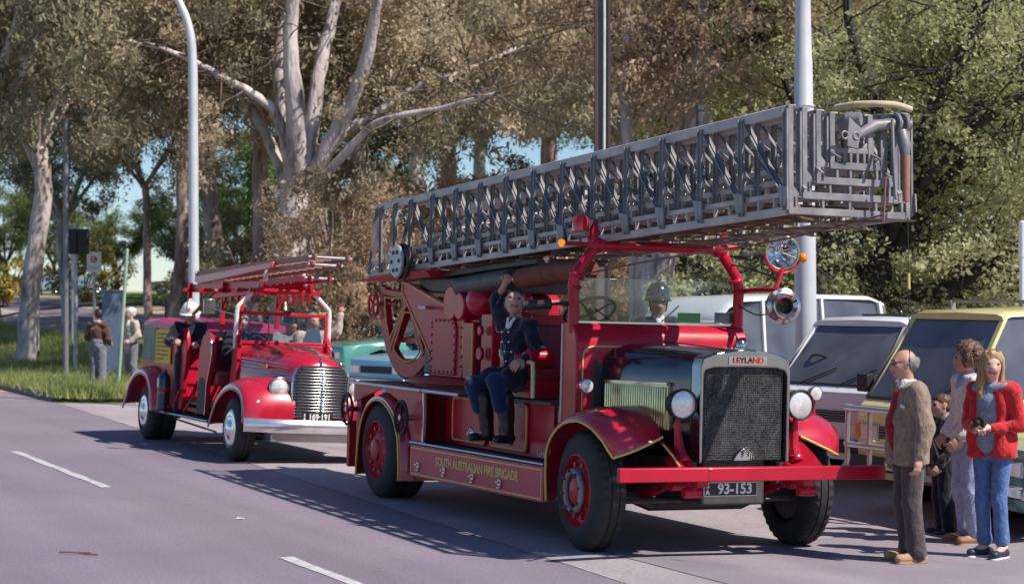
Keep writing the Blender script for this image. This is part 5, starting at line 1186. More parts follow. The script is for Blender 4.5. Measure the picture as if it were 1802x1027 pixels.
# boards along the side
mb, f = dk('notice_board', mat('green_board', (.17, .22, .17), .6, var=.25, scale=5), .004); mb.box(-4.90, -4.20, -.885, -.87, 1.16, 1.63); f()
mb, f = dk('notice_board', mat('yellow_board', (.68, .46, .02), .55, var=.06), .004); mb.box(-4.18, -3.36, -.885, -.87, 1.12, 1.61); nb = f()
mb = MB()
for i in range(7):
    ww = (.60, .66, .5, .64, .58, .62, .4)[i]; z = 1.55-i*.06; x = -4.10
    while x < -4.10+ww:
        l_ = random.uniform(.03, .1); mb.box(x, x+l_, -.889, -.8855, z-.012, z+.012); x += l_+.025
tag(mb.build('notice_print', mat('brown_print', (.30, .15, .02), .6), nb), kind='stuff')
# windscreen in a red frame
mb, f = dk('windscreen', glass_mat('screen_glass', amt=.9)); mb.add([(-.98, -.58, 1.52), (-.98, .58, 1.52), (-1.04, .58, 1.88), (-1.04, -.58, 1.88)], [(0, 1, 2, 3)]); w2 = f()
mb = MB()
for a_, b_ in (((-.98, -.60, 1.51), (-.98, .60, 1.51)), ((-1.045, -.60, 1.90), (-1.045, .60, 1.90)), ((-.98, -.60, 1.50), (-1.045, -.60, 1.91)), ((-.98, .60, 1.50), (-1.045, .60, 1.91))): mb.bar(a_, b_, .03, .045)
mb.build('screen_frame', RED3, w2, .006)
for a_, b_ in (((-.965, -.5, 1.60), (-1.0, -.28, 1.80)), ((-.95, -.2, 1.5), (-1.03, -.22, 1.92))): mb = MB(); mb.tube([a_, b_], .006, 5); mb.build('wiper', BLACK, w2)
mb = MB(); mb.add([(-.99, .27, 1.535), (-.99, .55, 1.535), (-1.02, .52, 1.73), (-1.02, .35, 1.73), (-.994, .27, 1.535), (-.994, .55, 1.535), (-1.024, .52, 1.73), (-1.024, .35, 1.73)], [(0,1,2,3),(4,5,6,7),(0,1,5,4),(1,2,6,5),(2,3,7,6),(3,0,4,7)]); mb.build('white_notice', WHITEP, w2)
mb, f = dk('steering_wheel', BLACK); mb.torus((-1.35, -.32, 1.50), (-.6, 0, .8), .21, .014, 30, 8); mb.tube([(-1.35, -.32, 1.50), (-1.0, -.32, 1.05)], .02, 8)
for k in range(3): 
    a_, u_, v_ = frame_of((-.6, 0, .8)); an = k*2.094; mb.tube([(-1.35, -.32, 1.50), Vector((-1.35, -.32, 1.50))+(u_*math.cos(an)+v_*math.sin(an))*.21], .01, 5)
f()
# white tubular arch and red ladder gantry
for s in (-1, 1):
    mb, f = dk('white_arch', mat('cream_tube', (.70, .66, .60), .35, 0, .3)); mb.tube(smooth_path([(-1.02, s*.65, 1.42), (-1.02, s*.65, 1.75), (-1.02, s*.645, 1.95), (-1.02, s*.60, 2.02), (-1.05, s*.34, 2.28), (-1.05, s*.27, 2.36), (-1.05, s*.26, 2.50)], 4), .032, 10); f()
for (x, y) in ((-2.5, -.4), (-2.5, .4), (-4.2, -.4), (-4.2, .4)):
    mb, f = dk('gantry_post', RED3, .006); mb.box(x-.03, x+.03, y-.03, y+.03, 1.70, 2.32); f()
mb, f = dk('gantry_rail', RED3, .006)
for s in (-1, 1): mb.bar((-4.4, s*.36, 2.24), (-.9, s*.34, 2.28), .05, .11)
for x in (-4.2, -3.3, -2.5, -1.6, -1.0): mb.box(x-.03, x+.03, -.50, .50, 2.18, 2.235)
f()
mb, f = dk('hook_rack', RED3, .006)
for i in range(5):
    x = -1.2-i*.3; mb.prism([(x-.06, 2.05), (x+.02, 2.05), (x+.06, 2.18), (x-.04, 2.18)], 'y', -.42, -.38); mb.prism([(x-.06, 2.05), (x+.02, 2.05), (x+.06, 2.18), (x-.04, 2.18)], 'y', .38, .42)
mb.bar((-3.0, -.42, 2.12), (-.95, -.42, 2.18), .03, .06); f()
mb, f = dk('ladder_trough', mat('rose_red_paint', (.48, .06, .08), .4, 0, .4), .01); mb.prism([(-4.15, 2.34), (-3.95, 2.30), (-.55, 2.50), (-.55, 2.58), (-4.15, 2.42)], 'y', -.36, -.30); f()
mb, f = dk('mirror', CHROME, .004); mb.box(-1.34, -1.32, -1.02, -.86, 1.86, 2.06); mb.tube([(-1.0, -.65, 1.86), (-1.33, -.94, 1.95)], .010, 6); f()
mb, f = dk('grab_rail', WOOD); mb.tube([(-2.9, -.82, 1.72), (-2.2, -.60, 2.2)], .025, 8); f()
# two stacked extension ladders: things lying on the gantry
def plain_ladder(name, x0, z0, x1, z1, yc, hw, label, m, M=DE):
    e = empty(name); e.matrix_world = M.matrix_world.copy(); Mx = e.matrix_world; e.location = Mx.to_translation(); e.rotation_euler = Mx.to_euler(); tag(e, label, 'ladder', 'ladders on the smaller engine')
    L_ = math.hypot(x1-x0, z1-z0); d = Vector((x1-x0, 0, z1-z0)).normalized(); b = Vector((x0, yc, z0))
    for s in (-1, 1):
        mb = MB(); mb.bar(b+Vector((0, s*hw, 0)), b+d*L_+Vector((0, s*hw*.92, 0)), .035, .07); mb.build('rail', m, e, .006)
    rg_ = MB(); rg_.tube([(0, -hw, 0), (0, hw, 0)], .014, 6); me = rg_.mesh('rung', m)
    for i in range(int(L_/.30)): mesh_obj('rung', me, e, b+d*(.15+i*.30))
    for (t_) in (.02, .98):
        mb = MB(); c = b+d*L_*t_; mb.tube([c+Vector((0, -hw-.05, .0)), c+Vector((0, hw+.05, .0))], .022, 8); mb.build('end_roller', STEELP, e)
    return e
bpy.context.view_layer.update()
LADM = mat('weathered_ladder_wood', (.30, .13, .10), .55, var=.25, scale=6, stretch=(.5, 6, 6))
plain_ladder('wooden_ladder', -4.30, 2.46, .95, 2.63, -.05, .24, 'upper long brown ladder lying on the smaller engine', LADM)
plain_ladder('wooden_ladder', -3.9, 2.37, .75, 2.54, -.05, .19, 'lower brown ladder nested under the longer one on the smaller engine', LADM)
plain_ladder('wooden_ladder', -3.4, 2.275, .05, 2.385, .12, .15, 'short red ladder beneath the brown ladders on the smaller engine', RED3)
mb, f = dk('bell', mat('bell_brass', (.55, .40, .15), .2, 1)); mb.lathe([(0, .12), (.03, .115), (.05, .07), (.065, .02), (.085, 0)], (-1.0, .0, 1.95), (0, 0, 1), 18); f()
# ------------------------------------------------------------ people: one continuous skin grown round a posed skeleton
def surface_nets(D, M, org, h):
    """D: signed distances on a grid, M: material per grid point -> verts, quads, face materials"""
    nx, ny, nz = D.shape; neg = D < 0
    cs = np.zeros((nx-1, ny-1, nz-1), int); acc = np.zeros((nx-1, ny-1, nz-1, 3)); cnt = np.zeros((nx-1, ny-1, nz-1))
    for ax in range(3):
        sl0 = [slice(None)]*3; sl1 = [slice(None)]*3; sl0[ax] = slice(0, -1); sl1[ax] = slice(1, None)
        a = D[tuple(sl0)]; b = D[tuple(sl1)]; cr = (a < 0) != (b < 0)
        t = np.where(cr, a/(np.where(cr, a-b, 1)), 0)
        o1, o2 = [k for k in range(3) if k != ax]
        for d1 in (0, 1):
            for d2 in (0, 1):
                s = [slice(None)]*3; s[o1] = slice(d1, D.shape[o1]-1+d1); s[o2] = slice(d2, D.shape[o2]-1+d2)
                c = cr[tuple(s)]; tt = t[tuple(s)]
                cnt += c; acc[..., ax] += np.where(c, tt, 0); acc[..., o1] += c*d1; acc[..., o2] += c*d2
    act = cnt > 0; idx = -np.ones(act.shape, int); idx[act] = np.arange(act.sum())
    I = np.argwhere(act); V = (I+acc[act]/cnt[act][:, None])*h+org
    quads = []; mats_ = []
    for ax in range(3):
        o1, o2 = [(1, 2), (2, 0), (0, 1)][ax]
        sl0 = [slice(1, -1)]*3; sl1 = [slice(1, -1)]*3; sl0[ax] = slice(0, -1); sl1[ax] = slice(1, None)
        a = neg[tuple(sl0)]; b = neg[tuple(sl1)]; cr = np.argwhere(a != b)
        if not len(cr): continue
        off = np.ones(3, int); off[ax] = 0; c = cr+off
        e1 = np.zeros(3, int); e1[o1] = 1; e2 = np.zeros(3, int); e2[o2] = 1
        q = np.stack([idx[tuple((c-e1-e2).T)], idx[tuple((c-e2).T)], idx[tuple(c.T)], idx[tuple((c-e1).T)]], 1)
        fl = ~a[tuple(cr.T)]; q[fl] = q[fl][:, ::-1]; quads.append(q); mats_.append(M[tuple(c.T)])
    return V, np.concatenate(quads), np.concatenate(mats_)

def cap(p0, p1, r0, r1=None, m=0, flat=None): return (np.array(p0, float), np.array(p1, float), r0, r0 if r1 is None else r1, m, flat)
def ball(c, r, m=0, flat=None): return cap(c, c, r, r, m, flat)
def grow(prims, h, k, folds=0.0, seed=1, cut=None, ffreq=26):
    """prims -> mesh data. flat = (direction, factor): the shape is that much thicker along the direction"""
    lo = np.min([np.minimum(p[0], p[1])-max(p[2], p[3])*max(1, p[5][1] if p[5] else 1) for p in prims], 0)-4*h-2*k
    hi = np.max([np.maximum(p[0], p[1])+max(p[2], p[3])*max(1, p[5][1] if p[5] else 1) for p in prims], 0)+4*h+2*k
    n = np.ceil((hi-lo)/h).astype(int)+1
    S = np.full(n, 1e-30); best = np.full(n, 1e9, np.float32); M = np.zeros(n, np.int16)
    for p0, p1, r0, r1, m, fl in prims:
        e = max(r0, r1)*max(1, fl[1] if fl else 1)+7*k+2*h
        a = np.clip(np.floor((np.minimum(p0, p1)-e-lo)/h).astype(int), 0, n-1); b = np.clip(np.ceil((np.maximum(p0, p1)+e-lo)/h).astype(int)+1, 1, n)
        gx = lo[0]+h*np.arange(a[0], b[0]); gy = lo[1]+h*np.arange(a[1], b[1]); gz_ = lo[2]+h*np.arange(a[2], b[2])
        P = np.stack(np.meshgrid(gx, gy, gz_, indexing='ij'), -1)
        d = p1-p0; L2 = d@d
        t = np.clip(((P-p0)@d)/L2, 0, 1) if L2 > 1e-12 else np.zeros(P.shape[:3])
        o = P-p0-t[..., None]*d; f = 1.0
        if fl:
            nn_ = np.array(fl[0], float); nn_ /= np.linalg.norm(nn_); c = o@nn_; o = o-(c*(1-1/fl[1]))[..., None]*nn_
        dist = np.linalg.norm(o, axis=-1)-(r0+(r1-r0)*t)
        s = tuple(slice(a[i], b[i]) for i in range(3)); S[s] += np.exp(-np.clip(dist, -.3, 2)/k)
        w_ = dist < best[s]; best[s] = np.where(w_, dist, best[s]); M[s] = np.where(w_, m, M[s])
    D = -k*np.log(S)
    if folds or cut:
        P = np.stack(np.meshgrid(*[lo[i]+h*np.arange(n[i]) for i in range(3)], indexing='ij'), -1)
        if folds:
            q = np.random.default_rng(seed); nz_ = 0
            for i in range(6):
                v = q.normal(size=3); v /= np.linalg.norm(v); v *= ffreq*(.5+q.random()*1.3)*np.array([.9, .9, 1.15]); nz_ = nz_+np.sin(P@v+q.random()*6+1.2*np.sin(P@(v[[1, 2, 0]]*.6)))
            D = D+folds*nz_/2.5
        if cut: D = np.maximum(D, cut(P))
    return surface_nets(D, M, lo, h)
def grown(name, prims, h, k, mats_, parent=None, folds=0.0, seed=1, cut=None, ffreq=26):
    V, Q, m = grow(prims, h, k, folds, seed, cut, ffreq)
    me = bpy.data.meshes.new(name); me.vertices.add(len(V)); me.vertices.foreach_set('co', V.ravel()); me.loops.add(len(Q)*4)
    me.loops.foreach_set('vertex_index', Q.ravel()); me.polygons.add(len(Q)); me.polygons.foreach_set('loop_start', np.arange(len(Q))*4); me.polygons.foreach_set('loop_total', np.full(len(Q), 4))
    for x in mats_: me.materials.append(x)
    me.polygons.foreach_set('material_index', m.astype(int)); me.polygons.foreach_set('use_smooth', np.ones(len(Q), bool)); me.update(); me.validate()
    o = bpy.data.objects.new(name, me); COL.objects.link(o); o.parent = parent; return o

def cloth(name, c, **k):
    """woven stuff: weave grain, soft creases running down and across, optional cable knit"""
    if 'cloth_'+name in MATS: return MATS['cloth_'+name]
    m = bpy.data.materials.new('cloth_'+name); m.use_nodes = True; t = m.node_tree; n = t.nodes; L = t.links; b = n['Principled BSDF']
    b.inputs['Roughness'].default_value = .88; b.inputs['Sheen Weight'].default_value = .25; b.inputs['Specular IOR Level'].default_value = .2
    tc = n.new('ShaderNodeTexCoord')
    def noise(sc, st=None, det=4):
        q = n.new('ShaderNodeTexNoise'); q.inputs['Scale'].default_value = sc; q.inputs['Detail'].default_value = det; q.inputs['Distortion'].default_value = .6; src = tc.outputs['Object']
        if st: mp = n.new('ShaderNodeMapping'); mp.inputs['Scale'].default_value = st; mp.inputs['Rotation'].default_value = (.35, .25, 0); L.new(src, mp.inputs[0]); src = mp.outputs[0]
        L.new(src, q.inputs[0]); return q
    a = noise(k.get('scale', 22)); r = n.new('ShaderNodeValToRGB'); e = r.color_ramp.elements; e[0].position = .34; e[1].position = .66; v = k.get('var', .2)
    e[0].color = (*[x*(1-v) for x in c], 1); e[1].color = (*[min(1, x*(1+v)) for x in c], 1); L.new(a.outputs['Fac'], r.inputs[0]); L.new(r.outputs[0], b.inputs['Base Color'])
    b1 = n.new('ShaderNodeBump'); b1.inputs['Strength'].default_value = .9; b1.inputs['Distance'].default_value = .028; L.new(noise(9, (1.6, 1.6, .8), 2).outputs['Fac'], b1.inputs['Height'])
    b2 = n.new('ShaderNodeBump'); b2.inputs['Strength'].default_value = .55; b2.inputs['Distance'].default_value = .010; L.new(noise(k.get('bscale', 75)).outputs['Fac'], b2.inputs['Height']); L.new(b1.outputs[0], b2.inputs['Normal']); last = b2
    if k.get('knit'):
        w_ = n.new('ShaderNodeTexWave'); w_.inputs['Scale'].default_value = 11; w_.inputs['Distortion'].default_value = 2.5; w_.bands_direction = 'DIAGONAL'; L.new(tc.outputs['Object'], w_.inputs[0])
        b3 = n.new('ShaderNodeBump'); b3.inputs['Strength'].default_value = .8; b3.inputs['Distance'].default_value = .012; L.new(w_.outputs['Fac'], b3.inputs['Height']); L.new(b2.outputs[0], b3.inputs['Normal']); last = b3
    L.new(last.outputs[0], b.inputs['Normal']); MATS[m.name] = m; return m
SKIN = mat('skin', (.50, .27, .20), .5, var=.12, scale=14); SKIN2 = mat('skin_pale', (.62, .36, .28), .5, var=.1, scale=14)
LIP = mat('lips', (.40, .13, .11), .45); EYE = mat('eye_dark', (.03, .02, .02), .25); HAIRG = mat('hair_grey', (.20, .18, .17), .6, var=.4, scale=60)
C = {n: cloth(n, c) for n, c in dict(navy=(.012, .013, .028), blue=(.012, .02, .075), jean=(.09, .16, .36), pale=(.36, .38, .55), tweed=(.25, .185, .135), maroon=(.26, .012, .022), red=(.50, .022, .028), white=(.72, .70, .70),
     trous=(.075, .058, .06), cream=(.62, .52, .46), tee=(.22, .27, .38), black=(.012, .012, .014), brown=(.115, .055, .035), greyt=(.20, .19, .23), beige=(.50, .42, .36)).items()}
SUEDE = mat('suede', (.42, .26, .15), .9, var=.15, scale=30); NAVYSH = mat('navy_shoe', (.02, .025, .055), .5); BROWNSH = mat('brown_shoe', (.24, .13, .075), .6); BLKSH = mat('black_boot', (.012, .012, .012), .35)

def V3(*a): return np.array(a, float)
def rotm(yaw=0, pitch=0, roll=0): return np.array(Matrix.Rotation(yaw, 3, 'Z') @ Matrix.Rotation(pitch, 3, 'Y') @ Matrix.Rotation(roll, 3, 'X'))
def head(hc, yaw=0, pitch=0, roll=0, s=1.0, smile=0):
    """skin 0, lips 1, eyes 2; hc = centre of the skull, face towards local +x"""
    Rm = rotm(yaw, pitch, roll); T = lambda *p: np.array(hc)+Rm@(np.array(p)*s); F_ = lambda v: Rm@np.array(v, float)
    q = [ball(T(-.012, 0, .03), .082*s, 0, (F_((1, 0, 0)), 1.16)), ball(T(.022, 0, -.03), .068*s, 0, (F_((0, 0, 1)), 1.25)), cap(T(.045, 0, -.075), T(.062, 0, -.098), .035*s, .026*s), cap(T(.0, .035, -.06), T(.05, .012, -.095), .032*s, .024*s), cap(T(.0, -.035, -.06), T(.05, -.012, -.095), .032*s, .024*s),
         cap(T(.086, 0, .012), T(.108, 0, -.030), .009*s, .015*s), ball(T(.098, .012, -.034), .010*s), ball(T(.098, -.012, -.034), .010*s), cap(T(.078, -.03, .028), T(.078, .03, .028), .012*s), ball(T(.066, .040, -.022), .022*s), ball(T(.066, -.040, -.022), .022*s),
         cap(T(.088, -.017, -.064), T(.088, .017, -.064), .0055*s, None, 1), cap(T(.086, -.014, -.073), T(.086, .014, -.073), .006*s, None, 1)]
    for e in (-1, 1):
        q += [ball(T(.080, e*.032, .010), .0075*s, 2), cap(T(-.008, e*.080, .015), T(-.004, e*.082, -.02), .016*s, .012*s, 0, (F_((0, 1, 0)), .55))]
    return q, T, Rm
def hand(w_, d, palm_n, side=1, curl=.5, s=1.0, m=0):
    """wrist w_, direction d, palm normal; four unequal fingers and a thumb, curled towards the palm"""
    d = np.array(d, float); d /= np.linalg.norm(d); n_ = np.array(palm_n, float); n_ -= d*(n_@d); n_ /= np.linalg.norm(n_); t = np.cross(d, n_)*side; w_ = np.array(w_, float)
    q = [cap(w_, w_+d*.05*s, .024*s, .030*s, m, (t, 1.25)), cap(w_+d*.05*s, w_+d*.085*s, .028*s, .026*s, m, (t, 1.45))]
    for i, ln in enumerate((.072, .082, .076, .058)):
        b = w_+d*.092*s+t*(.036-.024*i)*s; c1 = curl*.9; c2 = curl*1.9
        m1 = b+(d*math.cos(c1)+n_*math.sin(c1))*ln*.5*s; m2 = m1+(d*math.cos(c2)+n_*math.sin(c2))*ln*.5*s
        q += [cap(b, m1, .0095*s, .009*s, m), cap(m1, m2, .009*s, .0078*s, m)]
    b = w_+d*.03*s+t*.028*s; m1 = b+(d*.6+t*.65+n_*.35*curl)*.042*s; m2 = m1+(d*.85+t*.1+n_*.6*curl)*.034*s
    return q+[cap(b, m1, .014*s, .011*s, m), cap(m1, m2, .011*s, .008*s, m)]
def STAND(s=1.0, lean=0.0):
    J = dict(pel=(0, 0, .95), bel=(.01, 0, 1.10), che=(0, 0, 1.29), nek=(-.005, 0, 1.455), hed=(.02, 0, 1.625))
    for e, k in ((1, 'l'), (-1, 'r')):
        J.update({'sh'+k: (0, e*.185, 1.405), 'el'+k: (-.03, e*.245, 1.13), 'wr'+k: (.04, e*.25, .885), 'hi'+k: (0, e*.09, .93), 'kn'+k: (.015, e*.095, .50), 'an'+k: (-.03, e*.10, .09), 'to'+k: (.13, e*.125, .035)})
    return J
def person(label, loc, rz, J, layers, h=.009, k=.016, group=None, s=1.0, hd=None, skin=SKIN, hands=None, bodyw=1.0):
    """layers: list of (name, prims, mats, folds, k) children; the body itself is the person's mesh"""
    J = {a: np.array(b, float) for a, b in J.items()}
    hp, T, Rm = hd
    B = list(hp)+[cap(J['nek']-V3(0, 0, .05), J['hed']-V3(.015, 0, .07), .056, .050)]
    B += [cap(J['pel'], J['bel'], .088, .085, 0, ((0, 1, 0), 1.3)), cap(J['bel'], J['che'], .085, .098, 0, ((0, 1, 0), 1.25)), cap(J['shl']*.9+J['shr']*.1, J['shr']*.9+J['shl']*.1, .045, .045)]
    for e in 'lr':
        B += [cap(J['sh'+e], J['el'+e], .038, .034), cap(J['el'+e], J['wr'+e], .034, .026), cap(J['hi'+e], J['kn'+e], .062, .044), cap(J['kn'+e], J['an'+e], .044, .034), cap(J['an'+e], J['to'+e], .036, .026)]
    o = grown('person', B, h, k*.75, [skin, LIP, EYE])
    o.location = loc; o.rotation_euler = (0, 0, rz); o.scale = (s, s, s)
    tag(o, label, 'person', group)
    for q in (hands or []): grown('hand', q, .0065 if h < .012 else .009, .0035, [skin], o)
    for ly in layers:
        nm, pr, ms, fo, kk = ly[:5]; z0 = ly[5] if len(ly) > 5 else None
        grown(nm, pr, h, kk*.55, ms, o, fo*(.8 if nm == 'trousers' else 1.4), seed=len(nm)*7+len(pr), ffreq=20 if nm == 'trousers' else 32, cut=(lambda P: z0+.012*np.sin(P[..., 1]*14+P[..., 0]*9)-P[..., 2]) if z0 is not None else None)
    return o
# garment patterns over a skeleton
def trousers(J, r=(.115, .085, .065, .062), m=0, waist=.135, hem=None):
    J = {a: np.array(b, float) for a, b in J.items()}; q = [cap(J['pel']-V3(0, 0, .02), J['pel']+V3(0, 0, .10), waist*.95, waist, m, ((0, 1, 0), 1.22))]
    for e in 'lr':
        an = J['an'+e]*(1-(hem or 0))+J['kn'+e]*(hem or 0)
        q += [cap(J['hi'+e], J['kn'+e], r[0], r[1], m), cap(J['kn'+e], an, r[1], r[2], m), cap(an, an, r[3], None, m)]
    return q
def top(J, chest=.125, belly=.115, hip=.125, sh=.072, el=.058, wr=.046, m=0, low=.0, arms='lr', cuff=1.0, wide=1.32):
    J = {a: np.array(b, float) for a, b in J.items()}; ax = J['shl']-J['shr']; ax = ax/np.linalg.norm(ax)
    q = [cap(J['che'], J['bel'], chest, belly, m, (ax, wide)), cap(J['bel'], J['pel']-V3(0, 0, low), belly, hip, m, (ax, wide-.06)), cap(J['shl']*.85+J['shr']*.15, J['shr']*.85+J['shl']*.15, .075, .075, m), cap(J['che'], J['nek']-V3(0, 0, .03), chest*.75, .066, m)]
    for e in arms:
        w_ = J['el'+e]+(J['wr'+e]-J['el'+e])*cuff; q += [cap(J['sh'+e], J['el'+e], sh, el, m), cap(J['el'+e], w_, el, wr, m)]
    return q
def shoes(J, r=.047, m=0, ln=1.0, sole=None):
    J = {a: np.array(b, float) for a, b in J.items()}; q = []
    for e in 'lr':
        a = J['an'+e]; t = J['to'+e]; hl = a+(a-t)*V3(1, 1, 0)*.28; q += [cap(V3(hl[0], hl[1], a[2]-.045), V3(t[0], t[1], t[2]+.012), r*.92, r*.82, m, ((0, 0, 1), .85)), cap(V3(a[0], a[1], a[2]-.03), a+V3(0, 0, .02), r*.95, r*.9, m)]
        if sole is not None: q += [cap(V3(hl[0], hl[1], t[2]-.028), V3(t[0], t[1], t[2]-.028), r*1.0, r*.92, sole, ((0, 0, 1), .28))]
    return q
def skullcap(T, Rm, s=1.0, m=0, back=.0, r=.09): return [ball(T(-.02, 0, .045), r*s, m, (Rm@V3(1, 0, 0), 1.16)), ball(T(-.045, 0, -.005-back), .075*s, m)]
def hairmesh(name, pr, m, parent, h, k=.01, folds=.006, cut=None, ffreq=90): return grown(name, pr, h, k, [m], parent, folds, 3, cut, ffreq)

def strands(name, roots, m, parent, r=.004):
    mb = MB()
    for pts in roots: mb.tube(pts, [r]*(len(pts)-1)+[r*.3], 3, cap=False)
    return mb.build(name, m, parent, sharp=180)
# --- old man in tweed looking at the bumper
def faceto(dx, dy): return math.atan2(dy, dx)
J = STAND(); J.update(hed=(.045, 0, 1.625), bel=(.045, 0, 1.12), wrl=(.03, .285, .865), ell=(-.04, .265, 1.12), wrr=(.02, -.275, .87))
hd = head(J['hed'], R(-6), R(6), 0, .95); hp, T, Rm = hd
p0 = gp(1600, 988, -.055)
old = person('balding man in a brown tweed jacket and red cardigan beside the bumper', p0, faceto(-.985, -.17), J,
  [('trousers', trousers(J, (.102, .082, .072, .076), waist=.145), [C['trous']], .006, .02),
   ('cardigan', [cap((.06, 0, 1.36), (.085, 0, 1.10), .085, .112, 0, ((0, 1, 0), .8)), cap((.085, 0, 1.10), (.07, 0, .98), .112, .105, 0, ((0, 1, 0), .8))], [C['maroon']], .003, .02),
   ('shirt', [cap((.055, .028, 1.47), (.10, .012, 1.36), .030, .026), cap((.055, -.028, 1.47), (.10, -.012, 1.36), .030, .026), cap((-.03, .05, 1.475), (.04, .04, 1.475), .02), cap((-.03, -.05, 1.475), (.04, -.04, 1.475), .02)], [C['white']], 0, .01),
   ('jacket', [cap((-.02, .08, 1.33), (-.005, .085, 1.08), .125, .120), cap((-.02, -.08, 1.33), (-.005, -.085, 1.08), .125, .120), cap((-.005, .085, 1.08), (-.005, .10, .84), .122, .130), cap((-.005, -.085, 1.08), (-.005, -.10, .84), .122, .130), cap((.100, .085, 1.14), (.085, .085, .80), .066, .078), cap((.100, -.085, 1.14), (.085, -.085, .80), .066, .078), cap((-.02, .13, 1.40), (-.02, -.13, 1.40), .085),
     cap((.065, .07, 1.41), (.135, .065, 1.16), .028, .034, 0, ((0, 1, 0), 1.5)), cap((.065, -.07, 1.41), (.135, -.065, 1.16), .028, .034, 0, ((0, 1, 0), 1.5))]+[q for e in 'lr' for q in (cap(J['sh'+e], J['el'+e], .080, .066), cap(J['el'+e], np.array(J['el'+e])*.12+np.array(J['wr'+e])*.88, .066, .055))], [C['tweed']], .005, .02, .80),
   ('pocket_square', [cap((.105, .150, 1.275), (.112, .120, 1.285), .016)], [C['white']], .002, .006),
   ('shoe', shoes(J, .05, 0, sole=1), [SUEDE, BROWNSH], 0, .012)],
  h=.009, hd=hd, skin=SKIN, hands=[hand(J['wrl'], (.15, .05, -1), (.5, -.85, 0), 1, .7), hand(J['wrr'], (.15, -.05, -1), (.5, .85, 0), -1, .7)])
# pocket flaps, buttons and lapel edges of the tweed jacket
dm = MB()
for e in (-1, 1):
    dm.bar((.118, e*.135, .985), (.03, e*.215, .975), .012, .055)
dm.build('pocket_flap', C['tweed'], old, .004)
for z in (1.08, .97):
    dm = MB(); dm.ell((.158, .03, z), (.006, .011, .011), 8, 6); dm.build('button', BROWNSH, old)
hairmesh('hair', [ball(T(-.055, 0, .0), .078, 0, (Rm@V3(0, 1, 0), 1.08)), cap(T(-.03, .072, .03), T(-.01, .079, -.005), .018), cap(T(-.03, -.072, .03), T(-.01, -.079, -.005), .018)], HAIRG, old, .009, .008, .004, cut=lambda P: (P[..., 2]-(T(0, 0, .055)[2])))
gm = MB()
for e in (-1, 1):
    c = Vector(T(.098, e*.034, .012)); gm.torus(c, tuple(Rm@V3(1, e*.2, 0)), .024, .0035, 18, 5); gm.tube([Vector(T(.092, e*.058, .016)), Vector(T(.0, e*.086, .018))], .0035, 5)
gm.tube([Vector(T(.105, -.012, .014)), Vector(T(.105, .012, .014))], .003, 5); gm.build('glasses', BLACK, old)

# --- girl in the red jacket with a camera
J = STAND(); J.update(ell=(-.02, .255, 1.13), wrl=(.20, .10, 1.10), elr=(-.02, -.25, 1.12), wrr=(.20, -.03, 1.09), knl=(.03, .08, .50), anl=(-.02, .075, .09), tol=(.14, .10, .035), knr=(.03, -.085, .5), anr=(-.03, -.10, .09), tor=(.12, -.14, .035))
hd = head(J['hed'], R(42), R(2), R(-4), .91); hp, T, Rm = hd
p0 = gp(1748, 981, -.058)
girl = person('fair long-haired girl in a red jacket and blue jeans holding a camera', p0, faceto(-.72, -.69), J,
  [('trousers', trousers(J, (.088, .066, .058, .062), waist=.115, hem=.16), [C['jean']], .006, .016),
   ('tee_shirt', top(J, .125, .122, .13, .06, .05, .045, 0, -.02, arms='', wide=1.28), [C['tee']], .003, .02),
   ('jacket', [cap((-.025, .085, 1.34), (-.01, .09, 1.08), .100, .098), cap((-.025, -.085, 1.34), (-.01, -.09, 1.08), .100, .098), cap((-.01, .09, 1.08), (-.0, .11, .86), .10, .115), cap((-.01, -.09, 1.08), (.0, -.115, .86), .10, .115), cap((-.015, .13, 1.395), (-.015, -.13, 1.395), .092), cap((.06, .115, 1.34), (.075, .125, .88), .045, .06), cap((.06, -.125, 1.34), (.075, -.15, .88), .042, .06), cap((-.07, .06, 1.44), (-.07, -.06, 1.44), .05)]
     +[q for e in 'lr' for q in (cap(J['sh'+e], J['el'+e], .068, .060), cap(J['el'+e], np.array(J['el'+e])*.12+np.array(J['wr'+e])*.88, .058, .045))], [C['red']], .006, .018, .845),
   ('sock', [cap(np.array(J['an'+e])+V3(0, 0, .02), np.array(J['an'+e])+V3(0, 0, .10), .047, .045) for e in 'lr'], [C['white']], .002, .006),
   ('shoe', shoes(J, .046, 0, sole=1), [NAVYSH, C['white']], 0, .012)],
  h=.009, hd=hd, skin=SKIN2, s=.99, hands=[hand(J['wrl'], (.5, -.6, .25), (-.2, -.3, -1), 1, 1.0), hand(J['wrr'], (.5, .6, .2), (-.2, .3, -1), -1, 1.0)])
HB = mat('hair_fair', (.36, .22, .11), .5, var=.35, scale=40, stretch=(3, 3, .4))
hairmesh('hair', skullcap(T, Rm, .93)+[cap(T(-.02, .072, .03), T(.0, .088, -.16), .030, .032), cap(T(.0, .088, -.16), T(.03, .10, -.27), .032, .022), cap(T(-.02, -.072, .03), T(.0, -.088, -.16), .030, .032), cap(T(.0, -.088, -.16), T(.03, -.10, -.27), .032, .022), cap(T(-.06, 0, 0), T(-.085, 0, -.22), .075, .06, 0, (Rm@V3(0, 1, 0), 1.2)), cap(T(.05, .03, .10), T(.06, .06, .04), .025, .018), cap(T(.05, -.03, .10), T(.06, -.06, .04), .025, .018)], HB, girl, .009, .012, .004)
q = random.Random(5); rt = []
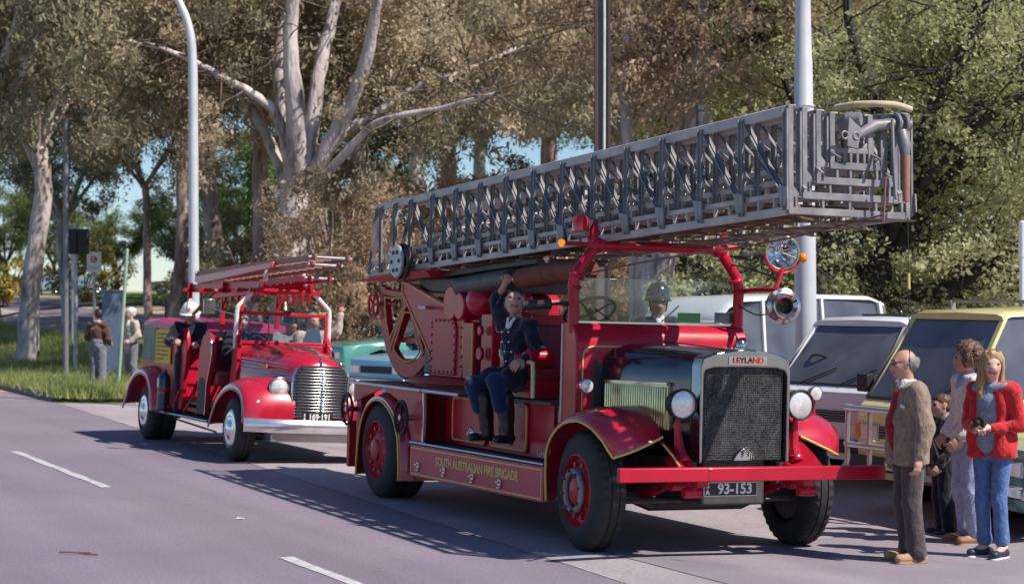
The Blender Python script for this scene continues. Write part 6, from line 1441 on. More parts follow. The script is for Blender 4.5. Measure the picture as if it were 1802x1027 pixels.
for i in range(420):
    a = q.uniform(-2.2, 2.2) if i > 60 else q.uniform(-.6, .6); top_ = Vector(T(-.015+q.gauss(0, .02), q.gauss(0, .012), .138))
    e_ = lambda r_, z_: Vector(T(-.02-r_*math.cos(a)*1.05+.0, r_*math.sin(a), z_))
    if abs(a) < 2.0 or True:
        ln_ = q.uniform(.20, .36); w2_ = q.uniform(.098, .118)
        rt.append([top_, e_(.075, .12), e_(w2_*.93, .05), e_(w2_, -.05), e_(w2_*.98, -.05-ln_*.5)+Vector((q.gauss(0, .008), q.gauss(0, .008), 0)), e_(w2_*.93, -.05-ln_)+Vector((q.gauss(0, .014), q.gauss(0, .014), 0))])
strands('hair_strands', rt, mat('hair_fair_strand', (.46, .29, .15), .45, var=.4, scale=30), girl, .0045)
cm = MB(); c = Vector(((J['wrl'][0]+J['wrr'][0])/2+.06, .035, 1.135)); cm.box(c.x-.03, c.x+.02, c.y-.055, c.y+.055, c.z-.035, c.z+.035)
cm.cyl(c+Vector((.02, 0, 0)), c+Vector((.06, 0, 0)), .026, n=16); cm.box(c.x-.02, c.x+.01, c.y-.02, c.y+.02, c.z+.035, c.z+.05)
co = cm.build('camera', BLACK, None, .005); co.matrix_world = Matrix.Translation(p0) @ Matrix.Rotation(faceto(-.72, -.69), 4, 'Z'); tag(co, 'small black camera held in the girl\'s hands', 'camera')

# --- curly-haired woman in a cream knit
J = STAND(); J.update(ell=(-.02, .25, 1.12), wrl=(.15, .17, .93), elr=(-.02, -.25, 1.12), wrr=(.16, -.14, .95))
hd = head(J['hed'], R(-22), 0, 0, .92); hp, T, Rm = hd
p0 = gp(1704, 956, -.058)
wom = person('curly brown-haired woman in a cream knit jumper and pale trousers', p0, faceto(-.95, -.20), J,
  [('trousers', trousers(J, (.105, .088, .075, .066), waist=.135, hem=.12), [C['pale']], .008, .018),
   ('jumper', top(J, .125, .122, .142, .076, .066, .05, 0, .06, cuff=.9), [cloth('knit', (.80, .70, .64), scale=40, bscale=60, knit=True)], .005, .02, .84),
   ('collar', [cap((-.03, .055, 1.47), (.05, .05, 1.46), .028), cap((-.03, -.055, 1.47), (.05, -.05, 1.46), .028), cap((.05, .05, 1.46), (.09, .01, 1.38), .026), cap((.05, -.05, 1.46), (.09, -.01, 1.38), .026), cap((-.07, .05, 1.45), (-.07, -.05, 1.45), .03)], [C['pale']], .002, .01),
   ('sock', [cap(np.array(J['an'+e])+V3(0, 0, .0), np.array(J['an'+e])+V3(0, 0, .10), .046) for e in 'lr'], [C['black']], 0, .006),
   ('shoe', shoes(J, .05, 0, sole=0), [BROWNSH], 0, .012)],
  h=.009, hd=hd, skin=SKIN, hands=[hand(J['wrl'], (.7, -.2, -.6), (-.3, -.9, 0), 1, .6), hand(J['wrr'], (.7, .2, -.6), (-.3, .9, 0), -1, .6)])
CUR = mat('hair_brown_curly', (.13, .065, .045), .6, var=.45, scale=50)
cp = []
q = np.random.default_rng(4)
for i in range(150):
    d = q.normal(size=3); d /= np.linalg.norm(d)
    if d[0] > .45 and d[2] < .55: continue
    if d[2] < -.75: continue
    cp.append(ball(T(-.025+d[0]*.118, d[1]*.118, .03+d[2]*.12), .020+.012*q.random()))
hairmesh('hair', cp+[ball(T(-.03, 0, .035), .098)], CUR, wom, .009, .006, .006)
rt = []; qq = random.Random(8)
for i in range(330):
    d = Vector((qq.gauss(0, 1), qq.gauss(0, 1), qq.gauss(0, 1))).normalized()
    if (d.x > .5 and d.z < .5) or d.z < -.75: continue
    c0 = Vector(T(-.025+d.x*.125, d.y*.128, .03+d.z*.13)); a_, u_, v_ = frame_of(d); w0 = qq.uniform(0, 6); rr0 = qq.uniform(.008, .015)
    rt.append([c0+(u_*math.cos(w0+t_)+v_*math.sin(w0+t_))*rr0+d*.004*t_ for t_ in (0, .9, 1.8, 2.7, 3.6, 4.5, 5.4)])
strands('hair_curls', rt, mat('hair_curl_strand', (.20, .105, .07), .5, var=.5, scale=40), wom, .0045)

# --- boy between them
J = STAND(); hd = head(J['hed'], 0, 0, 0, 1.12); hp, T, Rm = hd
J.update(wrl=(.14, .22, .90))
boy = person('small boy in dark clothes half hidden behind the tweed jacket man', gp(1659, 941, -.058), faceto(-.95, -.2), J,
  [('trousers', trousers(J, (.11, .085, .075, .07)), [C['navy']], .006, .016), ('jacket', top(J, .13, .12, .13, .085, .07, .055), [C['black']], .005, .02), ('shoe', shoes(J, .055, 0, sole=1), [NAVYSH, C['white']], 0, .012),
   ('bag_strap', [cap((.06, -.14, 1.42), (.13, .0, 1.2), .018), cap((.13, 0, 1.2), (.10, .15, .95), .018)], [C['beige']], 0, .006)],
  h=.012, hd=hd, skin=SKIN, s=.725, hands=[hand(J['wrl'], (.6, 0, -.8), (0, -1, 0), 1, .7, 1.1), hand(J['wrr'], (.1, 0, -1), (0, 1, 0), -1, .7, 1.1)])
hairmesh('hair', skullcap(T, Rm, 1.12), mat('hair_brown', (.10, .05, .032), .55, var=.3, scale=50), boy, .011, .01, .004)

# --- two men on the verge
J = STAND(); J.update(ell=(.02, .27, 1.13), wrl=(.20, .20, 1.02), elr=(.0, -.26, 1.13), wrr=(.16, -.2, 1.0)); hd = head(J['hed'], R(50)); hp, T, Rm = hd
P1 = gb(172, 42.6); P1.z += .10
m1 = person('dark-haired man in a brown jumper and grey trousers standing on the verge', P1, faceto(.35, .94), J,
  [('trousers', trousers(J, (.115, .09, .078, .085)), [C['greyt']], .005, .02), ('jumper', top(J, .13, .125, .135, .08, .066, .05, cuff=.92), [C['brown']], .005, .02), ('shirt_collar', [cap((-.04, .05, 1.475), (.04, .05, 1.475), .026), cap((-.04, -.05, 1.475), (.04, -.05, 1.475), .026), cap((-.06, .04, 1.475), (-.06, -.04, 1.475), .026)], [C['beige']], 0, .01), ('shoe', shoes(J), [BLKSH], 0, .012)],
  h=.014, hd=hd, hands=[hand(J['wrl'], (1, -.3, .2), (0, -.6, -.8), 1, .9), hand(J['wrr'], (1, .2, .2), (0, .6, -.8), -1, .9)])
hairmesh('hair', skullcap(T, Rm, 1.0), mat('hair_dark', (.03, .022, .02), .5), m1, .014, .012, .004)
J = STAND(); J.update(ell=(-.02, .27, 1.14), wrl=(.15, .2, 1.0)); hd = head(J['hed'], R(-20)); hp, T, Rm = hd
P2 = gb(231, 44.5); P2.z += .10
m2 = person('white-haired man in a beige jacket facing the man in the brown jumper', P2, faceto(-.75, -.66), J,
  [('trousers', trousers(J, (.115, .09, .078, .085)), [C['greyt']], .005, .02), ('jacket', top(J, .14, .13, .145, .085, .07, .055, low=.10, cuff=.92), [C['beige']], .005, .02), ('shirt', [cap((.07, 0, 1.44), (.115, 0, 1.25), .04, .03)], [C['white']], 0, .01), ('shoe', shoes(J), [BLKSH], 0, .012)],
  h=.014, hd=hd, skin=SKIN2, hands=[hand(J['wrl'], (1, -.3, .2), (0, -.6, -.8), 1, .9), hand(J['wrr'], (.1, 0, -1), (0, 1, 0), -1, .6)])
hairmesh('hair', skullcap(T, Rm, 1.02, r=.098), mat('hair_white', (.66, .62, .58), .6), m2, .014, .012, .006)
# ------------------------------------------------------------ firemen
def on(vroot, x, y, z, rz=0):
    """world matrix of a person placed in a vehicle's own frame (forward = vehicle forward)"""
    return vroot.matrix_world @ Matrix.Translation((x, y, z)) @ Matrix.Rotation(rz, 4, 'Z')
def put(o, M): o.location = M.to_translation(); o.rotation_euler = M.to_euler()
bpy.context.view_layer.update()
def sit(spread=.12): 
    J = STAND(); J.update(pel=(0, 0, .13), bel=(0, 0, .30), che=(.01, 0, .48), nek=(.0, 0, .645), hed=(.03, 0, .815))
    for e, k in ((1, 'l'), (-1, 'r')):
        J.update({'sh'+k: (0, e*.185, .595), 'el'+k: (.05, e*.26, .34), 'wr'+k: (.26, e*.2, .30), 'hi'+k: (0, e*.09, .11), 'kn'+k: (.43, e*spread, .10), 'an'+k: (.40, e*spread, -.35), 'to'+k: (.55, e*(spread+.03), -.40)})
    return J
def helmet(T, Rm, s, m, parent, h, brim=.13, comb=True, badge=None):
    ax = tuple(Rm@V3(0, 0, 1)); mb = MB(); c = Vector(T(-.005, 0, .045))
    mb.lathe([(.118*s, -.02), (.118*s, .02), (.108*s, .07), (.08*s, .115), (.04*s, .138), (0, .142)], c, ax, 28)
    o = mb.build('helmet', m, parent)
    mb = MB(); n_ = 36; V = []; a = Vector(ax); fw = Vector(Rm@V3(1, 0, 0)); lf = Vector(Rm@V3(0, 1, 0))
    for rr_, dz in ((.112, -.012), (brim, -.03), (brim, -.038), (.110, -.026)):
        for k_ in range(n_):
            an = 2*math.pi*k_/n_; st = 1+(.12 if rr_ == brim else 0)*math.cos(an)**2*(1.3 if math.cos(an) < 0 else .8); V.append(c+fw*math.cos(an)*rr_*s*st+lf*math.sin(an)*rr_*s+a*dz*s)
    mb.add(V, [(i*n_+k_, i*n_+(k_+1)%n_, ((i+1)%4)*n_+(k_+1)%n_, ((i+1)%4)*n_+k_) for i in range(4) for k_ in range(n_)]); mb.build('helmet_brim', m, o)
    if comb:
        mb = MB(); mb.tube([c+fw*(-.115*math.cos(t_))*s+a*(.03+.125*math.sin(t_))*s for t_ in [i*math.pi/12 for i in range(13)]], .012*s, 6); mb.build('helmet_comb', m, o)
    if badge:
        mb = MB(); mb.lathe([(.0, .012), (.028, .01), (.032, 0)], c+fw*.112*s+a*.04*s, tuple(fw), 16); mb.build('helmet_badge', badge, o)
    return o
BH = mat('black_helmet', (.014, .014, .02), .2, 0, .8); WH = mat('white_helmet', (.72, .70, .68), .35, 0, .3)
BUT = mat('silver_button', (.75, .72, .68), .25, 1)
# the fireman sitting on the locker edge, arm up against the ladder, head thrown back
J = sit(.15)
J.update(bel=(0, -.02, .30), che=(.0, -.05, .49), nek=(-.01, -.09, .66), hed=(.0, -.10, .83), shr=(.0, -.24, .62), elr=(-.03, -.40, .83), wrr=(-.0, -.24, 1.0), shl=(.0, .12, .60), ell=(.03, .26, .37), wrl=(.22, .27, .30),
         knr=(.36, -.25, .06), anr=(.26, -.16, -.36), tor=(.40, -.20, -.44), knl=(.40, .10, .10), anl=(.26, .12, -.36), tol=(.40, .15, -.44))
hd = head(J['hed'], R(48), R(-18), R(-6), 1.0); hp, T, Rm = hd
fm = person('fireman in dark tunic sitting on the truck side with one arm raised', (0, 0, 0), 0, J,
  [('trousers', trousers(J, (.100, .080, .074, .074), waist=.14, hem=.52), [C['blue']], .006, .016),
   ('tunic', top(J, .135, .128, .135, .08, .066, .05, 0, .0, arms='l', cuff=.9)+[cap(J['shr'], J['elr'], .08, .066), cap(J['elr'], np.array(J['elr'])*.72+np.array(J['wrr'])*.28, .066, .058)]+[cap((.02, .10, .12), (.24, .11, .13), .12, .105), cap((.02, -.10, .12), (.22, -.16, .12), .12, .105)], [C['navy']], .006, .02),
   ('boot', [q for e in 'lr' for q in (cap(np.array(J['an'+e])+V3(0, 0, -.03), np.array(J['an'+e])+V3(.03, 0, .30),   .066, .084), cap(np.array(J['an'+e])+V3(-.04, 0, -.055), np.array(J['to'+e])+V3(.0, 0, .02), .05, .044, 0, ((0, 0, 1), .85)))], [BLKSH], .003, .012),
   ('white_collar', [cap((.05, -.05, .67), (.09, -.07, .60), .022), cap((.05, -.12, .67), (.09, -.09, .60), .022)], [C['white']], 0, .008)],
  h=.009, hd=hd, hands=[hand(J['wrr'], (.15, .7, .7), (.6, .4, -.6), -1, .9), hand(J['wrl'], (.95, .1, -.3), (0, -.5, -.85), 1, .6)])
put(fm, on(LT, -2.02, -.80, 1.235, R(-90)+R(18)))
hairmesh('hair', [b for b in skullcap(T, Rm, .98, r=.088)], MATS['hair_dark'], fm, .009, .010, .004, cut=lambda P: -(P-np.array(T(.065, 0, .075)))@(Rm@V3(-.75, 0, .35)))
mb = MB()
for i, z in enumerate((.55, .46, .37, .28)):
    for e in (-1, 1): mb.ell((.126+.012*(i == 1), e*.045-.02-.05*(z-.3)/.2, z), (.012, .013, .013), 8, 6)
mb.build('button', BUT, fm)
# the man in the black helmet beside the wheel
J = sit(); J.update(wrl=(.35, .15, .35), elr=(.1, -.27, .36), wrr=(.30, -.1, .42)); hd = head(J['hed'], R(-22), R(4)); hp, T, Rm = hd
pm = person('helmeted fireman in dark tunic seated in the open cab of the ladder truck', (0, 0, 0), 0, J,
  [('trousers', trousers(J, (.11, .09, .075, .07)), [C['navy']], .005, .018), ('tunic', top(J, .135, .13, .135, .08, .066, .05, cuff=.92), [C['navy']], .005, .02), ('boot', shoes(J, .05), [BLKSH], 0, .012), ('white_collar', [cap((.05, .035, .67), (.085, .01, .60), .024), cap((.05, -.035, .67), (.085, -.01, .60), .024)], [C['white']], 0, .008)],
  h=.010, hd=hd, hands=[hand(J['wrl'], (1, -.2, 0), (0, -.3, -1), 1, .7), hand(J['wrr'], (1, .2, 0), (0, .3, -1), -1, .7)])
put(pm, on(LT, -1.92, .56, 1.45-.16, 0)); pm.scale = (1, 1, 1)
helmet(T, Rm, 1.0, BH, pm, .01)
mb = MB()
for e in (-1, 1): mb.tube([Vector(T(.02, e*.09, .03)), Vector(T(.03, e*.075, -.08)), Vector(T(.05, 0, -.125))], .007, 5)
mb.build('chin_strap', BLACK, pm)
mb = MB()
for e in (-1, 1): mb.ell(tuple(T(.095, e*.033, .012)), (.016, .026, .020), 10, 6)
mb.build('dark_glasses', BLACK, pm)
# crew of the smaller engine
bpy.context.view_layer.update()
J = STAND(); J.update(che=(.05, 0, 1.28), nek=(.08, 0, 1.44), hed=(.12, 0, 1.60), shl=(.06, .185, 1.39), shr=(.06, -.185, 1.39), elr=(.10, -.30, 1.17), wrr=(.36, -.20, 1.18), ell=(.2, .22, 1.15), wrl=(.45, .1, 1.15))
hd = head(J['hed'], R(-18), R(14)); hp, T, Rm = hd
wm = person('crewman in white helmet standing on the step of the smaller engine', (0, 0, 0), 0, J,
  [('trousers', trousers(J, (.115, .09, .075, .07)), [C['navy']], .005, .018), ('tunic', top(J, .14, .13, .14, .085, .07, .052, low=.08, cuff=.9), [C['navy']], .005, .02), ('boot', shoes(J, .05), [BLKSH], 0, .012)],
  h=.013, hd=hd, hands=[hand(J['wrr'], (1, .2, 0), (0, .4, -1), -1, .9), hand(J['wrl'], (1, -.2, 0), (0, -.4, -1), 1, .9)])
put(wm, on(DE, -2.94, -.74, .46-.09, R(-14)))
wm.scale = (.93, .93, .93)
helmet(T, Rm, 1.12, WH, wm, .013, .15, True, REDLENS)
# driver and the man beside him behind the screen
for (y, lab, col, capm, yaw) in ((-.32, 'driver of the smaller engine in dark uniform behind the windscreen', 'navy', MATS['hair_dark'], -15), (.36, 'dark-capped crewman beside the driver of the smaller engine', 'greyt', BH, 10)):
    J = sit(.1); J.update(wrl=(.42, .12, .42), wrr=(.42, -.12, .42), ell=(.18, .26, .34), elr=(.18, -.26, .34)); hd = head(J['hed'], R(yaw)); hp, T, Rm = hd
    q = person(lab, (0, 0, 0), 0, J, [('trousers', trousers(J), [C['navy']], .005, .018), ('tunic', top(J, .14, .13, .135, .085, .07, .05, cuff=.92), [C[col]], .005, .02), ('boot', shoes(J), [BLKSH], 0, .012)],
      h=.014, hd=hd, hands=[hand(J['wrl'], (1, -.1, .2), (0, -.3, -1), 1, .8), hand(J['wrr'], (1, .1, .2), (0, .3, -1), -1, .8)])
    put(q, on(DE, -1.80, y, .98, 0))
    if capm is BH: helmet(T, Rm, 1.0, BH, q, .014)
    else: hairmesh('hair', skullcap(T, Rm, 1.0), capm, q, .014, .012, .004)
# passenger riding on the far side with a hand raised
J = STAND(); J.update(shl=(.02, .185, 1.42), ell=(.12, .34, 1.50), wrl=(.18, .36, 1.76), wrr=(.3, -.1, 1.1)); hd = head(J['hed'], R(10)); hp, T, Rm = hd
q = person('crewman raising a pale-gloved hand on the far side of the smaller engine', (0, 0, 0), 0, J, [('trousers', trousers(J), [C['navy']], .005, .018), ('tunic', top(J, .14, .13, .14, .085, .07, .055, cuff=.9), [C['beige']], .005, .02), ('boot', shoes(J), [BLKSH], 0, .012)],
  h=.014, hd=hd, hands=[hand(J['wrl'], (.1, 0, 1), (1, 0, 0), 1, .5), hand(J['wrr'], (1, .1, 0), (0, .3, -1), -1, .8)])
put(q, on(DE, -1.55, .60, .455-.17, 0)); q.scale = (.95, .95, .95)
hairmesh('hair', skullcap(T, Rm, 1.0), mat('teal_cap', (.03, .22, .20), .7), q, .014, .012, .002)
# ------------------------------------------------------------ parked cars and vans
def car_wheel(root, x, y, s, r=.31, hub=None):
    w_ = empty('wheel', (x, y, r), 0, root)
    mb = MB(); mb.lathe([(r*.58, -.005), (r*.7, -.015), (r*.9, 0), (r, .03), (r, .15), (r*.9, .18), (r*.6, .18)], (0, 0, 0), (0, -s, 0), 36); mb.build('tyre', TYRE, w_)
    mb = MB(); mb.lathe([(0, -.03), (.05, -.028), (.08, .0), (.13, .02), (r*.58, .0), (r*.6, -.01)], (0, 0, 0), (0, -s, 0), 28); mb.build('rim', hub or STEELP, w_); return w_
def quadpanel(mb, a, b, c, d, t=.004):
    a, b, c, d = map(Vector, (a, b, c, d)); n_ = (b-a).cross(d-a).normalized()*t; mb.add([a, b, c, d, a+n_, b+n_, c+n_, d+n_], [(0,1,2,3),(4,5,6,7),(0,1,5,4),(1,2,6,5),(2,3,7,6),(3,0,4,7)])
def auto(name, label, cat, loc, th, P, S, paint, group, trim=BLACK, wheel_r=.31, roof=None, extras=None, front=None):
    """P: half side profile of the lower body (x, z belt...) ; built as lower shell + pillars + roof + real panes.
    S: dict(wl half width low, wb half width belt, wr half width roof, belt z list, ...)"""
    e = vehicle(name, loc, th, 0, 0, gzw(loc[0], loc[1])); tag(e, label, cat, group)
    wl, wb, wr = S['wl'], S['wb'], S['wr']; axf, axr = S['axf'], S['axr']; r_ = wheel_r; zb = S['zb']
    # lower body: stations along x with bottom/top heights, arches cut as dark recesses by stepping the sill
    st = S['low']   # list of (x, z_top, halfwidth factor)
    rings = []
    for x, zt, wf in st:
        b = zb
        for ax_ in (axf, axr):
            if abs(x-ax_) < r_*1.22: b = max(b, r_+math.sqrt(max(0, (r_*1.22)**2-(x-ax_)**2)))
        b = min(b, zt-.04); w0, w1 = wl*wf, wb*wf; mid = b+(zt-b)*.55
        rings.append([(x, -w0*.97, b), (x, -w0, b+.04*(zt-b)), (x, -(w0+.015), mid), (x, -w1*1.0, zt-.05*(zt-b)), (x, -w1*.965, zt), (x, w1*.965, zt), (x, w1, zt-.05*(zt-b)), (x, w0+.015, mid), (x, w0, b+.04*(zt-b)), (x, w0*.97, b)])
    mb = MB(); mb.loft(rings); body = mb.build('body', paint, e, .012, 32)
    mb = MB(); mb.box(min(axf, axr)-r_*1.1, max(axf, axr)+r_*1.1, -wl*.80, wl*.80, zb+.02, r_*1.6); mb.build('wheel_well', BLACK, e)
    # roof
    rf = S['roof']  # list of (x, z)
    mb = MB(); mb.loft([[(x, -wr, z-.045), (x, -wr*.985, z-.012), (x, -wr*.85, z+.012), (x, 0, z+.025), (x, wr*.85, z+.012), (x, wr*.985, z-.012), (x, wr, z-.045)] for x, z in rf]); mb.build('roof', roof or paint, e, 0, 60)
    # panes between belt and roof
    def belt(x):
        for i in range(len(st)-1):
            a, b = st[i], st[i+1]
            if min(a[0], b[0]) <= x <= max(a[0], b[0]):
                t_ = (x-a[0])/((b[0]-a[0]) or 1); return a[1]+(b[1]-a[1])*t_, wb*(a[2]+(b[2]-a[2])*t_)*.965
        return st[-1][1], wb*st[-1][2]*.965
    pl = S['pillars']   # list of (x at belt, x at roof, width) from front to back
    zr = lambda x: np.interp(-x, [-q[0] for q in rf], [q[1] for q in rf])-.035
    for s in (-1, 1):
        for (xb, xr, wd_) in pl:
            z0, w0 = belt(xb); mb = MB(); mb.bar((xb, s*(w0-.02), z0-.03), (xr, s*(wr-.025), zr(xr)+.01), wd_*.55, wd_, (0, 1, 0)); mb.build('pillar', paint, e, .008)
        for i in range(len(pl)-1):
            (xa, ra, wa), (xb, rb, wb_) = pl[i], pl[i+1]; za, w0 = belt(xa); zb_, w1 = belt(xb)
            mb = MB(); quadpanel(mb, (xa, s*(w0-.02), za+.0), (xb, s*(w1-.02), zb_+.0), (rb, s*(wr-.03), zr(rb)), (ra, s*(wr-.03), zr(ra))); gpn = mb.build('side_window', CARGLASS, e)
            mb = MB(); mb.tube([(xa, s*(w0-.012), za+.01), (xb, s*(w1-.012), zb_+.01), (rb, s*(wr-.02), zr(rb)), (ra, s*(wr-.02), zr(ra)), (xa, s*(w0-.012), za+.01)], .014, 5); mb.build('window_seal', trim, gpn)
    for (xb, xr, nm) in ((pl[0][0], pl[0][1], 'windscreen'), (pl[-1][0], pl[-1][1], 'rear_window')):
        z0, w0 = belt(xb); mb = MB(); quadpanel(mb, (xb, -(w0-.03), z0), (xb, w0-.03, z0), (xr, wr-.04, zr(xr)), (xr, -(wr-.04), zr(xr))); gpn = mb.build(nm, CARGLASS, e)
        mb = MB(); mb.tube([(xb, -(w0-.03), z0+.005), (xb, w0-.03, z0+.005), (xr, wr-.04, zr(xr)), (xr, -(wr-.04), zr(xr)), (xb, -(w0-.03), z0+.005)], .018, 5); mb.build('screen_seal', trim, gpn)
        if nm == 'windscreen':
            n_ = Vector((xr-xb, 0, zr(xr)-z0)).normalized(); f_ = Vector((n_.z, 0, -n_.x))*.02
            for y in (-.38, .22): mb = MB(); mb.tube([Vector((xb, y, z0))+f_, Vector((xb, y+.42, z0))+n_*.22+f_], .008, 5); mb.build('wiper', BLACK, gpn)
            mb = MB(); c = Vector((xr, 0, zr(xr)))-n_*.12-f_*3; mb.box(c.x-.015, c.x+.015, -.12, .12, c.z-.035, c.z+.035); mb.build('mirror_inside', BLACK, gpn)
    # seats and wheel inside
    seatm = mat('car_seat', (.05, .05, .06), .8, var=.3)
    for (x, y) in S['seats']:
        mb = MB(); z0 = S['seat_z']; mb.box(x-.25, x+.25, y-.24, y+.24, z0-.25, z0); mb.box(x-.33, x-.2, y-.24, y+.24, z0, z0+.55); mb.box(x-.32, x-.22, y-.12, y+.12, z0+.57, z0+.75); mb.build('seat', seatm, e, .04)
    sx = S['seats'][0][0]+.42; mb = MB(); mb.torus((sx, -.36, S['seat_z']+.33), (-.5, 0, .85), .19, .014, 26, 8); mb.tube([(sx, -.36, S['seat_z']+.33), (sx+.2, -.36, S['seat_z']+.1)], .02, 6); mb.tube([(sx, -.55, S['seat_z']+.33), (sx, -.17, S['seat_z']+.33)], .012, 5); mb.build('steering_wheel', BLACK, e)
    zd, wd0 = belt(pl[0][0]); mb = MB(); mb.box(pl[0][0]-.30, pl[0][0]-.06, -wd0*.9, wd0*.9, zd-.25, zd-.02); mb.build('dashboard', BLACK, e, .02)
    for s in (-1, 1):
        for x in (axf, axr): car_wheel(e, x, s*(wl+.01), s, r_, S.get('hub'))
        mb = MB(); x_, z_ = pl[0][0]-.10, belt(pl[0][0])[0]+.10; w_ = belt(x_)[1]; mb.box(x_-.05, x_+.04, min(s*(w_+.06), s*(w_+.24)), max(s*(w_+.06), s*(w_+.24)), z_-.05, z_+.13); mb.tube([(x_, s*(w_-.02), z_-.02), (x_, s*(w_+.10), z_)], .015, 6); mb.build('door_mirror', BLACK, e, .015)
    # doors drawn with real gaps: thin dark recess strips, handles
        for xd in S.get('doors', []):
            zt, w1 = belt(xd); mb = MB(); mb.tube([(xd, s*(wl+.012), zb+.06), (xd, s*(wl+.022), zb+(zt-zb)*.55), (xd, s*(w1*1.032), zt-.03)], .006, 4); mb.build('door_gap', BLACK, e)
            mb = MB(); mb.box(xd+.05, xd+.20, min(s*(wb*.995), s*(wb+.025)), max(s*(wb*.995), s*(wb+.025)), zt-.16, zt-.13); mb.build('door_handle', trim, e, .006)
    if extras: extras(e, belt, S)
    return e
VTH = R(-38)   # noses turned to the camera and to the road
def paint(n, c, **k): return mat('car_paint_'+n, c, .3, k.get('metal', 0), .8, var=.05, scale=2)
def van_face(e, belt, S, lampm=LENS, grille=True, xf=None):
    xf = xf if xf is not None else S['low'][0][0]; w_ = S['wb']
    for s in (-1, 1):
        mb = MB(); mb.box(xf-.04, xf+.022, min(s*w_*.50, s*w_*.86), max(s*w_*.50, s*w_*.86), .66, .82); l_ = mb.build('headlamp', CHROME, e, .01)
        mb = MB(); mb.box(xf+.022, xf+.03, min(s*w_*.52, s*w_*.84), max(s*w_*.52, s*w_*.84), .675, .805); mb.build('lens', LENS, l_)
        mb = MB(); mb.box(xf-.05, xf+.02, min(s*w_*.88, s*w_*.98), max(s*w_*.88, s*w_*.98), .67, .81); mb.build('indicator', AMBER, e, .01)
    mb = MB(); mb.box(xf-.03, xf+.016, -w_*.49, w_*.49, .68, .80); g_ = mb.build('grille', BLACK, e)
    for i in range(4): mb = MB(); mb.box(xf+.016, xf+.024, -w_*.48, w_*.48, .695+i*.028, .705+i*.028); mb.build('grille_bar', STEELP, g_)
    mb = MB(); mb.box(xf-.02, xf+.10, -w_*1.0, w_*1.0, .36, .50); mb.build('bumper', S.get('bump', BLACK), e, .03)
    mb = MB(); mb.box(xf+.10, xf+.108, -.19, .19, .39, .48); mb.build('number_plate', PLATEW, e)
VANS = 'vans parked behind the ladder truck'
def van_spec(L_=4.2, H=1.85, W=.83, nose=.0):
    return dict(wl=W, wb=W, wr=W*.86, axf=-.0, axr=-2.35, zb=.28,
      low=[(.78, .92, .93), (.76, 1.0, .96), (.66, 1.08, .99), (.45, 1.10, 1), (.38, 1.10, 1), (.25, 1.10, 1), (.10, 1.10, 1), (-.10, 1.10, 1), (-.25, 1.10, 1), (-.38, 1.10, 1), (-1.2, 1.10, 1), (-1.97, 1.1, 1), (-2.1, 1.1, 1), (-2.25, 1.1, 1), (-2.45, 1.1, 1), (-2.6, 1.1, 1), (-2.73, 1.1, 1), (-3.25, 1.08, .99), (-3.32, .9, .97)],
      roof=[(.18, H-.03), (.08, H), (-1.0, H+.03), (-2.5, H+.02), (-3.15, H-.02), (-3.22, H-.08)],
      pillars=[(.68, .14, .07), (-.42, -.45, .07), (-1.75, -1.75, .07), (-3.22, -3.10, .09)], seats=[(-.10, -.38), (-.10, .38), (-1.2, -.3), (-1.2, .3)], seat_z=.95, doors=[-.42, -1.75])
def slv(e, belt, S):
    van_face(e, belt, S); mb = MB(); mb.box(-.9, -.2, -.35, .35, 1.80, 1.825); mb.build('roof_hatch', mat('smoked_hatch', (.03, .03, .04), .15), e, .01)
pv = lambda x, y, Y: (px(x, y, Y).x, Y)
auto('van', 'silver-white van with black mirrors parked between the tall pole and the yellow van', 'van', pv(1533, 0, 22.0), R(-55), None, van_spec(H=1.77), paint('silver', (.80, .81, .83)), VANS, extras=slv)
# yellow van with a bull bar and roof bars
def ylv(e, belt, S):
    van_face(e, belt, S)
    tb = mat('bar_tube', (.55, .54, .56), .3, .8)
    for z, yy in ((.98, .80), (.62, .78)):
        mb = MB(); mb.tube(smooth_path([(.86, -yy, z), (1.02, -yy*.8, z), (1.04, 0, z), (1.02, yy*.8, z), (.86, yy, z)], 5), .03, 8); mb.build('bull_bar_tube', tb, e)
    for y in (-.62, -.25, .25, .62):
        mb = MB(); mb.tube([(1.02, y, .40), (1.03, y, .62), (1.02, y, .98)], .026, 8); mb.build('bull_bar_upright', tb, e)
    for x in (-.3, -1.2, -2.3):
        mb = MB(); mb.tube([(x, -.66, 2.03), (x, .66, 2.03)], .016, 6)
        for s in (-1, 1): mb.box(x-.03, x+.03, s*.68-.015, s*.68+.015, 1.86, 2.04)
        mb.build('roof_bar', STEELP, e)
YEL = paint('yellow', (.70, .63, .27)); TAN = paint('cream', (.60, .46, .30))
auto('van', 'yellow van with tube bull bar and roof bars behind the onlookers', 'van', pv(1708, 0, 19.6), R(-65), None, van_spec(H=1.93, W=.84), YEL, VANS, extras=ylv)
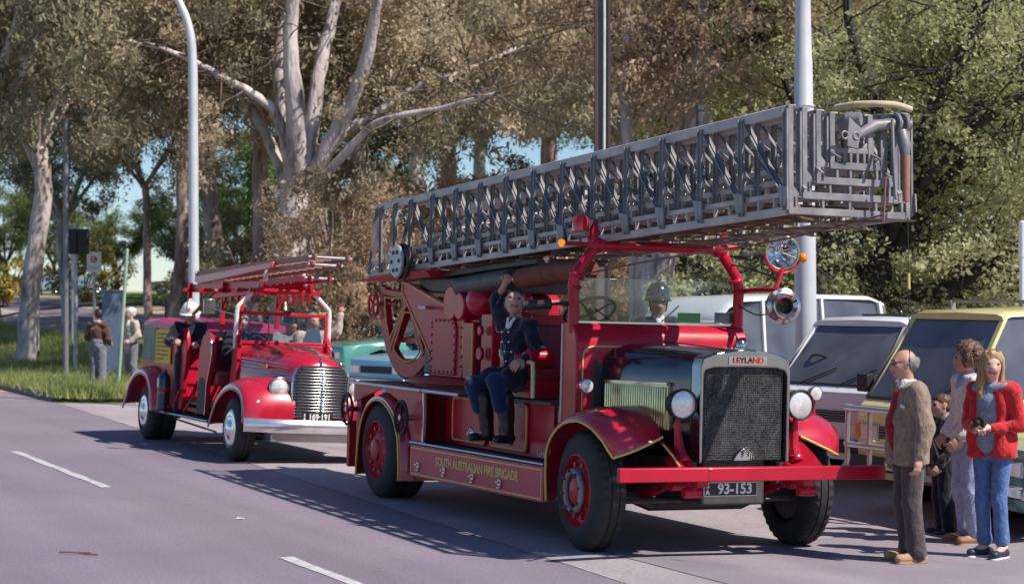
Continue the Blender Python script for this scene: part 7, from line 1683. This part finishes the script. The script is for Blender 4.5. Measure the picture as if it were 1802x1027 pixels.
# white four-wheel-drive with a high roof beyond
def wtv(e, belt, S): van_face(e, belt, S, xf=S['low'][0][0])
S_ = van_spec(H=2.05, W=.86)
S_.update(low=[(1.0, .80, .88), (.97, .98, .93), (.7, 1.06, .97), (.45, 1.10, .99), (.38, 1.11, 1), (.25, 1.12, 1), (.1, 1.13, 1), (-.1, 1.15, 1), (-.25, 1.18, 1), (-.38, 1.2, 1), (-1.2, 1.2, 1), (-1.97, 1.2, 1), (-2.1, 1.2, 1), (-2.25, 1.2, 1), (-2.45, 1.2, 1), (-2.6, 1.2, 1), (-2.73, 1.2, 1), (-3.35, 1.18, .99), (-3.42, .9, .97)], pillars=[(-.15, -.52, .08), (-1.15, -1.18, .08), (-2.2, -2.2, .08), (-3.35, -3.25, .10)], seats=[(-1.0, -.4), (-1.0, .4)],
   roof=[(-.42, 1.78), (-.50, 1.86), (-.62, 1.98), (-.8, 2.06), (-2.0, 2.10), (-3.1, 2.08), (-3.35, 2.0), (-3.42, 1.84)], doors=[-1.15, -2.2])
auto('van', 'white high-roofed vehicle parked left of the tall grey lamp pole', 'van', pv(1150, 0, 25.2), R(-55), None, S_, paint('white', (.74, .74, .73)), VANS, extras=wtv)
# sedans between the two engines
def sedan_spec():
    return dict(wl=.82, wb=.80, wr=.60, axf=0, axr=-2.6, zb=.22,
      low=[(.78, .68, .90), (.74, .76, .95), (.45, .80, .99), (.36, .81, 1), (.22, .82, 1), (.0, .835, 1), (-.22, .85, 1), (-.36, .86, 1), (-.7, .90, 1), (-1.4, .92, 1), (-2.24, .92, 1), (-2.4, .92, 1), (-2.6, .92, 1), (-2.8, .91, 1), (-2.96, .90, 1), (-3.4, .86, .97), (-3.55, .74, .94)],
      roof=[(-1.10, 1.33), (-1.25, 1.36), (-1.8, 1.38), (-2.3, 1.34), (-2.45, 1.31)], pillars=[(-.62, -1.15, .06), (-1.72, -1.72, .06), (-2.85, -2.42, .09)], seats=[(-1.45, -.36), (-1.45, .36)], seat_z=.62, doors=[-.75, -1.72], hub=CHROME, bump=CHROME)
def sdn(e, belt, S):
    xf = .78
    for s in (-1, 1):
        mb = MB(); mb.box(xf-.05, xf+.01, min(s*.44, s*.70), max(s*.44, s*.70), .52, .66); l_ = mb.build('headlamp', CHROME, e, .01)
        mb = MB(); mb.box(xf+.01, xf+.018, min(s*.46, s*.68), max(s*.46, s*.68), .535, .645); mb.build('lens', LENS, l_)
    mb = MB(); mb.box(xf-.03, xf+.006, -.42, .42, .53, .65); mb.build('grille', BLACK, e)
    mb = MB(); mb.box(xf-.02, xf+.09, -.82, .82, .34, .46); mb.build('bumper', CHROME, e, .03)
CARS = 'cars parked along the park edge'
auto('sedan', 'teal green sedan parked between the smaller engine and the turntable', 'car', pv(640, 0, 38), R(-62), None, sedan_spec(), paint('teal', (.09, .30, .25)), CARS, extras=sdn)
auto('sedan', 'light blue sedan whose bonnet shows under the turntable quadrant', 'car', pv(725, 0, 34), R(-48), None, sedan_spec(), paint('sky', (.22, .50, .66)), CARS, extras=sdn)
auto('sedan', 'dark green car partly in view behind the red-jacketed girl', 'car', pv(1850, 0, 18.2), R(-70), None, sedan_spec(), paint('bottle', (.03, .12, .10)), CARS, extras=sdn)
# far parked cars across the park
for (x, Y, c, n, lab) in ((50, 118, (.30, .42, .52), 'far_blue', 'far pale blue car parked across the park lawn at left'), (285, 122, (.62, .58, .40), 'far_cream', 'far cream car across the lawn right of the red-lettered sign'), (105, 128, (.30, .40, .36), 'far_green', 'far green car beyond the park lawn'), (450, 90, (.5, .52, .55), 'far_grey', 'far grey car seen past the smaller engine'), (1455, 75, (.68, .68, .70), 'far_white', 'far white car seen between the grey lamp pole and the elm'), (1500, 82, (.40, .42, .5), 'far_lilac', 'far lilac car seen beside the elm trunk'), (640, 60, (.45, .5, .62), 'far_sky', 'blue car deep in the park left of the small red hand wheel')):
    auto('sedan', lab, 'car', pv(x, 0, Y), R(-85), None, sedan_spec(), paint(n, c), 'cars parked across the park', extras=None)
# ------------------------------------------------------------ poles, signs and street furniture
GALV = mat('galvanised_pole', (.46, .46, .50), .5, .2, var=.12, scale=6); LPOLE = mat('painted_lamp_pole', (.55, .55, .58), .45, .1, var=.08, scale=3)
def at(x, Y): return gb(x, Y)
# tall curved street lamp at left
Y = 38.0; b = at(343, Y); e = empty('street_lamp', b); tag(e, 'tall pale street lamp whose mast curves over to the road, behind the smaller engine', 'street lamp')
mb = MB(); H_ = lambda y: (CAM_H-(y-513.5)*Y/3500)-b.z
mb.tube(smooth_path([(0, 0, 0), (-.02, 0, 2.5), (-.03, 0, H_(250)), (-.04, 0, H_(120)), (-.09, 0, H_(60)), (-.22, 0, H_(20)), (-.45, 0, H_(-15)), (-.95, 0, H_(-45)), (-1.6, 0, H_(-55))], 5), [.105]*6+[.095]*5+[.09]*5+[.085]*5+[.078]*5+[.072]*5+[.068]*5+[.06]*5, 14); mb.build('mast', LPOLE, e)
mb = MB(); mb.lathe([(.15, 0), (.15, .4), (.11, .45)], (0, 0, 0), (0, 0, 1), 16); mb.build('base_sleeve', LPOLE, e)
mb = MB(); mb.ell((-1.9, 0, H_(-53)), (.42, .14, .09)); mb.build('lamp_head', GALV, e)
# small far street lamp
Y = 64.0; b = at(117, Y); e = empty('street_lamp', b); tag(e, 'small far street lamp with a short arm over the side road', 'street lamp')
H_ = lambda y: (CAM_H-(y-513.5)*Y/3500)-b.z
mb = MB(); mb.tube(smooth_path([(0, 0, 0), (0, 0, 3), (.05, 0, H_(260)), (.0, 0, H_(222)), (-.2, 0, H_(205)), (-.8, 0, H_(195)), (-1.4, 0, H_(196))], 4), .07, 8); mb.build('mast', mat('grey_mast', (.20, .20, .23), .5, .2), e)
mb = MB(); mb.ell((-1.6, 0, H_(195)), (.35, .12, .10)); mb.build('lamp_head', GALV, e)
# traffic signal seen from behind
Y = 48.0; b = at(133, Y); e = empty('traffic_signal', b); tag(e, 'black-backed traffic signal on a slim pole beside the path', 'traffic signal')
H_ = lambda y: (CAM_H-(y-513.5)*Y/3500)-b.z
mb = MB(); mb.cyl((0, 0, 0), (0, 0, H_(392)), .055, n=10); mb.build('pole', GALV, e)
mb = MB(); mb.box(-.17, .06, -.12, -.04, H_(447), H_(403)); mb.build('backing_board', BLACK, e, .02)
mb = MB(); mb.box(.07, .34, -.14, -.03, H_(447), H_(403)); mb.build('signal_box', BLACK, e, .03)
mb = MB()
for i in range(3): mb.cyl((.2, .0, H_(440-13*i)), (.2, .16, H_(440-13*i)), .09, n=12)
mb.build('visor', BLACK, e)
for (x, Yp, top_, r_, lab) in ((116, 46.0, 210, .065, 'dark grey pole standing left of the traffic signal'), (128, 60.0, 430, .05, 'pale thin pole behind the traffic signal')):
    b = at(x, Yp); h_ = CAM_H-(top_-513.5)*Yp/3500-b.z; mb = MB(); mb.tube([(0, 0, 0), (0, 0, h_*.5), (0, 0, h_)], [r_, r_*.95, r_*.9], 10); mb.lathe([(r_*1.6, 0), (r_*1.5, .08), (r_, .1)], (0, 0, 0), (0, 0, 1), 12); o = mb.build('pole', GALV if x > 120 else MATS['grey_mast'], None); o.location = b; tag(o, lab, 'pole')
# sign with a red roundel
Y = 50.0; b = at(166, Y); e = empty('road_sign', b); tag(e, 'white road sign with a red C roundel on a slim post', 'sign')
H_ = lambda y: (CAM_H-(y-513.5)*Y/3500)-b.z
mb = MB(); mb.cyl((0, 0, 0), (0, 0, H_(445)), .035, n=10); mb.build('post', GALV, e)
mb = MB(); mb.box(-.18, .19, -.06, -.045, H_(478), H_(443)); sg = mb.build('sign_plate', WHITEP, e, .01)
mb = MB(); mb.lathe([(0, 0), (.085, 0), (.085, .004)], (0, -.064, H_(456)), (0, 1, 0), 24); mb.build('roundel', mat('sign_red', (.55, .02, .03), .5), sg)
text('sign_letter', 'C', .13, PLATEW, sg, basis((0, -.066, H_(456)), (1, 0, 0), (0, 0, 1), (0, -1, 0)), offset=.004)
mb = MB()
for i, ww in enumerate((.11, .13)):
    x = -ww; z = H_(469)-.05*i
    while x < ww: l_ = random.uniform(.02, .05); mb.box(x, x+l_, -.0625, -.0605, z-.012, z+.012); x += l_+.02
tag(mb.build('sign_print', mat('sign_brown', (.45, .2, .2), .6), sg), kind='stuff')
# white street-name post, green stake, blue cabinet
Y = 58.0; b = at(65, Y); e = empty('post', b); tag(e, 'white post with a short cross board beside the path', 'post')
H_ = lambda y: (CAM_H-(y-513.5)*Y/3500)-b.z
mb = MB(); mb.box(-.06, .06, -.06, .06, .4, H_(474)); mb.build('upright', WHITEP, e, .01); mb = MB(); mb.box(-.065, .065, -.065, .065, 0, .4); mb.build('foot', BLACK, e)
mb = MB(); mb.box(-.17, .19, -.09, -.062, H_(480), H_(472)); mb.build('cross_board', WHITEP, e, .006)
b = at(207, 41.5); h_ = CAM_H-(440-513.5)*41.5/3500-b.z; mb = MB(); mb.tube([(0, 0, 0), (.10, 0, h_*.5), (.20, 0, h_)], .036, 10); mb.ell((.2, 0, h_), .036, 10, 6); o = mb.build('marker_post', mat('pale_green_post', (.30, .42, .32), .5), None); o.location = b; tag(o, 'pale green leaning marker post between the two men', 'post')
b = at(200, 46.5); mb = MB(); h_ = CAM_H-(513-513.5)*46.5/3500-b.z; mb.box(-.24, .18, -.15, .25, .0, h_); mb.box(-.26, .20, -.17, .27, h_, h_+.04); mb.box(-.24, .18, -.155, -.15, .3, h_-.1); o = mb.build('service_cabinet', mat('blue_grey_cabinet', (.13, .17, .27), .4, .1), None, .015); o.location = b; tag(o, 'blue-grey metal service cabinet between the two men', 'cabinet')
# low rail fence along the side road
Y = 74.0; e = empty('rail_fence', at(60, Y)); tag(e, 'low post and rail fence beyond the side road', 'fence')
b0 = at(60, Y)
xs = [i*2.4 for i in range(-3, 9)]
for i, x in enumerate(xs):
    p = Vector((b0.x+x, Y+x*.15, 0)); p.z = gzw(p.x, p.y); mb = MB(); q_ = p-b0; mb.box(q_.x-.06, q_.x+.06, q_.y-.06, q_.y+.06, q_.z, q_.z+.75); mb.build('fence_post', RUST, e)
    if i:
        mb = MB(); mb.bar(pq+Vector((0, 0, .66)), q_+Vector((0, 0, .66)), .05, .08); mb.build('rail', RUST, e)
    pq = q_
# stobie pole: two steel channels with concrete between
Y = 33.0; b = at(1060, Y); e = empty('power_pole', b); tag(e, 'tall steel-and-concrete power pole rising behind the ladder', 'pole')
ST = mat('stobie_steel', (.075, .05, .045), .8, .0, var=.25, scale=5); CO = mat('stobie_concrete', (.15, .115, .115), .85, var=.15, scale=5, bump=.2, bscale=40)
for s in (-1, 1):
    mb = MB(); mb.add([(s*.13-.012, -.10, 0), (s*.13+.012, -.10, 0), (s*.13+.012, .10, 0), (s*.13-.012, .10, 0), (s*.112-.012, -.08, 9.5), (s*.112+.012, -.08, 9.5), (s*.112+.012, .08, 9.5), (s*.112-.012, .08, 9.5)], [(0,1,2,3),(4,5,6,7),(0,1,5,4),(1,2,6,5),(2,3,7,6),(3,0,4,7)])
    mb.box(s*.13-.04 if s > 0 else s*.13+.0, s*.13+.0 if s > 0 else s*.13+.04, -.105, -.10, 0, 9.4); mb.build('steel_channel', ST, e)
mb = MB(); mb.add([(-.118, -.07, 0), (.118, -.07, 0), (.118, .07, 0), (-.118, .07, 0), (-.10, -.055, 9.5), (.10, -.055, 9.5), (.10, .055, 9.5), (-.10, .055, 9.5)], [(0,1,2,3),(4,5,6,7),(0,1,5,4),(1,2,6,5),(2,3,7,6),(3,0,4,7)]); mb.build('concrete_core', CO, e)
mb = MB(); mb.tube([(.02, -.10, 2.4), (.03, -.10, 6), (.01, -.10, 9.4)], .022, 8); mb.build('cable_conduit', mat('pale_green_conduit', (.60, .68, .58), .4), e)
# big grey lamp pole at right
Y = 23.6; b = at(1420, Y); e = empty('lamp_pole', b); tag(e, 'thick pale grey lamp pole rising between the white and silver vans', 'street lamp')
H_ = lambda y: (CAM_H-(y-513.5)*Y/3500)-b.z
mb = MB()
prof = [(0, .135), (H_(420), .128), (H_(190), .118), (H_(185), .118), (H_(183), .112), (H_(105), .108), (H_(102), .102), (H_(0), .092), (H_(-200), .085)]
mb.tube([(-.009*z, 0, z) for z, r_ in prof], [r_ for z, r_ in prof], 24); mb.build('mast', LPOLE, e)
mb = MB(); mb.torus((-.02, 0, H_(187)), (0, 0, 1), .119, .006, 24, 6); mb.build('joint_band', GALV, e)
mb = MB(); mb.lathe([(.20, 0), (.20, .5), (.14, .55)], (0, 0, 0), (0, 0, 1), 20); mb.build('base_sleeve', LPOLE, e)
# white roadside post at the right edge
Y = 27.0; b = at(1799, Y); h_ = CAM_H-(392-513.5)*Y/3500-b.z; mb = MB(); mb.tube([(0, 0, 0), (0, 0, h_*.82), (0, 0, h_*.821), (0, 0, h_)], [.042, .042, .052, .052], 12); mb.ell((0, 0, h_), (.052, .052, .03)); o = mb.build('roadside_post', WHITEP, None); o.location = b; tag(o, 'white capped post at the right edge behind the yellow van', 'post')
# pale far posts in the park
for (x, Yp, h_, lab) in ((1517, 70, 1.6, 'pale stone gatepost far behind the vans beside the elm trunk'), (1475, 66, 1.4, 'slender white post far behind the vans near the grey pole')):
    b = at(x, Yp); mb = MB(); mb.box(-.18, .18, -.18, .18, 0, h_); mb.box(-.22, .22, -.22, .22, h_, h_+.1); o = mb.build('gatepost', mat('pale_stone', (.55, .50, .50), .8), None, .02); o.location = b; tag(o, lab, 'post')
bpy.context.view_layer.update()
